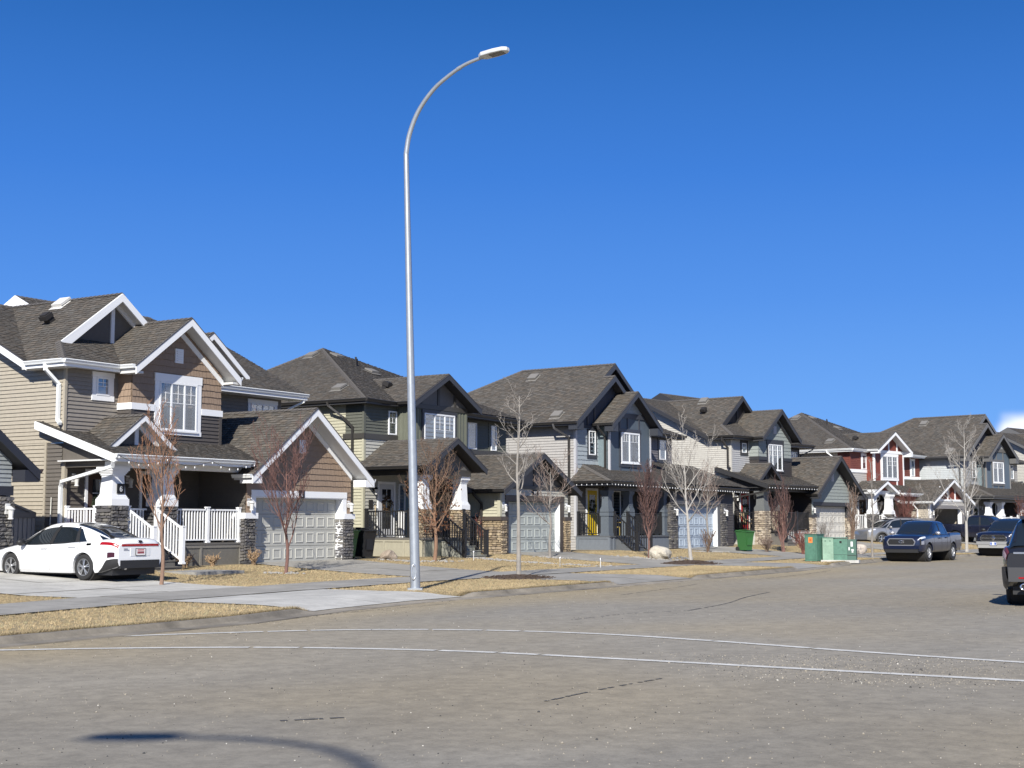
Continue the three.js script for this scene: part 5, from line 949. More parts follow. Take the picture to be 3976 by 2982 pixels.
  if (sp.flare) for (const w of [sp.front, sp.rear]) { const f = new GB(); for (const s of [-1, 1]) for (let i = 0; i < 16; i++) { const a = Math.PI * (.02 + .96 * i / 16), b = Math.PI * (.02 + .96 * (i + 1) / 16), x = s * (hw(w) + .012); f.bar([x, R + (aR + .02) * Math.sin(a), w - zr + (aR + .02) * Math.cos(a)], [x, R + (aR + .02) * Math.sin(b), w - zr + (aR + .02) * Math.cos(b)], .05, .075); } part(car, 'wheel_flare', f.geo(), sp.flare); }
  for (const t of sp.seams ?? []) for (const sd of [1, -1]) part(car, 'door_seam', patch(B, typeof t === 'number' ? t - .006 : (q) => t[0] + (t[1] - t[0]) * q - .006, typeof t === 'number' ? t + .006 : (q) => t[0] + (t[1] - t[0]) * q + .006, 1.2, 6.9, .002, 1, 14, false).scale(sd, 1, 1), M('seam', [.05, .05, .052], { roughness: .7 }));
  for (const [t, y] of sp.handles ?? []) { const x = hw(t) + .012; for (const s of [-1, 1]) part(car, 'door_handle', new GB().box(s * (x - .03), s * (x + .022), y - .022, y + .022, t - zr - .12, t - zr + .12).geo(), sp.handleM ?? sp.paint); }
  if (sp.mirror) { const [t, y] = sp.mirror; for (const s of [-1, 1]) { const e = new THREE.SphereGeometry(1, 14, 10); e.scale(.12, .09, .085); e.translate(s * (hw(t) + .1), y, t - zr); part(car, 'wing_mirror', uvBox(flat(e)), sp.mirrorM ?? blackP); part(car, 'mirror_arm', new GB().bar([s * (hw(t) - .1), y - .05, t - zr], [s * (hw(t) + .05), y - .03, t - zr], .05, .04).geo(), blackP); } }
  return { car, B, S, patch, hw, top, belt, bot, zr, L };
}
function plate(car, x, y, z, w, h, back, bg, marks) {   // licence plate, its characters are too blurred to read in the photo
  part(car, 'plate_frame', new GB().box(x - w / 2 - .015, x + w / 2 + .015, y - h / 2 - .015, y + h / 2 + .015, z - .008 * back, z).geo(), blackP);
  const c = document.createElement('canvas'); c.width = 64; c.height = 32; const k = c.getContext('2d'); k.fillStyle = bg; k.fillRect(0, 0, 64, 32); for (const [col, a, b, ww, hh] of marks) { k.fillStyle = col; k.fillRect(a, b, ww, hh); }
  const t = new THREE.CanvasTexture(c); t.colorSpace = THREE.SRGBColorSpace; const g = new THREE.PlaneGeometry(w, h); if (back < 0) g.rotateY(Math.PI); g.translate(x, y, z + .003 * back); part(car, 'licence_plate', g, new THREE.MeshStandardMaterial({ map: t, roughness: .4 }));
}
const ell = (rx, ry, d, n = 20) => { const g = new THREE.CylinderGeometry(1, 1, d, n); g.rotateX(Math.PI / 2); g.scale(rx, ry, 1); return g; };
// white compact sedan on the light concrete drive
{
  const wp = paintM('white_paint', [.80, .81, .82]);
  const c = vehicle({
    name: 'parked_sedan', label: 'white compact sedan parked nose-in on the light concrete driveway', cat: 'car', at: [-10.25, groundY(-10.25, -36.6) + .012, -36.6], dir: [-.857, -.515], L: 4.64, front: .88, rear: 3.58, R: .322, tw: .215, spokes: 5, rim: .68, paint: wp,
    hw: [[0, .62], [.15, .77], [.5, .865], [1, .895], [2.3, .90], [3.5, .905], [4.1, .885], [4.45, .83], [4.64, .73]], top: [[0, .60], [.12, .72], [.5, .81], [1.1, .90], [2, .93], [3, .96], [3.7, 1.0], [4.1, 1.035], [4.42, 1.045], [4.56, 1.02], [4.64, .93]], belt: [[0, .56], [.12, .67], [.5, .75], [1.1, .845], [2, .885], [3, .925], [3.7, .955], [4.2, .965], [4.5, .945], [4.64, .87]],
    bot: [[0, .24], [.3, .19], [1, .175], [3.9, .18], [4.3, .25], [4.64, .36]], roof: [[1.0, .90], [1.35, 1.10], [1.75, 1.305], [2.1, 1.405], [2.5, 1.437], [2.95, 1.418], [3.35, 1.335], [3.75, 1.19], [4.08, 1.055], [4.16, 1.02]], gb: [[1, .80], [1.6, .84], [2.8, .845], [3.5, .80], [4.16, .66]], gr: [[1, .66], [1.6, .60], [2.5, .595], [3.3, .565], [4.16, .52]],
    roofRange: [1.98, 3.02], pillars: [[1.15, 1.75, 1.22, 1.9, blackP], [2.28, 2.42, 2.42, 2.52, blackP], [3.22, 3.10, 3.36, 3.16, blackP], [3.62, 3.2, 4.14, 3.75, wp]], seams: [[1.28, 1.2], [2.38, 2.36], [3.32, 3.42]], handles: [[2.16, .80], [3.18, .84]], mirror: [1.42, .93],
  });
  const { car, patch, B, zr } = c, Z = (t) => t - zr;
  part(car, 'tail_light', patch(B, (q) => 4.12 + q * .06, 4.63, 5.25, 6.5, .006, 8, 3), redLens);
  part(car, 'tail_light_bar', new GB().box(-.62, .62, .845, .90, Z(4.60), Z(4.652)).geo(), redLens);
  part(car, 'boot_recess', new GB().box(-.33, .33, .60, .80, Z(4.6), Z(4.648)).geo(), M('white_shade', [.7, .71, .72], { roughness: .35 })); plate(car, 0, .70, Z(4.662), .31, .155, 1, '#e6e3e2', [['#b03038', 8, 3, 48, 6], ['#8d4a50', 8, 13, 48, 12]]);
  const eb = ell(.075, .04, .02); eb.translate(0, .955, Z(4.632)); part(car, 'boot_emblem', uvBox(flat(eb)), blackP); const er = new THREE.TorusGeometry(.06, .008, 6, 20); er.scale(1.15, .55, 1); er.translate(0, .955, Z(4.645)); part(car, 'emblem_ring', uvBox(flat(er)), chromeM);
  part(car, 'boot_badge', new GB().box(-.56, -.44, .775, .795, Z(4.64), Z(4.651)).box(-.56, -.38, .745, .76, Z(4.64), Z(4.651)).geo(), silverM);
  part(car, 'bumper_valance', patch(B, (q) => 4.05 + .3 * q, 4.635, 1.0, 2.75, .008, 10, 5), blackP); part(car, 'bumper_valance', new GB().box(-.66, .66, .30, .50, Z(4.55), Z(4.655)).geo(), blackP);
  part(car, 'reflector', patch(B, 4.38, 4.56, 3.0, 3.75, .009, 4, 3), M('reflector', [.05, .012, .02], { roughness: .2 }));
  part(car, 'sill_trim', patch(B, 1.3, 3.15, 1.0, 1.9, .005, 20, 2), M('white_shade', [0, 0, 0]));
  part(car, 'fuel_flap', patch(B, 3.68, 3.84, 5.1, 5.9, .0025, 6, 6, false).scale(-1, 1, 1), M('white_shade', [0, 0, 0])); part(car, 'boot_lid', patch(B, 4.2, 4.45, 8.0, 10, .01, 6, 6), wp); const sp = new GB(); sp.box(-.60, .60, 1.035, 1.05, Z(4.36), Z(4.53)); part(car, 'boot_lip', sp.geo(), wp);
  part(car, 'headlight', patch(B, .14, .55, 6.0, 7.3, .006, 8, 3), clearLens);
  part(car, 'exhaust_tip', new GB().rod([-.45, .30, Z(4.45)], [-.45, .30, Z(4.62)], .04).geo(), chromeM);
}
function pickup(o) {
  const p = o.paint, big = o.scale ?? 1;
  const c = vehicle({
    name: 'parked_pickup', label: o.label, cat: 'pickup truck', at: o.at, dir: o.dir, L: 5.4, front: .92, rear: 4.15, R: .39, tw: .27, arch: .47, spokes: 6, rim: .58, paint: p, flare: o.flare,
    hw: [[0, .74], [.08, .84], [.35, .915], [.9, .945], [2, .945], [4, .945], [5.2, .935], [5.4, .91]], top: [[0, .98], [.07, 1.09], [.3, 1.165], [.9, 1.205], [1.5, 1.235], [3.62, 1.24], [3.7, 1.25], [5.3, 1.25], [5.4, 1.2]], belt: [[0, .94], [.07, 1.04], [.4, 1.10], [1.4, 1.15], [3.6, 1.18], [3.75, 1.235], [5.3, 1.235], [5.4, 1.18]],
    bot: [[0, .50], [.1, .44], [.5, .42], [4.6, .46], [5.2, .52], [5.4, .56]], roof: [[1.42, 1.22], [1.72, 1.46], [2.05, 1.68], [2.35, 1.765], [2.8, 1.79], [3.3, 1.765], [3.52, 1.68], [3.62, 1.45], [3.66, 1.25]], gb: [[1.42, .84], [2, .87], [3.66, .87]], gr: [[1.42, .72], [2, .68], [3.2, .67], [3.66, .70]],
    roofRange: [2.22, 3.46], pillars: [[1.5, 2.02, 1.62, 2.2, p], [2.5, 2.58, 2.62, 2.68, blackP], [3.42, 3.36, 3.66, 3.64, p]], seams: [[1.55, 1.5], 2.55, [3.2, 3.45], 3.7], handles: [[2.32, 1.02], [3.2, 1.04]], mirror: [1.72, 1.24], mirrorM: o.mirrorM,
  });
  const { car, patch, B, zr } = c, Z = (t) => t - zr; car.scale.setScalar(big);
  part(car, 'headlight', patch(B, .05, .5, 5.3, 6.75, .008, 8, 4), clearLens);
  const gg = new GB(), gx = .56; gg.faces([[[-gx, .72, Z(-.012)], [gx, .72, Z(-.012)], [gx + .06, .86, Z(-.012)], [gx - .04, 1.0, Z(-.006)], [-gx + .04, 1.0, Z(-.006)], [-gx - .06, .86, Z(-.012)]].reverse()]); gg.box(-.86, .86, .70, 1.0, Z(.05), Z(.1));
  part(car, 'grille', gg.geo(), blackP);
  const rim = new GB(), ring = [[-gx, .72], [gx, .72], [gx + .06, .86], [gx - .04, 1.0], [-gx + .04, 1.0], [-gx - .06, .86]]; ring.forEach((a, i) => { const b = ring[(i + 1) % 6]; rim.bar([...a, Z(-.02)], [...b, Z(-.02)], .05, .035); });
  part(car, 'grille_surround', rim.geo(), o.grilleRim ?? silverM);
  for (let i = 0; i < 5; i++) part(car, 'grille_bar', new GB().box(-gx, gx, .765 + i * .047, .785 + i * .047, Z(-.022), Z(-.006)).geo(), o.cross ? blackP : M('grille_bar', [.03, .03, .032], { roughness: .35 }));
  if (o.cross) { part(car, 'grille_cross', new GB().box(-.06, .06, .72, 1.0, Z(-.05), Z(-.02)).box(-gx, gx, .83, .89, Z(-.045), Z(-.02)).geo(), chromeM); const e = new THREE.CylinderGeometry(.09, .06, .03, 6); e.rotateX(Math.PI / 2); e.translate(0, .86, Z(-.06)); part(car, 'grille_emblem', uvBox(flat(e)), chromeM); }
  else { const t1 = new THREE.TorusGeometry(.1, .012, 6, 24); t1.scale(1, .66, 1); t1.translate(0, .87, Z(-.035)); const t2 = new THREE.TorusGeometry(.055, .01, 6, 20); t2.scale(.62, 1.1, 1); t2.translate(0, .87, Z(-.037)); const t3 = new THREE.TorusGeometry(.07, .01, 6, 20); t3.scale(1, .42, 1); t3.translate(0, .893, Z(-.037)); part(car, 'grille_emblem', uvBox(mergeGeometries([t1, t2, t3].map(flat))), chromeM); }
  part(car, 'front_bumper', new GB().box(-.80, .80, .56, .70, Z(-.05), Z(.14)).geo(), o.bumper ?? p); part(car, 'lower_bumper', new GB().box(-.74, .74, .40, .56, Z(-.03), Z(.2)).geo(), o.bumper2 ?? blackP);
  part(car, 'bumper_corner', patch(B, .02, .42, 1.2, 3.2, .012, 8, 4), o.bumper ?? blackP); part(car, 'fog_lamp_bezel', patch(B, .06, .3, 3.3, 4.3, .014, 6, 3), o.fog ?? blackP);
  if (o.plate) plate(car, .0, .60, Z(-.056), .31, .155, -1, '#d9dde6', [['#2b4f9e', 4, 4, 16, 24], ['#2b4f9e', 44, 4, 16, 24]]);
  part(car, 'tail_light', patch(B, 5.3, 5.4, 4.6, 6.6, .01, 3, 3), redLens); part(car, 'rear_bumper', new GB().box(-.86, .86, .5, .66, Z(5.38), Z(5.5)).geo(), silverM);
  part(car, 'cab_gap', new GB().box(-.88, .88, .6, 1.22, Z(3.675), Z(3.705)).geo(), darkGap);
  part(car, 'windscreen_wiper', new GB().bar([-.5, 1.26, Z(1.47)], [.1, 1.3, Z(1.53)], .02, .015).bar([.1, 1.26, Z(1.47)], [.6, 1.3, Z(1.53)], .02, .015).geo(), blackP);
  return car;
}
pickup({ label: 'dark navy crew-cab pickup parked at the kerb facing the camera, silver grille frame', at: [19.35, 0, -65.9], dir: [-.575, .818], paint: paintM('navy_paint', [.012, .018, .048], .3), mirrorM: silverM, bumper: paintM('navy_paint', [0, 0, 0]), fog: silverM, flare: null });
pickup({ label: 'navy full-size pickup with chrome cross grille and silver bumper, half hidden by the black SUV', at: [27.3, 0, -76.9], dir: [-.60, .80], scale: 1.08, paint: paintM('navy_paint2', [.010, .014, .035], .3), cross: true, grilleRim: chromeM, bumper: M('bumper_silver', [.42, .42, .41], { metalness: .5, roughness: .4 }), bumper2: M('bumper_silver2', [.3, .3, .29], { roughness: .5 }), plate: true });
pickup({ label: 'dark blue pickup backed onto the drive of the red house behind the white birch', at: [30.2, .35, -96.3], dir: [.75, .66], scale: 1.06, paint: paintM('midnight_paint', [.010, .013, .03], .2) });
function suv(o) {
  const p = o.paint;
  return vehicle({
    name: 'parked_suv', label: o.label, cat: 'suv', at: o.at, dir: o.dir, L: 4.75, front: .93, rear: 3.72, R: .365, tw: .24, arch: .43, spokes: 5, rim: .68, paint: p, flare: o.flare, glass: o.glass,
    hw: [[0, .70], [.12, .82], [.45, .91], [1, .93], [3.6, .945], [4.2, .94], [4.55, .90], [4.75, .82]], top: [[0, .86], [.1, .98], [.4, 1.05], [1.1, 1.10], [3.8, 1.14], [4.6, 1.13], [4.75, 1.0]], belt: [[0, .80], [.1, .92], [.4, .99], [1.1, 1.04], [3.8, 1.10], [4.6, 1.08], [4.75, .98]],
    bot: [[0, .34], [.3, .27], [4.2, .28], [4.55, .36], [4.75, .46]], roof: [[1.05, 1.08], [1.4, 1.32], [1.75, 1.53], [2.1, 1.64], [2.6, 1.69], [3.4, 1.685], [4.0, 1.64], [4.3, 1.55], [4.5, 1.36], [4.66, 1.12]], gb: [[1.05, .82], [2, .86], [4, .86], [4.66, .80]], gr: [[1.05, .70], [2, .66], [4, .66], [4.66, .70]],
    roofRange: [2.02, 4.22], pillars: [[1.2, 1.72, 1.3, 1.9, p], [2.35, 2.45, 2.48, 2.55, blackP], [3.3, 3.3, 3.42, 3.4, blackP], [3.95, 4.0, 4.3, 4.25, p]], seams: [[1.3, 1.2], 2.4, [3.4, 3.5]], handles: [[2.2, .96], [3.25, .98]], mirror: [1.5, 1.1], mirrorM: p,
  });
}
// grey crossover on the red house's drive
{ const c = suv({ label: 'silver-grey crossover SUV parked across the drive of the red house', at: [25.1, .36, -90.3], dir: [-.93, .36], paint: paintM('silver_paint', [.36, .36, .36], .55), flare: M('grey_cladding', [.09, .09, .092], { roughness: .6 }) }); part(c.car, 'headlight', c.patch(c.B, .06, .5, 5.5, 6.9, .008, 8, 3), clearLens); part(c.car, 'sill_cladding', c.patch(c.B, 1.3, 3.3, 1, 2.6, .012, 16, 3), M('grey_cladding', [0, 0, 0])); part(c.car, 'roof_rail', new GB().bar([.6, 1.72, 2.1 - 3.72], [.6, 1.70, 4.1 - 3.72], .04, .04).bar([-.6, 1.72, 2.1 - 3.72], [-.6, 1.70, 4.1 - 3.72], .04, .04).geo(), blackP); part(c.car, 'tail_light', c.patch(c.B, 4.45, 4.7, 5, 6.8, .01, 4, 3), redLens); }
// black SUV cut by the frame's right edge, seen from behind
{
  const p = paintM('black_paint', [.016, .017, .022], .2), c = suv({ label: 'black SUV seen from behind with a red and white flag sticker on its tailgate', at: [11.0, 0, -28.9], dir: [.42, -.907], paint: p }), { car, patch, B, zr } = c, Z = (t) => t - zr; car.scale.setScalar(1.07);
  part(car, 'tail_light', patch(B, 4.42, 4.74, 4.3, 6.85, .012, 6, 6), M('tail_smoke', [.12, .03, .035], { roughness: .12 })); part(car, 'tail_light_lens', patch(B, 4.52, 4.73, 4.4, 5.6, .022, 4, 4), M('tail_lens', [.48, .36, .38], { roughness: .2 }));
  part(car, 'tailgate_strip', new GB().box(-.7, .7, .965, 1.0, Z(4.70), Z(4.775)).geo(), chromeM);
  part(car, 'rear_bumper', patch(B, 4.35, 4.748, 1.0, 3.3, .03, 8, 5), M('bumper_grey', [.05, .05, .053], { roughness: .45 })); part(car, 'rear_bumper', new GB().box(-.8, .8, .46, .72, Z(4.6), Z(4.80)).geo(), M('bumper_grey', [0, 0, 0])); part(car, 'bumper_reflector', new GB().box(-.62, .62, .515, .545, Z(4.78), Z(4.806)).geo(), redLens);
  for (const s of [-1, 1]) { const t = new THREE.TorusGeometry(.062, .016, 8, 20); t.scale(1.15, .9, 1); t.translate(s * .52, .37, Z(4.78)); part(car, 'exhaust_tip', uvBox(flat(t)), chromeM); const d = new THREE.CylinderGeometry(.055, .055, .2, 14); d.rotateX(Math.PI / 2); d.translate(s * .52, .37, Z(4.67)); part(car, 'exhaust_pipe', uvBox(flat(d)), darkGap); }
  const cv = document.createElement('canvas'); cv.width = 96; cv.height = 48; const k = cv.getContext('2d'); k.fillStyle = '#d22630'; k.fillRect(0, 0, 96, 48); k.fillStyle = '#f4f2f0'; k.fillRect(24, 0, 48, 48); k.fillStyle = '#d22630'; k.beginPath();
  [[48, 6], [52, 14], [57, 11], [55, 22], [61, 17], [62, 21], [68, 20], [65, 27], [67, 29], [56, 36], [57, 39], [49, 38], [49, 44], [47, 44], [47, 38], [39, 39], [40, 36], [29, 29], [31, 27], [28, 20], [34, 21], [35, 17], [41, 22], [39, 11], [44, 14]].forEach(([x, y], i) => (i ? k.lineTo(x, y) : k.moveTo(x, y))); k.fill();
  const t = new THREE.CanvasTexture(cv); t.colorSpace = THREE.SRGBColorSpace; const g = new THREE.PlaneGeometry(.17, .085); g.translate(-.36, .86, Z(4.785)); part(car, 'flag_sticker', g, new THREE.MeshStandardMaterial({ map: t, roughness: .5 })); part(car, 'sticker_backing', new GB().box(-.45, -.27, .81, .91, Z(4.7), Z(4.782)).geo(), p);
  part(car, 'rear_wiper', new GB().bar([0, 1.16, Z(4.69)], [-.35, 1.28, Z(4.62)], .02, .02).geo(), blackP); part(car, 'roof_spoiler', new GB().box(-.6, .6, 1.6, 1.66, Z(4.05), Z(4.42)).geo(), p);
}
// ---------- street lamps ----------
function lamp(label, base, toRoad, lean) {
  const t = thing('street_lamp', label, 'street lamp', base, 0, 'tall steel street lamps with curved arms');
  const d = V(toRoad[0], 0, toRoad[1]).normalize(), top = V(lean[0], 10.35, lean[1]), p0 = V(0, 0, 0);
  const pole = new GB(); const sec = [[0, .118], [.9, .113], [10.35, .062]];
  for (let i = 0; i < 2; i++) { const a = p0.clone().lerp(top, sec[i][0] / 10.35), b = p0.clone().lerp(top, sec[i + 1][0] / 10.35); pole.rod(a.toArray(), b.toArray(), sec[i][1], sec[i + 1][1], 8); }
  part(t, 'pole', pole.geo(), galv);
  part(t, 'base_plate', new GB().box(-.17, .17, -.05, .03, -.17, .17).geo(), galv);
  const K = [[0, 0], [.04, .22], [.16, .49], [.36, .72], [.53, .835], [.76, .945], [1, 1]].map(([a, b]) => top.clone().addScaledVector(d, a * 2.15).add(V(0, b * 2.02, 0))), c = new THREE.CatmullRomCurve3(K), P = c.getSpacedPoints(36), arm = new GB();
  for (let i = 0; i < 36; i++) { const r = (k) => .062 - .022 * k / 36, e = P[i + 1].clone().sub(P[i]).normalize().multiplyScalar(.012); arm.rod(P[i].clone().sub(e).toArray(), P[i + 1].clone().add(e).toArray(), r(i), r(i + 1), 10); }
  const A = part(t, 'arm', arm.geo(), galv); part(A, 'joint_ring', new GB().rod(P[28].toArray(), P[29].toArray(), .052, .052, 10).geo(), galv);
  // luminaire: flat cast head with a lens and a photocell
  const e = P[36], f = d.clone().multiplyScalar(.99).add(V(0, .07, 0)).normalize(), s = f.clone().cross(up).normalize(), u = s.clone().cross(f).normalize(), Mx = new THREE.Matrix4().makeBasis(s, u, f.clone().negate()).setPosition(e);
  const sh = new THREE.Shape(); [[-.05, .05], [-.14, -.05], [-.155, -.35], [-.12, -.6], [-.05, -.68], [.05, -.68], [.12, -.6], [.155, -.35], [.14, -.05], [.05, .05]].forEach(([x, y], i) => (i ? sh.lineTo(x, y) : sh.moveTo(x, y)));
  const hg = new THREE.ExtrudeGeometry(sh, { depth: .05, bevelEnabled: true, bevelSize: .02, bevelThickness: .025, bevelSegments: 2 }); hg.rotateX(Math.PI / 2); hg.translate(0, .05, 0);
  const head = part(t, 'lamp_head', new GB(Mx).add(hg).geo(), M('lamp_head_grey', [.55, .57, .58], { roughness: .45 }));
  part(head, 'lamp_lens', new GB(Mx).box(-.1, .1, -.035, -.028, -.58, -.22).geo(), M('lamp_lens', [.10, .09, .085], { roughness: .2 })); part(head, 'photocell', new GB(Mx).cyl(0, .07, .13, -.2, .035, .03, 10).cyl(.0, .07, .1, -.12, .02, .02, 8).geo(), blackP);
  const q = Math.PI / 2, hd = new THREE.Matrix4().makeBasis(V(.95, 0, -.31), up, V(.31, 0, .95)), cov = part(t, 'access_cover', new GB(hd.clone().setPosition(-.03, .35, .112)).add(ell(.055, .17, .02, 24), new THREE.Matrix4().setPosition(0, .05, 0)).geo(), galv), er = new THREE.TorusGeometry(.06, .012, 6, 24); er.scale(1, 2.7, 1); part(cov, 'cover_rim', new GB(hd.clone().setPosition(-.03, .40, .125)).add(er).geo(), M('steel_bright', [.6, .62, .64], { metalness: .7, roughness: .3 }));
  return t;
}
lamp('tall galvanised steel street lamp rising from the grass verge mid-frame', [-2.25, .11, -33.5], [.86, .51], [-.29, 0]);
lamp('street lamp behind the viewer, known only by its head and arm shadow across the asphalt', [-3.0, 0, 7.2], [-.97, .20], [0, 0]);

// ---------- bare trees ----------
const bark = (key, rgb) => M(key, rgb, { roughness: .95, map: T.coarse, bumpMap: T.coarse, bumpScale: .008 });
function limb(gb, pts, r0, r1, n = 5) {   // tapered tube through points
  const c = new THREE.CatmullRomCurve3(pts), N = Math.max(2, Math.min(14, Math.round(c.getLength() / .13))), P = c.getPoints(N), pos = [];
  let s = V(1, 0, 0); const rings = P.map((p, i) => { const d = P[Math.min(N, i + 1)].clone().sub(P[Math.max(0, i - 1)]).normalize(); s = s.clone().sub(d.clone().multiplyScalar(s.dot(d))).normalize(); if (!isFinite(s.x)) s = V(0, 0, 1); const b = d.clone().cross(s), r = r0 + (r1 - r0) * Math.pow(i / N, .8); return Array.from({ length: n }, (_, k) => { const a = k / n * 6.283; return p.clone().addScaledVector(s, Math.cos(a) * r).addScaledVector(b, Math.sin(a) * r); }); });
  for (let i = 0; i < N; i++) for (let k = 0; k < n; k++) { const a = rings[i][k], b = rings[i][(k + 1) % n], e = rings[i + 1][k], f = rings[i + 1][(k + 1) % n]; for (const v of [a, b, e, b, f, e]) pos.push(v.x, v.y, v.z); }
  const g = new THREE.BufferGeometry(); g.setAttribute('position', new THREE.Float32BufferAttribute(pos, 3)); g.computeVertexNormals(); gb.l.push(g); return P;
}
function branchy(o, gT, gC) {   // trunk with limbs into gT, finer shoots into gC
  const H = o.h, r = o.r;
  const grow = (P, rad, len, lev) => {
    const n = o.kids[lev]; if (!n || len < .08) return;
    for (let i = 0; i < n; i++) {
      const t = o.from[lev] + (1 - o.from[lev]) * (i + rnd() * .8) / n, k = Math.min(P.length - 2, Math.floor(t * (P.length - 1))), p = P[k].clone().lerp(P[k + 1], t * (P.length - 1) - k), d = P[k + 1].clone().sub(P[k]).normalize();
      const ang = rr(...o.ang[lev]), az = lev === 0 ? i * 2.4 + rr(-.5, .5) : rnd() * 6.283; let e = V(Math.cos(az), 0, Math.sin(az)); e.sub(d.clone().multiplyScalar(e.dot(d))).normalize();
      const dir = d.clone().multiplyScalar(Math.cos(ang)).addScaledVector(e, Math.sin(ang)).normalize(), L = len * rr(.65, 1.1) * (lev === 0 ? (o.shape ? o.shape(t) : 1 - .55 * t) : 1 - .4 * t), rb = Math.max(o.rmin, rad * (1 - .75 * t) * o.thin[lev]);
      const q = [p, p.clone().addScaledVector(dir, L * .35).add(V(rr(-.03, .03), L * o.rise * .12, rr(-.03, .03))), p.clone().addScaledVector(dir, L * .7).add(V(rr(-.06, .06), L * o.rise * .4, rr(-.06, .06))), p.clone().addScaledVector(dir, L).add(V(rr(-.09, .09), L * o.rise, rr(-.09, .09)))];
      const R = limb(lev === 0 ? gT : gC, q, rb, o.rmin * .7, lev === 0 ? 6 : 4); grow(R, rb, L * o.len[lev], lev + 1);
    }
  };
  const stems = o.stems ?? 1;
  for (let s = 0; s < stems; s++) {
    const a = s * 2.3 + rnd(), sp = stems > 1 ? rr(.1, o.spread ?? .5) : 0, w = o.wob ?? .06, hh = H * (stems > 1 ? rr(.7, 1) : 1), pts = [V(stems > 1 ? Math.cos(a) * .06 : 0, -.08, stems > 1 ? Math.sin(a) * .06 : 0)];
    for (let i = 1; i <= 5; i++) { const t = i / 5; pts.push(V((o.lean?.[0] ?? 0) * t + Math.cos(a) * sp * t + rr(-w, w), hh * t, (o.lean?.[1] ?? 0) * t + Math.sin(a) * sp * t + rr(-w, w))); }
    const P = limb(gT, pts, r * (stems > 1 ? rr(.5, 1) : 1), o.rtop ?? .012, 8); grow(P, r, o.l0, 0);
  }
}
function tree(name, label, cat, x, z, o, mT, mC = mT, extra) {
  const t = thing(name, label, cat, [x, groundY(x, z) - .01, z], rr(0, 6)), gT = new GB(), gC = new GB(); branchy(o, gT, gC);
  part(t, o.woody ?? 'trunk', gT.geo(), mT); const c = part(t, 'crown', gC.geo(), mC); if (extra) extra(t, c); return t;
}
const birch = bark('bark_pale', [.38, .36, .33]), greyB = bark('bark_grey', [.24, .22, .20]), orangeB = bark('bark_orange', [.26, .135, .078]), redB = bark('bark_red', [.17, .093, .078]), purpleB = bark('bark_purple', [.085, .052, .05]), brownB = bark('bark_brown', [.15, .10, .07]), twigRed = bark('twig_red', [.19, .075, .06]), twigGrey = bark('twig_grey', [.25, .23, .21]), twigPale = bark('twig_pale', [.34, .315, .285]);
const mulch = M('bark_mulch', [.075, .05, .035], { roughness: 1, map: T.coarse, bumpMap: T.coarse, bumpScale: .03 });
function ring(name, label, cat, x, z, r, m, h = .09) {   // low mound with a ragged edge round a tree
  const y = groundY(x, z), pos = [], n = 40, k = 7, P = (i, j) => { const a = i / n * 6.283, q = j / k, e = r * (1 + .22 * (vnoise(Math.cos(a) * 2 + 5, Math.sin(a) * 2 + 5, 33) - .5) * 2) * q; return [x + Math.cos(a) * e, y - .03 + h * (1 - q * q) + .04 * (1 - q) * vnoise(Math.cos(a) * q * 9, Math.sin(a) * q * 9, 37) + (q < 1 ? .022 : 0), z + Math.sin(a) * e]; };
  for (let i = 0; i < n; i++) for (let j = 0; j < k; j++) { const a = P(i, j), b = P(i + 1, j), c = P(i, j + 1), d = P(i + 1, j + 1); pos.push(...a, ...b, ...c, ...b, ...d, ...c); }
  const g = new THREE.BufferGeometry(); g.setAttribute('position', new THREE.Float32BufferAttribute(pos, 3)); g.computeVertexNormals();
  const chips = [uvBox(g)], q = new THREE.BoxGeometry(1, 1, 1); for (let i = 0; i < 260; i++) { const a = rnd() * 6.28, e = r * Math.sqrt(rnd()) * .97, b = flat(q.clone()); b.scale(rr(.03, .09), .012, rr(.01, .03)); b.rotateX(rr(-.4, .4)); b.rotateY(rnd() * 6); b.rotateZ(rr(-.4, .4)); b.translate(x + Math.cos(a) * e, y + h * (1 - (e / r) ** 2) + rr(-.005, .02), z + Math.sin(a) * e); chips.push(uvBox(b)); }
  const o = part(scene, numbered(name), mergeGeometries(chips), m); return tag(o, label, cat, null, 'stuff');
}
const V0 = { kids: [11, 7, 5], from: [.3, .15, .15], ang: [[.5, .95], [.4, .9], [.4, .9]], thin: [.55, .5, .55], len: [.55, .55, .5], rise: .35, rmin: .006, l0: 1.5 };
tree('tree', 'tall pale-barked bare tree on the verge right of the street lamp', 'tree', .19, -40.75, { ...V0, h: 5.2, r: .075, l0: 1.55, from: [.42, .2, .2], kids: [13, 5, 3], ang: [[.6, 1.0], [.4, .8], [.4, .8]], shape: (t) => 1.15 - .85 * t, wob: .05 }, bark('bark_mottled', [.27, .25, .225]), twigGrey);
ring('mulch_bed', 'dark mulch ring round the pale tree beside the street lamp', 'mulch', .19, -40.75, 1.15, mulch);
tree('tree', 'white-stemmed bare tree with spreading branches in front of the blue garage door', 'tree', 6.9, -55.2, { ...V0, h: 4.4, r: .082, l0: 2.2, from: [.34, .15, .15], kids: [12, 6, 4], ang: [[.55, 1.1], [.35, .8], [.4, .9]], shape: (t) => 1.2 - .75 * t, rise: .5, lean: [-.35, 0] }, birch, twigPale);
ring('mulch_bed', 'dark mulch mound round the white-stemmed tree', 'mulch', 6.9, -55.2, 1.25, mulch, .14);
tree('tree', 'small bare tree with an umbrella crown in front of the grey-green garage door', 'tree', 1.5, -57.2 + .6, { ...V0, h: 3.4, r: .07, l0: 1.75, from: [.36, .1, .15], kids: [9, 7, 5], ang: [[.75, 1.15], [.45, .95], [.5, 1]], shape: (t) => 1.15 - .6 * t, rise: .45 }, greyB, bark('twig_umber', [.26, .2, .17]));
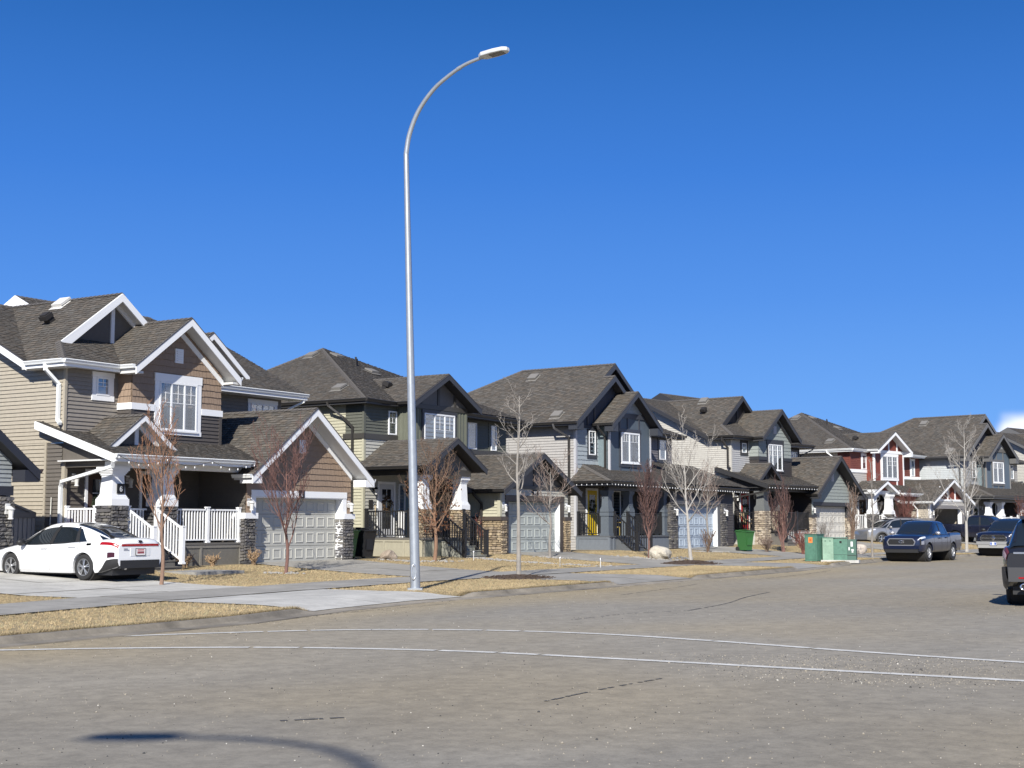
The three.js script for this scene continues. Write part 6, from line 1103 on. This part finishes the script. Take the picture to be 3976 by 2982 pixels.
tree('tree', 'young orange-barked tree with upright shoots before the number 6 porch', 'tree', -8.62, -35.35, { ...V0, h: 3.35, r: .055, l0: 1.55, from: [.34, .2, .2], kids: [17, 6, 3], ang: [[.25, .75], [.15, .45], [.2, .5]], shape: (t) => 1.15 - .6 * t, rise: .45, thin: [.42, .5, .5] }, bark('bark_copper', [.22, .14, .10]), orangeB);
tree('tree', 'slender red-barked tree on the lawn before the beige garage door', 'tree', -6.55, -41.6, { ...V0, h: 3.2, r: .058, l0: 1.75, from: [.22, .15, .15], kids: [16, 8, 4], ang: [[.45, .95], [.25, .6], [.3, .7]], shape: (t) => 1.15 - .65 * t, rise: .6 }, redB, bark('twig_russet', [.14, .075, .065]));
const leafM = M('dead_leaf', [.20, .085, .038], { phys: true, roughness: .95, transmission: .3, thickness: 0 });
tree('tree', 'brown tree still holding dead curled leaves before the olive house porch', 'tree', -2.75, -51.0, { ...V0, h: 3.4, r: .08, l0: 1.7, from: [.22, .15, .15], kids: [16, 9, 4], ang: [[.35, .95], [.3, .8], [.4, .9]], shape: (t) => 1.1 - .6 * t, rise: .45 }, bark('bark_cinnamon', [.24, .145, .095]), brownB, (t, c) => {
  const pos = []; for (let i = 0; i < 1500; i++) { const y = rr(.9, 3.9), w = (.25 + .85 * Math.sin(Math.min(1, (y - .8) / 2.9) * 2.6)) * Math.sqrt(rnd()), a = rnd() * 6.283; if (vnoise(Math.cos(a) * w * 2.5 + 9, y * 2.2, 71) < .46) continue; const o = V(Math.cos(a) * w, y, Math.sin(a) * w), s = rr(.025, .06), e = V(rr(-1, 1), rr(-1.4, .3), rr(-1, 1)).normalize(), f = V(rr(-1, 1), rr(-1, 1), rr(-1, 1)).normalize().multiplyScalar(s * .5), m = o.clone().addScaledVector(e, s), n = o.clone().addScaledVector(e, s * 2); pos.push(...o.toArray(), ...m.clone().add(f).toArray(), ...n.toArray(), ...o.toArray(), ...n.toArray(), ...m.clone().sub(f).add(V(0, s * .4, 0)).toArray()); }
  const g = new THREE.BufferGeometry(); g.setAttribute('position', new THREE.Float32BufferAttribute(pos, 3)); g.computeVertexNormals(); part(c, 'dead_leaves', uvBox(g), leafM).userData.kind = 'stuff';
});
tree('tree', 'dense maroon-twigged columnar tree in front of the blue-grey porch', 'tree', 5.75, -60.2, { ...V0, h: 3.5, r: .06, l0: 1.5, from: [.2, .05, .1], kids: [26, 9, 3], ang: [[.3, .7], [.2, .5], [.2, .6]], shape: (t) => 1.15 - .8 * t, rise: .55 }, redB, purpleB);
tree('tree', 'bare tree with a bushy base against the blue garage door', 'tree', 9.5, -69.6, { ...V0, h: 3.6, r: .07, l0: 1.9, from: [.4, .1, .1], kids: [10, 7, 5], ang: [[.5, .9], [.4, .8], [.4, .9]], rise: .45 }, greyB, bark('twig_umber', [.26, .2, .17]));
tree('shrub', 'dry upright shoots round the foot of the bare tree by the blue garage door', 'shrub', 9.45, -69.3, { ...V0, stems: 16, spread: .5, h: 1.15, r: .012, l0: .3, from: [.4, .2, .2], kids: [3, 2], ang: [[.3, .6], [.3, .6]], woody: 'stem' }, brownB);
tree('tree', 'vase-shaped maroon shrub tree before the red-doored porch', 'tree', 13.9, -73.4, { ...V0, stems: 7, spread: .75, h: 3.3, r: .05, l0: 1.4, from: [.15, .1, .1], kids: [9, 6, 2], ang: [[.15, .45], [.15, .45], [.2, .5]], rise: .5 }, redB, purpleB);
tree('tree', 'thin bare sapling with short twigs on the verge left of the navy pickup', 'tree', 16.9, -67.3, { ...V0, h: 4.6, r: .06, l0: .8, from: [.25, .2, .2], kids: [16, 4, 2], ang: [[.5, 1.1], [.4, .9], [.4, .9]], rise: .2, wob: .09 }, greyB, twigGrey);
tree('tree', 'tall white-barked birch with wide bare branches behind the navy pickup', 'tree', 25.5, -80.5, { ...V0, h: 7.0, r: .10, l0: 2.9, from: [.2, .2, .2], kids: [20, 6, 4], ang: [[.6, 1.15], [.4, .8], [.4, .8]], shape: (t) => 1.15 - .95 * t, rise: .42, wob: .08 }, birch, twigPale);
tree('tree', 'bare leaning sapling behind the navy pickup in front of the open garage', 'tree', 25.2, -86.5, { ...V0, h: 3.2, r: .055, l0: 1.9, from: [.3, .2, .2], kids: [8, 5, 3], ang: [[.7, 1.1], [.4, .8], [.4, .9]], rise: .5 }, greyB, twigGrey);
tree('tree', 'brown clump of upright bare stems before the cream garage door', 'tree', 18.15, -76.4, { ...V0, stems: 6, spread: .3, h: 3.7, r: .05, l0: .9, from: [.3, .1, .1], kids: [8, 4, 2], ang: [[.2, .6], [.2, .5], [.3, .6]] }, brownB, bark('twig_umber', [.26, .2, .17]));
tree('shrub', 'rusty red bushy shrub filling the porch corner of the red house', 'shrub', 25.3, -91.9, { ...V0, stems: 10, spread: 1.0, h: 2.8, r: .035, l0: 1.2, from: [.1, .1, .1], kids: [9, 7, 2], ang: [[.2, .6], [.2, .6], [.2, .6]], woody: 'stem' }, twigRed, bark('twig_maroon', [.14, .06, .05]));
tree('shrub', 'maroon bare shrub before the white columns of the steel-blue house', 'shrub', 35.2, -98.0, { ...V0, stems: 9, spread: .9, h: 2.9, r: .035, l0: 1.2, from: [.1, .1, .1], kids: [9, 6, 2], ang: [[.2, .6], [.2, .6], [.2, .6]], woody: 'stem' }, twigRed, bark('twig_maroon', [.14, .06, .05]));
tree('shrub', 'round reddish bare shrub against the tan stone of the garage with the grey-green door', 'shrub', -1.15, -58.2, { ...V0, stems: 18, spread: .7, h: 1.45, r: .016, l0: .6, from: [.15, .1, .1], kids: [7, 4, 2], ang: [[.25, .7], [.3, .7], [.3, .7]], woody: 'stem' }, twigRed, bark('twig_wine', [.20, .085, .07]));
tree('shrub', 'low tangled brown shrub left of the red-doored house steps', 'shrub', 12.9, -72.7, { ...V0, stems: 14, spread: .5, h: .7, r: .012, l0: .35, from: [.15, .1, .1], kids: [6, 4], ang: [[.3, .8], [.3, .8]], woody: 'stem' }, brownB, bark('twig_umber', [0, 0, 0]));
tree('shrub', 'low red-stemmed shrub right of the red-doored house steps', 'shrub', 14.6, -71.9, { ...V0, stems: 16, spread: .6, h: 1.1, r: .013, l0: .5, from: [.15, .1, .1], kids: [6, 4], ang: [[.3, .8], [.3, .8]], woody: 'stem' }, twigRed, twigRed);
tree('shrub', 'bare wispy shrub beside the cream garage door behind the utility boxes', 'shrub', 16.3, -74.9, { ...V0, stems: 10, spread: .5, h: 1.9, r: .013, l0: .6, from: [.2, .1, .1], kids: [6, 4], ang: [[.2, .6], [.3, .7]], woody: 'stem' }, twigGrey, twigGrey);
for (const [u, w, h, lab] of [[-3.3, .35, .38, 'dry withered perennial by the porch steps of number 6'], [-2.1, .3, .34, 'dry withered perennial under the middle of the number 6 porch skirt'], [-.55, .55, .5, 'dry tan clump by the left garage pier of number 6']]) { const p = V(u, 0, w).applyMatrix4(new THREE.Matrix4().makeRotationY(Math.PI / 2 - 32.3 * Math.PI / 180)).add(V(-8.19, 0, -45.4)); tree('dry_plant', lab, 'plant', p.x, p.z, { ...V0, stems: 16, spread: .28, h, r: .009, l0: .2, from: [.2, .1, .1], kids: [4, 2], ang: [[.3, .9], [.3, .9]], woody: 'stem' }, bark('straw', [.36, .25, .15]), bark('straw', [0, 0, 0])); }

// ---------- smaller street and yard things ----------
const local = (o, deg, u, y, w, sc = 1) => { const p = V(u, y, w).multiplyScalar(sc).applyMatrix4(new THREE.Matrix4().makeRotationY(Math.PI / 2 - deg * Math.PI / 180)).add(V(...o)); return [p.x, p.y, p.z]; };
const oA = [-8.19, .40, -45.4], oB = [-.164, .47, -58], oC = [8.293, .435, -71.76], oD = [17.67, .63, -83.56], turnOf = (deg) => Math.PI / 2 - deg * Math.PI / 180;
function bin(label, x, z, turn, m, mark) {
  const t = thing('wheelie_bin', label, 'bin', [x, groundY(x, z), z], turn, 'wheelie bins'), g = new GB(), ringY = (hw, hd, y, oz = 0) => [[-hw, y, -hd + oz], [hw, y, -hd + oz], [hw, y, hd + oz], [-hw, y, hd + oz]], A = ringY(.235, .25, .06, -.02), Bq = ringY(.275, .31, .70), Cc = ringY(.30, .36, .94), D = ringY(.315, .375, .98);
  for (const [p, q] of [[A, Bq], [Bq, Cc], [Cc, D]]) for (let i = 0; i < 4; i++) { const j = (i + 1) % 4; g.faces([[p[i], p[j], q[j], q[i]]]); } g.faces([A]);
  part(t, 'bin_body', g.geo(), m); part(t, 'lid', new GB().prism([[-.325, 1.0, .40], [.325, 1.0, .40], [.31, 1.07, -.36], [-.31, 1.07, -.36]], [0, -.04, 0]).box(-.2, .2, 1.05, 1.085, -.2, .2).geo(), m); part(t, 'handle', new GB().bar([-.25, 1.0, -.46], [.25, 1.0, -.46], .035).bar([-.22, .95, -.36], [-.22, 1.0, -.46], .04).bar([.22, .95, -.36], [.22, 1.0, -.46], .04).geo(), m);
  part(t, 'front_panel', new GB().prism([[-.16, .3, .295], [.16, .3, .295], [.17, .68, .318], [-.17, .68, .318]], [0, 0, .008]).geo(), m);
  for (const s of [-1, 1]) { const w = new THREE.CylinderGeometry(.12, .12, .05, 18); w.rotateZ(Math.PI / 2); w.translate(s * .27, .12, -.27); part(t, 'wheel', uvBox(flat(w)), tyreM); }
  if (mark) { part(t, 'stencil', new GB().box(.302, .306, .72, .80, -.03, .03).box(.30, .306, .64, .655, -.07, .07).box(.296, .306, .56, .60, -.02, .02).geo(), M('stencil_white', [.6, .6, .6])); }
  return t;
}
const binGreen = M('bin_green', [.035, .13, .035], { roughness: .45 }), binBlack = M('bin_black', [.014, .015, .018], { roughness: .45 });
{ const a = local(oA, 32.3, 5.55, 0, -.75), b = local(oA, 32.3, 6.4, 0, -.62); bin('green wheelie bin between the two garages, left of the black bin', a[0], a[2], turnOf(32.3), binGreen); bin('black wheelie bin with a small white stencil beside the green bin', b[0], b[2], turnOf(32.3) - .1, binBlack, true); }
{ bin('green wheelie bin standing alone before the porch of the red-doored house', 11.75, -72.3, turnOf(39.5) - .25, binGreen, true); }
// utility cabinets
{
  const gm = M('cabinet_green', [.085, .20, .145], { roughness: .5, map: rep(roughGrain, .9) }), gf = M('cabinet_faded', [.24, .37, .28], { roughness: .8, map: rep(roughGrain, .7) }), gd = M('cabinet_dark', [.06, .13, .10], { roughness: .5 });
  const tr = -.62, a = thing('utility_box', 'tall plain green utility cabinet with an orange diamond sticker', 'utility box', [12.55, .12, -59.6], tr);
  part(a, 'cabinet', new GB().box(-.28, .30, 0, 1.42, -.42, .4).geo(), gm); part(a, 'cap', new GB().box(-.31, .33, 1.42, 1.46, -.45, .43).geo(), gd); part(a, 'door_seam', new GB().box(-.24, .26, .08, .1, .4, .404).box(-.24, -.225, .1, 1.34, .4, .404).box(.245, .26, .1, 1.34, .4, .404).box(-.24, .26, 1.34, 1.355, .4, .404).geo(), gd);
  part(a, 'warning_sticker', new GB().box(-.1, .1, .98, 1.28, .401, .406).geo(), M('sticker_orange', [.75, .22, .05], { roughness: .6 })); const dm = new THREE.BoxGeometry(.085, .085, .004); dm.rotateZ(.785); dm.translate(.0, 1.13, .408); part(a, 'sticker_mark', uvBox(flat(dm)), M('sticker_red', [.45, .06, .02]));
  const b = thing('utility_box', 'low wide green transformer box with a sun-faded panel and white labels', 'utility box', [13.62, .12, -59.55], -.30);
  part(b, 'pad', new GB().box(-.84, .86, -.1, .05, -.46, .5).geo(), concreteNew); part(b, 'cabinet', new GB().box(-.27, .34, .05, 1.22, -.4, .4).geo(), gm); part(b, 'side_cabinet', new GB().box(-.76, -.273, .05, 1.24, -.42, .44).geo(), gf); part(b, 'cabinet_lid', new GB().box(-.78, .345, 1.24, 1.27, -.44, .46).geo(), gm); part(b, 'label_door', new GB().box(.345, .74, .05, 1.16, -.36, .42).geo(), gd);
  part(b, 'lock_plate', new GB().box(.0, .1, .96, 1.08, .4, .406).geo(), darkGap); part(b, 'label', new GB().box(.50, .60, .78, 1.05, .42, .425).geo(), M('label_white', [.62, .64, .62])); part(b, 'label', new GB().box(.40, .46, .58, .75, .42, .425).box(.52, .64, .56, .64, .42, .425).box(.54, .62, .46, .53, .42, .425).geo(), M('label_white', [0, 0, 0])); part(b, 'skirt_joint', new GB().box(.35, .735, .30, .33, .42, .424).box(-.27, .34, .34, .352, .4, .403).geo(), darkGap);
  for (const x of [-.63, -.42]) { const q = new THREE.BoxGeometry(.06, .06, .006); q.rotateZ(.785); q.translate(x, 1.08, .443); part(b, 'lock_mark', uvBox(flat(q)), gd); }
}
for (const o of scene.children) if (o.name.startsWith('utility_box')) o.scale.set(.9, .76, .9);
// boulders and edging stones
function rock(name, label, cat, x, z, r, m, sy = .75, k = 1) { const g = new THREE.IcosahedronGeometry(1, 3), p = g.attributes.position; for (let i = 0; i < p.count; i++) { const v = V(p.getX(i), p.getY(i), p.getZ(i)), n = 1 + .35 * (fbm(v.x * 1.3 + k * 7, v.y * 1.3 + v.z * 1.7 + k, 5, 3) - .5) * 2; p.setXYZ(i, v.x * n, v.y * n * sy, v.z * n); } const g2 = toCreasedNormals(g, .3); const o = part(scene, numbered(name), uvBox(flat(g2)), m); o.scale.setScalar(r); o.position.set(x, groundY(x, z) + r * sy * .62, z); o.rotation.y = k; return tag(o, label, cat); }
rock('boulder', 'pale cream boulder on the lawn edge by the blue-grey house steps', 'boulder', 6.2, -60.2, .48, M('rock_cream', [.50, .46, .38], { roughness: .95, map: T.coarse, bumpMap: T.coarse, bumpScale: .02 }), .7, 2);
rock('boulder', 'small tan rock at the foot of the cream porch skirt by the street lamp', 'boulder', -4.35, -50.4, .3, M('rock_tan', [.33, .27, .21], { roughness: .95, map: T.coarse }), .7, 5);
rock('boulder', 'pale rounded rock beside the cream garage door behind the utility boxes', 'boulder', 17.9, -74.0, .38, M('rock_pink', [.48, .42, .36], { roughness: .95 }), .85, 9);
{   // pale river stones in beds
  const rs = [M('river_stone', [.30, .285, .26], { roughness: .9 }), M('river_stone2', [.26, .22, .20], { roughness: .9 }), M('river_stone3', [.38, .37, .35], { roughness: .9 })], bed = (label, pts, n, sp) => { const l = []; for (let i = 0; i < n; i++) { const t = rnd() * (pts.length - 1), k = Math.min(pts.length - 2, Math.floor(t)), f = t - k, x = pts[k][0] + (pts[k + 1][0] - pts[k][0]) * f + rr(-sp, sp), z = pts[k][1] + (pts[k + 1][1] - pts[k][1]) * f + rr(-sp, sp), r = rr(.02, .055), g = flat(new THREE.IcosahedronGeometry(1, 1)); g.scale(r * rr(.8, 1.4), r * rr(.5, .8), r * rr(.8, 1.3)); g.rotateY(rnd() * 6); g.translate(x, groundY(x, z) + r * .3, z); g.computeVertexNormals(); l.push(uvBox(g)); } tag(part(scene, numbered('river_stones'), mergeGeometries(l), rs[0]), label, 'stones', null, 'stuff'); };
  bed('loose pale stones edging the path below the reddish shrub', [[-2.0, -54.2], [-.6, -53.4], [1.0, -52.6], [3.6, -52.2]], 260, .35); bed('loose pale stones round the umbrella-crowned tree', [[1.1, -56.6], [2.0, -56.8]], 70, .5); bed('loose pale stones by the olive porch skirt', [[-4.6, -50.3], [-3.4, -50.0], [-1.9, -51.3]], 130, .35); bed('loose pale stones along the drive by the maroon columnar tree', [[4.6, -60.6], [6.4, -59.3], [7.6, -62.3]], 200, .4); bed('loose pale stones by the tree at the blue garage door', [[8.7, -69.3], [10.4, -70.2]], 120, .35); bed('loose stones ringing the slender red-barked tree', [[-6.9, -41.3], [-6.2, -41.8]], 40, .2);
}
// garden path lights
for (const [i, [x, z]] of [[-1.4, -52.4], [.3, -51.6], [1.7, -50.9], [3.1, -50.3]].entries()) { const t = thing('path_light', ['leftmost slim white garden path light, nearest the reddish shrub', 'second slim white garden path light from the reddish shrub', 'third slim white garden path light from the reddish shrub', 'slim white garden path light nearest the blue-grey house drive'][i], 'garden light', [x, groundY(x, z), z], 0, 'garden path lights by the tan-stone garage'); part(t, 'stake', new GB().cyl(0, 0, .3, 0, .014, .014, 6).geo(), M('stake_white', [.6, .6, .58])); part(t, 'light_cap', new GB().cyl(0, .3, .34, 0, .04, .03, 8).geo(), silverM); }
// concrete pad before the porch of number 6
{ const p = local(oA, 32.3, -4.35, -.36, 2.05), t = thing('concrete_step', 'long low concrete step on the lawn below the number 6 porch stairs', 'step', p, turnOf(32.3)); part(t, 'slab', new GB().box(-.95, .95, 0, .27, -.75, .75).geo(), concrete); }
// metal shed in the side yard
{
  const t = thing('garden_shed', 'small grey ribbed metal shed between the tan house and the dark neighbouring garage', 'shed', local(oA, 32.3, -7.6, -.1, -2.75), turnOf(32.3)), gm = M('shed_grey', [.27, .27, .275], { roughness: .5 });
  part(t, 'wall', new GB().box(-1.3, 1.28, 0, 1.62, -1.4, 0).geo(), gm); for (let x = -1.25; x < 1.28; x += .155) part(t, 'wall_rib', new GB().box(x, x + .1, .02, 1.5, .001, .022).geo(), gm); part(t, 'eave_trim', new GB().box(-1.36, 1.34, 1.5, 1.66, -.02, .06).geo(), M('shed_trim', [.13, .13, .135], { roughness: .5 }));
  part(t, 'roof', new GB().prism([[-1.36, 2.75, -.6], [-1.36, 2.55, .06], [1.34, 1.66, .06], [1.34, 1.66, -1.5], [-1.36, 2.55, -1.5]].slice(1), [0, -.06, 0]).geo(), M('shed_roof', [.17, .17, .175], { roughness: .5 })); part(t, 'gable', new GB().prism([[-1.3, 1.62, -.01], [1.28, 1.62, -.01], [-1.3, 2.48, -.01]], [0, 0, -.03]).geo(), M('shed_roof', [0, 0, 0]));
  const p = thing('pole_tool', 'pale thin pole leaning against the tan siding beside the metal shed', 'pole', local(oA, 32.3, -6.1, -.1, -2.4), turnOf(32.3)); part(p, 'shaft', new GB().rod([0, 0, .1], [.12, 2.1, 0], .018, .014, 8).geo(), M('pole_pale', [.6, .6, .55])); part(p, 'grip', new GB().rod([0, .02, .1], [.05, .9, .055], .03, .022, 8).geo(), M('pole_grip', [.45, .45, .4]));
}
// porch odds and ends
function chair(label, p, turn, m) { const t = thing('porch_chair', label, 'chair', p, turn); part(t, 'seat', new GB().box(-.27, .27, .38, .42, -.25, .3).geo(), m); part(t, 'backrest', new GB().bar([-.22, .42, -.25], [-.22, 1.0, -.42], .09, .025).bar([0, .42, -.25], [0, 1.05, -.43], .09, .025).bar([.22, .42, -.25], [.22, 1.0, -.42], .09, .025).bar([-.28, .8, -.37], [.28, .8, -.37], .06, .03).geo(), m); for (const [x, z] of [[-.25, .28], [.25, .28], [-.25, -.25], [.25, -.25]]) part(t, 'leg', new GB().bar([x, 0, z], [x, .4, z], .06, .04).geo(), m); part(t, 'armrest', new GB().box(-.33, -.24, .6, .63, -.3, .34).box(.24, .33, .6, .63, -.3, .34).geo(), m); return t; }
chair('mustard yellow porch chair behind the blue-grey house steps', local(oC, 35.1, -4.5, .64, -.95, 1.04), turnOf(35.1) - .7, M('chair_mustard', [.35, .26, .05], { roughness: .6 }));
chair('pale wooden porch chair beside the red front door', local(oD, 39.5, -5.45, .66, -1.3), turnOf(39.5), M('chair_tan', [.33, .25, .15], { roughness: .7 }));
{ const t = rock('pumpkin', 'orange pumpkin on the porch of the red-doored house', 'pumpkin', 0, 0, .19, M('pumpkin_orange', [.62, .24, .02], { roughness: .55 }), .8, 3); t.position.set(...local(oD, 39.5, -4.2, .82, -.85)); part(t, 'pumpkin_stem', new GB().rod([0, .6, 0], [.1, 1.05, 0], .14, .09, 6).geo(), brownB); }
for (const [i, [u, w, h, r, lab]] of [[-4.55, -1.9, .95, .16, 'tall white urn on the olive house porch'], [-5.1, -.7, .42, .13, 'short white planter on the olive house porch nearest the rail corner'], [-4.85, -1.15, .38, .12, 'short white planter in the middle of the olive house porch']].entries()) { const t = thing('porch_planter', lab, 'planter', local(oB, 33.6, u, .65, w), 0); part(t, 'pot', new GB().cyl(0, 0, h, 0, r * .75, r, 14).geo(), M('planter_white', [.72, .72, .72], { roughness: .5 })); part(t, 'pot_rim', new GB().cyl(0, h, h + .04, 0, r * 1.12, r * 1.12, 14).geo(), M('planter_white', [0, 0, 0])); }
{ const t = thing('shovel', 'shovel with a round handle leaning on the olive house front wall', 'shovel', local(oB, 33.6, -5.15, .65, -2.75), turnOf(33.6)); part(t, 'shaft', new GB().rod([0, .1, .12], [0, 1.25, .02], .017, .017, 8).geo(), M('ash_wood', [.55, .42, .24])); const r = new THREE.TorusGeometry(.06, .016, 6, 16); r.translate(0, 1.31, .015); part(t, 'handle', uvBox(flat(r)), blackP); part(t, 'blade', new GB().box(-.12, .12, 0, .28, .1, .13).geo(), galv); }
{ const t = thing('lawn_toy', 'pink children\'s ride-on toy behind the white rail of the number 6 porch', 'toy', local(oA, 32.3, -5.3, .66, -1.3), .6); part(t, 'toy_body', new GB().box(-.2, .2, .25, .5, -.35, .35).box(-.12, .12, .5, .72, .1, .2).geo(), M('toy_pink', [.6, .08, .25], { roughness: .4 })); for (const [x, z] of [[-.2, -.25], [.2, -.25], [-.2, .25], [.2, .25]]) { const w = new THREE.CylinderGeometry(.13, .13, .06, 14); w.rotateZ(Math.PI / 2); w.translate(x, .13, z); part(t, 'wheel', uvBox(flat(w)), blackP); } }
// strings of fairy lights
function fairy(label, pts, bulbM, { sag = .12, step = .3, drop = .05, span = 2.2 } = {}) {
  const t = thing('fairy_lights', label, 'string lights', [0, 0, 0]), cable = new GB(), bulbs = [];
  for (let i = 0; i < pts.length - 1; i++) { const a = V(...pts[i]), b = V(...pts[i + 1]), L = a.distanceTo(b), n = Math.max(2, Math.round(L / step)); let q = null; for (let k = 0; k <= n; k++) { const f = k / n, p = a.clone().lerp(b, f), ph = (f * L / span) % 1; p.y -= sag * 4 * ph * (1 - ph); if (q) cable.rod(q.toArray(), p.toArray(), .007, .007, 4); q = p; const g = flat(new THREE.SphereGeometry(.026, 6, 5)); g.scale(.8, 1.4, .8); g.translate(p.x, p.y - drop, p.z); bulbs.push(uvBox(g)); } }
  part(t, 'cable', cable.geo(), blackP); part(t, 'bulbs', mergeGeometries(bulbs), bulbM).userData.kind = 'stuff'; return t;
}
const bulbW = M('bulb_white', [.72, .73, .74], { roughness: .25 });
fairy('string of small white lights swagged along the number 6 porch gutter', [local(oA, 32.3, -6.2, 3.13, .63), local(oA, 32.3, -.7, 3.13, .63)], bulbW, { sag: .2, span: 1.8, step: .36 });
fairy('row of white icicle bulbs along the blue-grey porch eave', [local(oC, 35.1, -6.98, 3.0, -1.3, 1.04), local(oC, 35.1, -6.98, 3.0, .57, 1.04), local(oC, 35.1, 6.6, 2.88, .57, 1.04)], bulbW, { sag: .0, step: .27, drop: .1 });
fairy('row of white icicle bulbs along the red-doored porch eave', [local(oD, 39.5, -6.3, 3.1, .6), local(oD, 39.5, -.8, 3.1, .6)], bulbW, { sag: .0, step: .3, drop: .1 });
renderer.render(scene, camera);
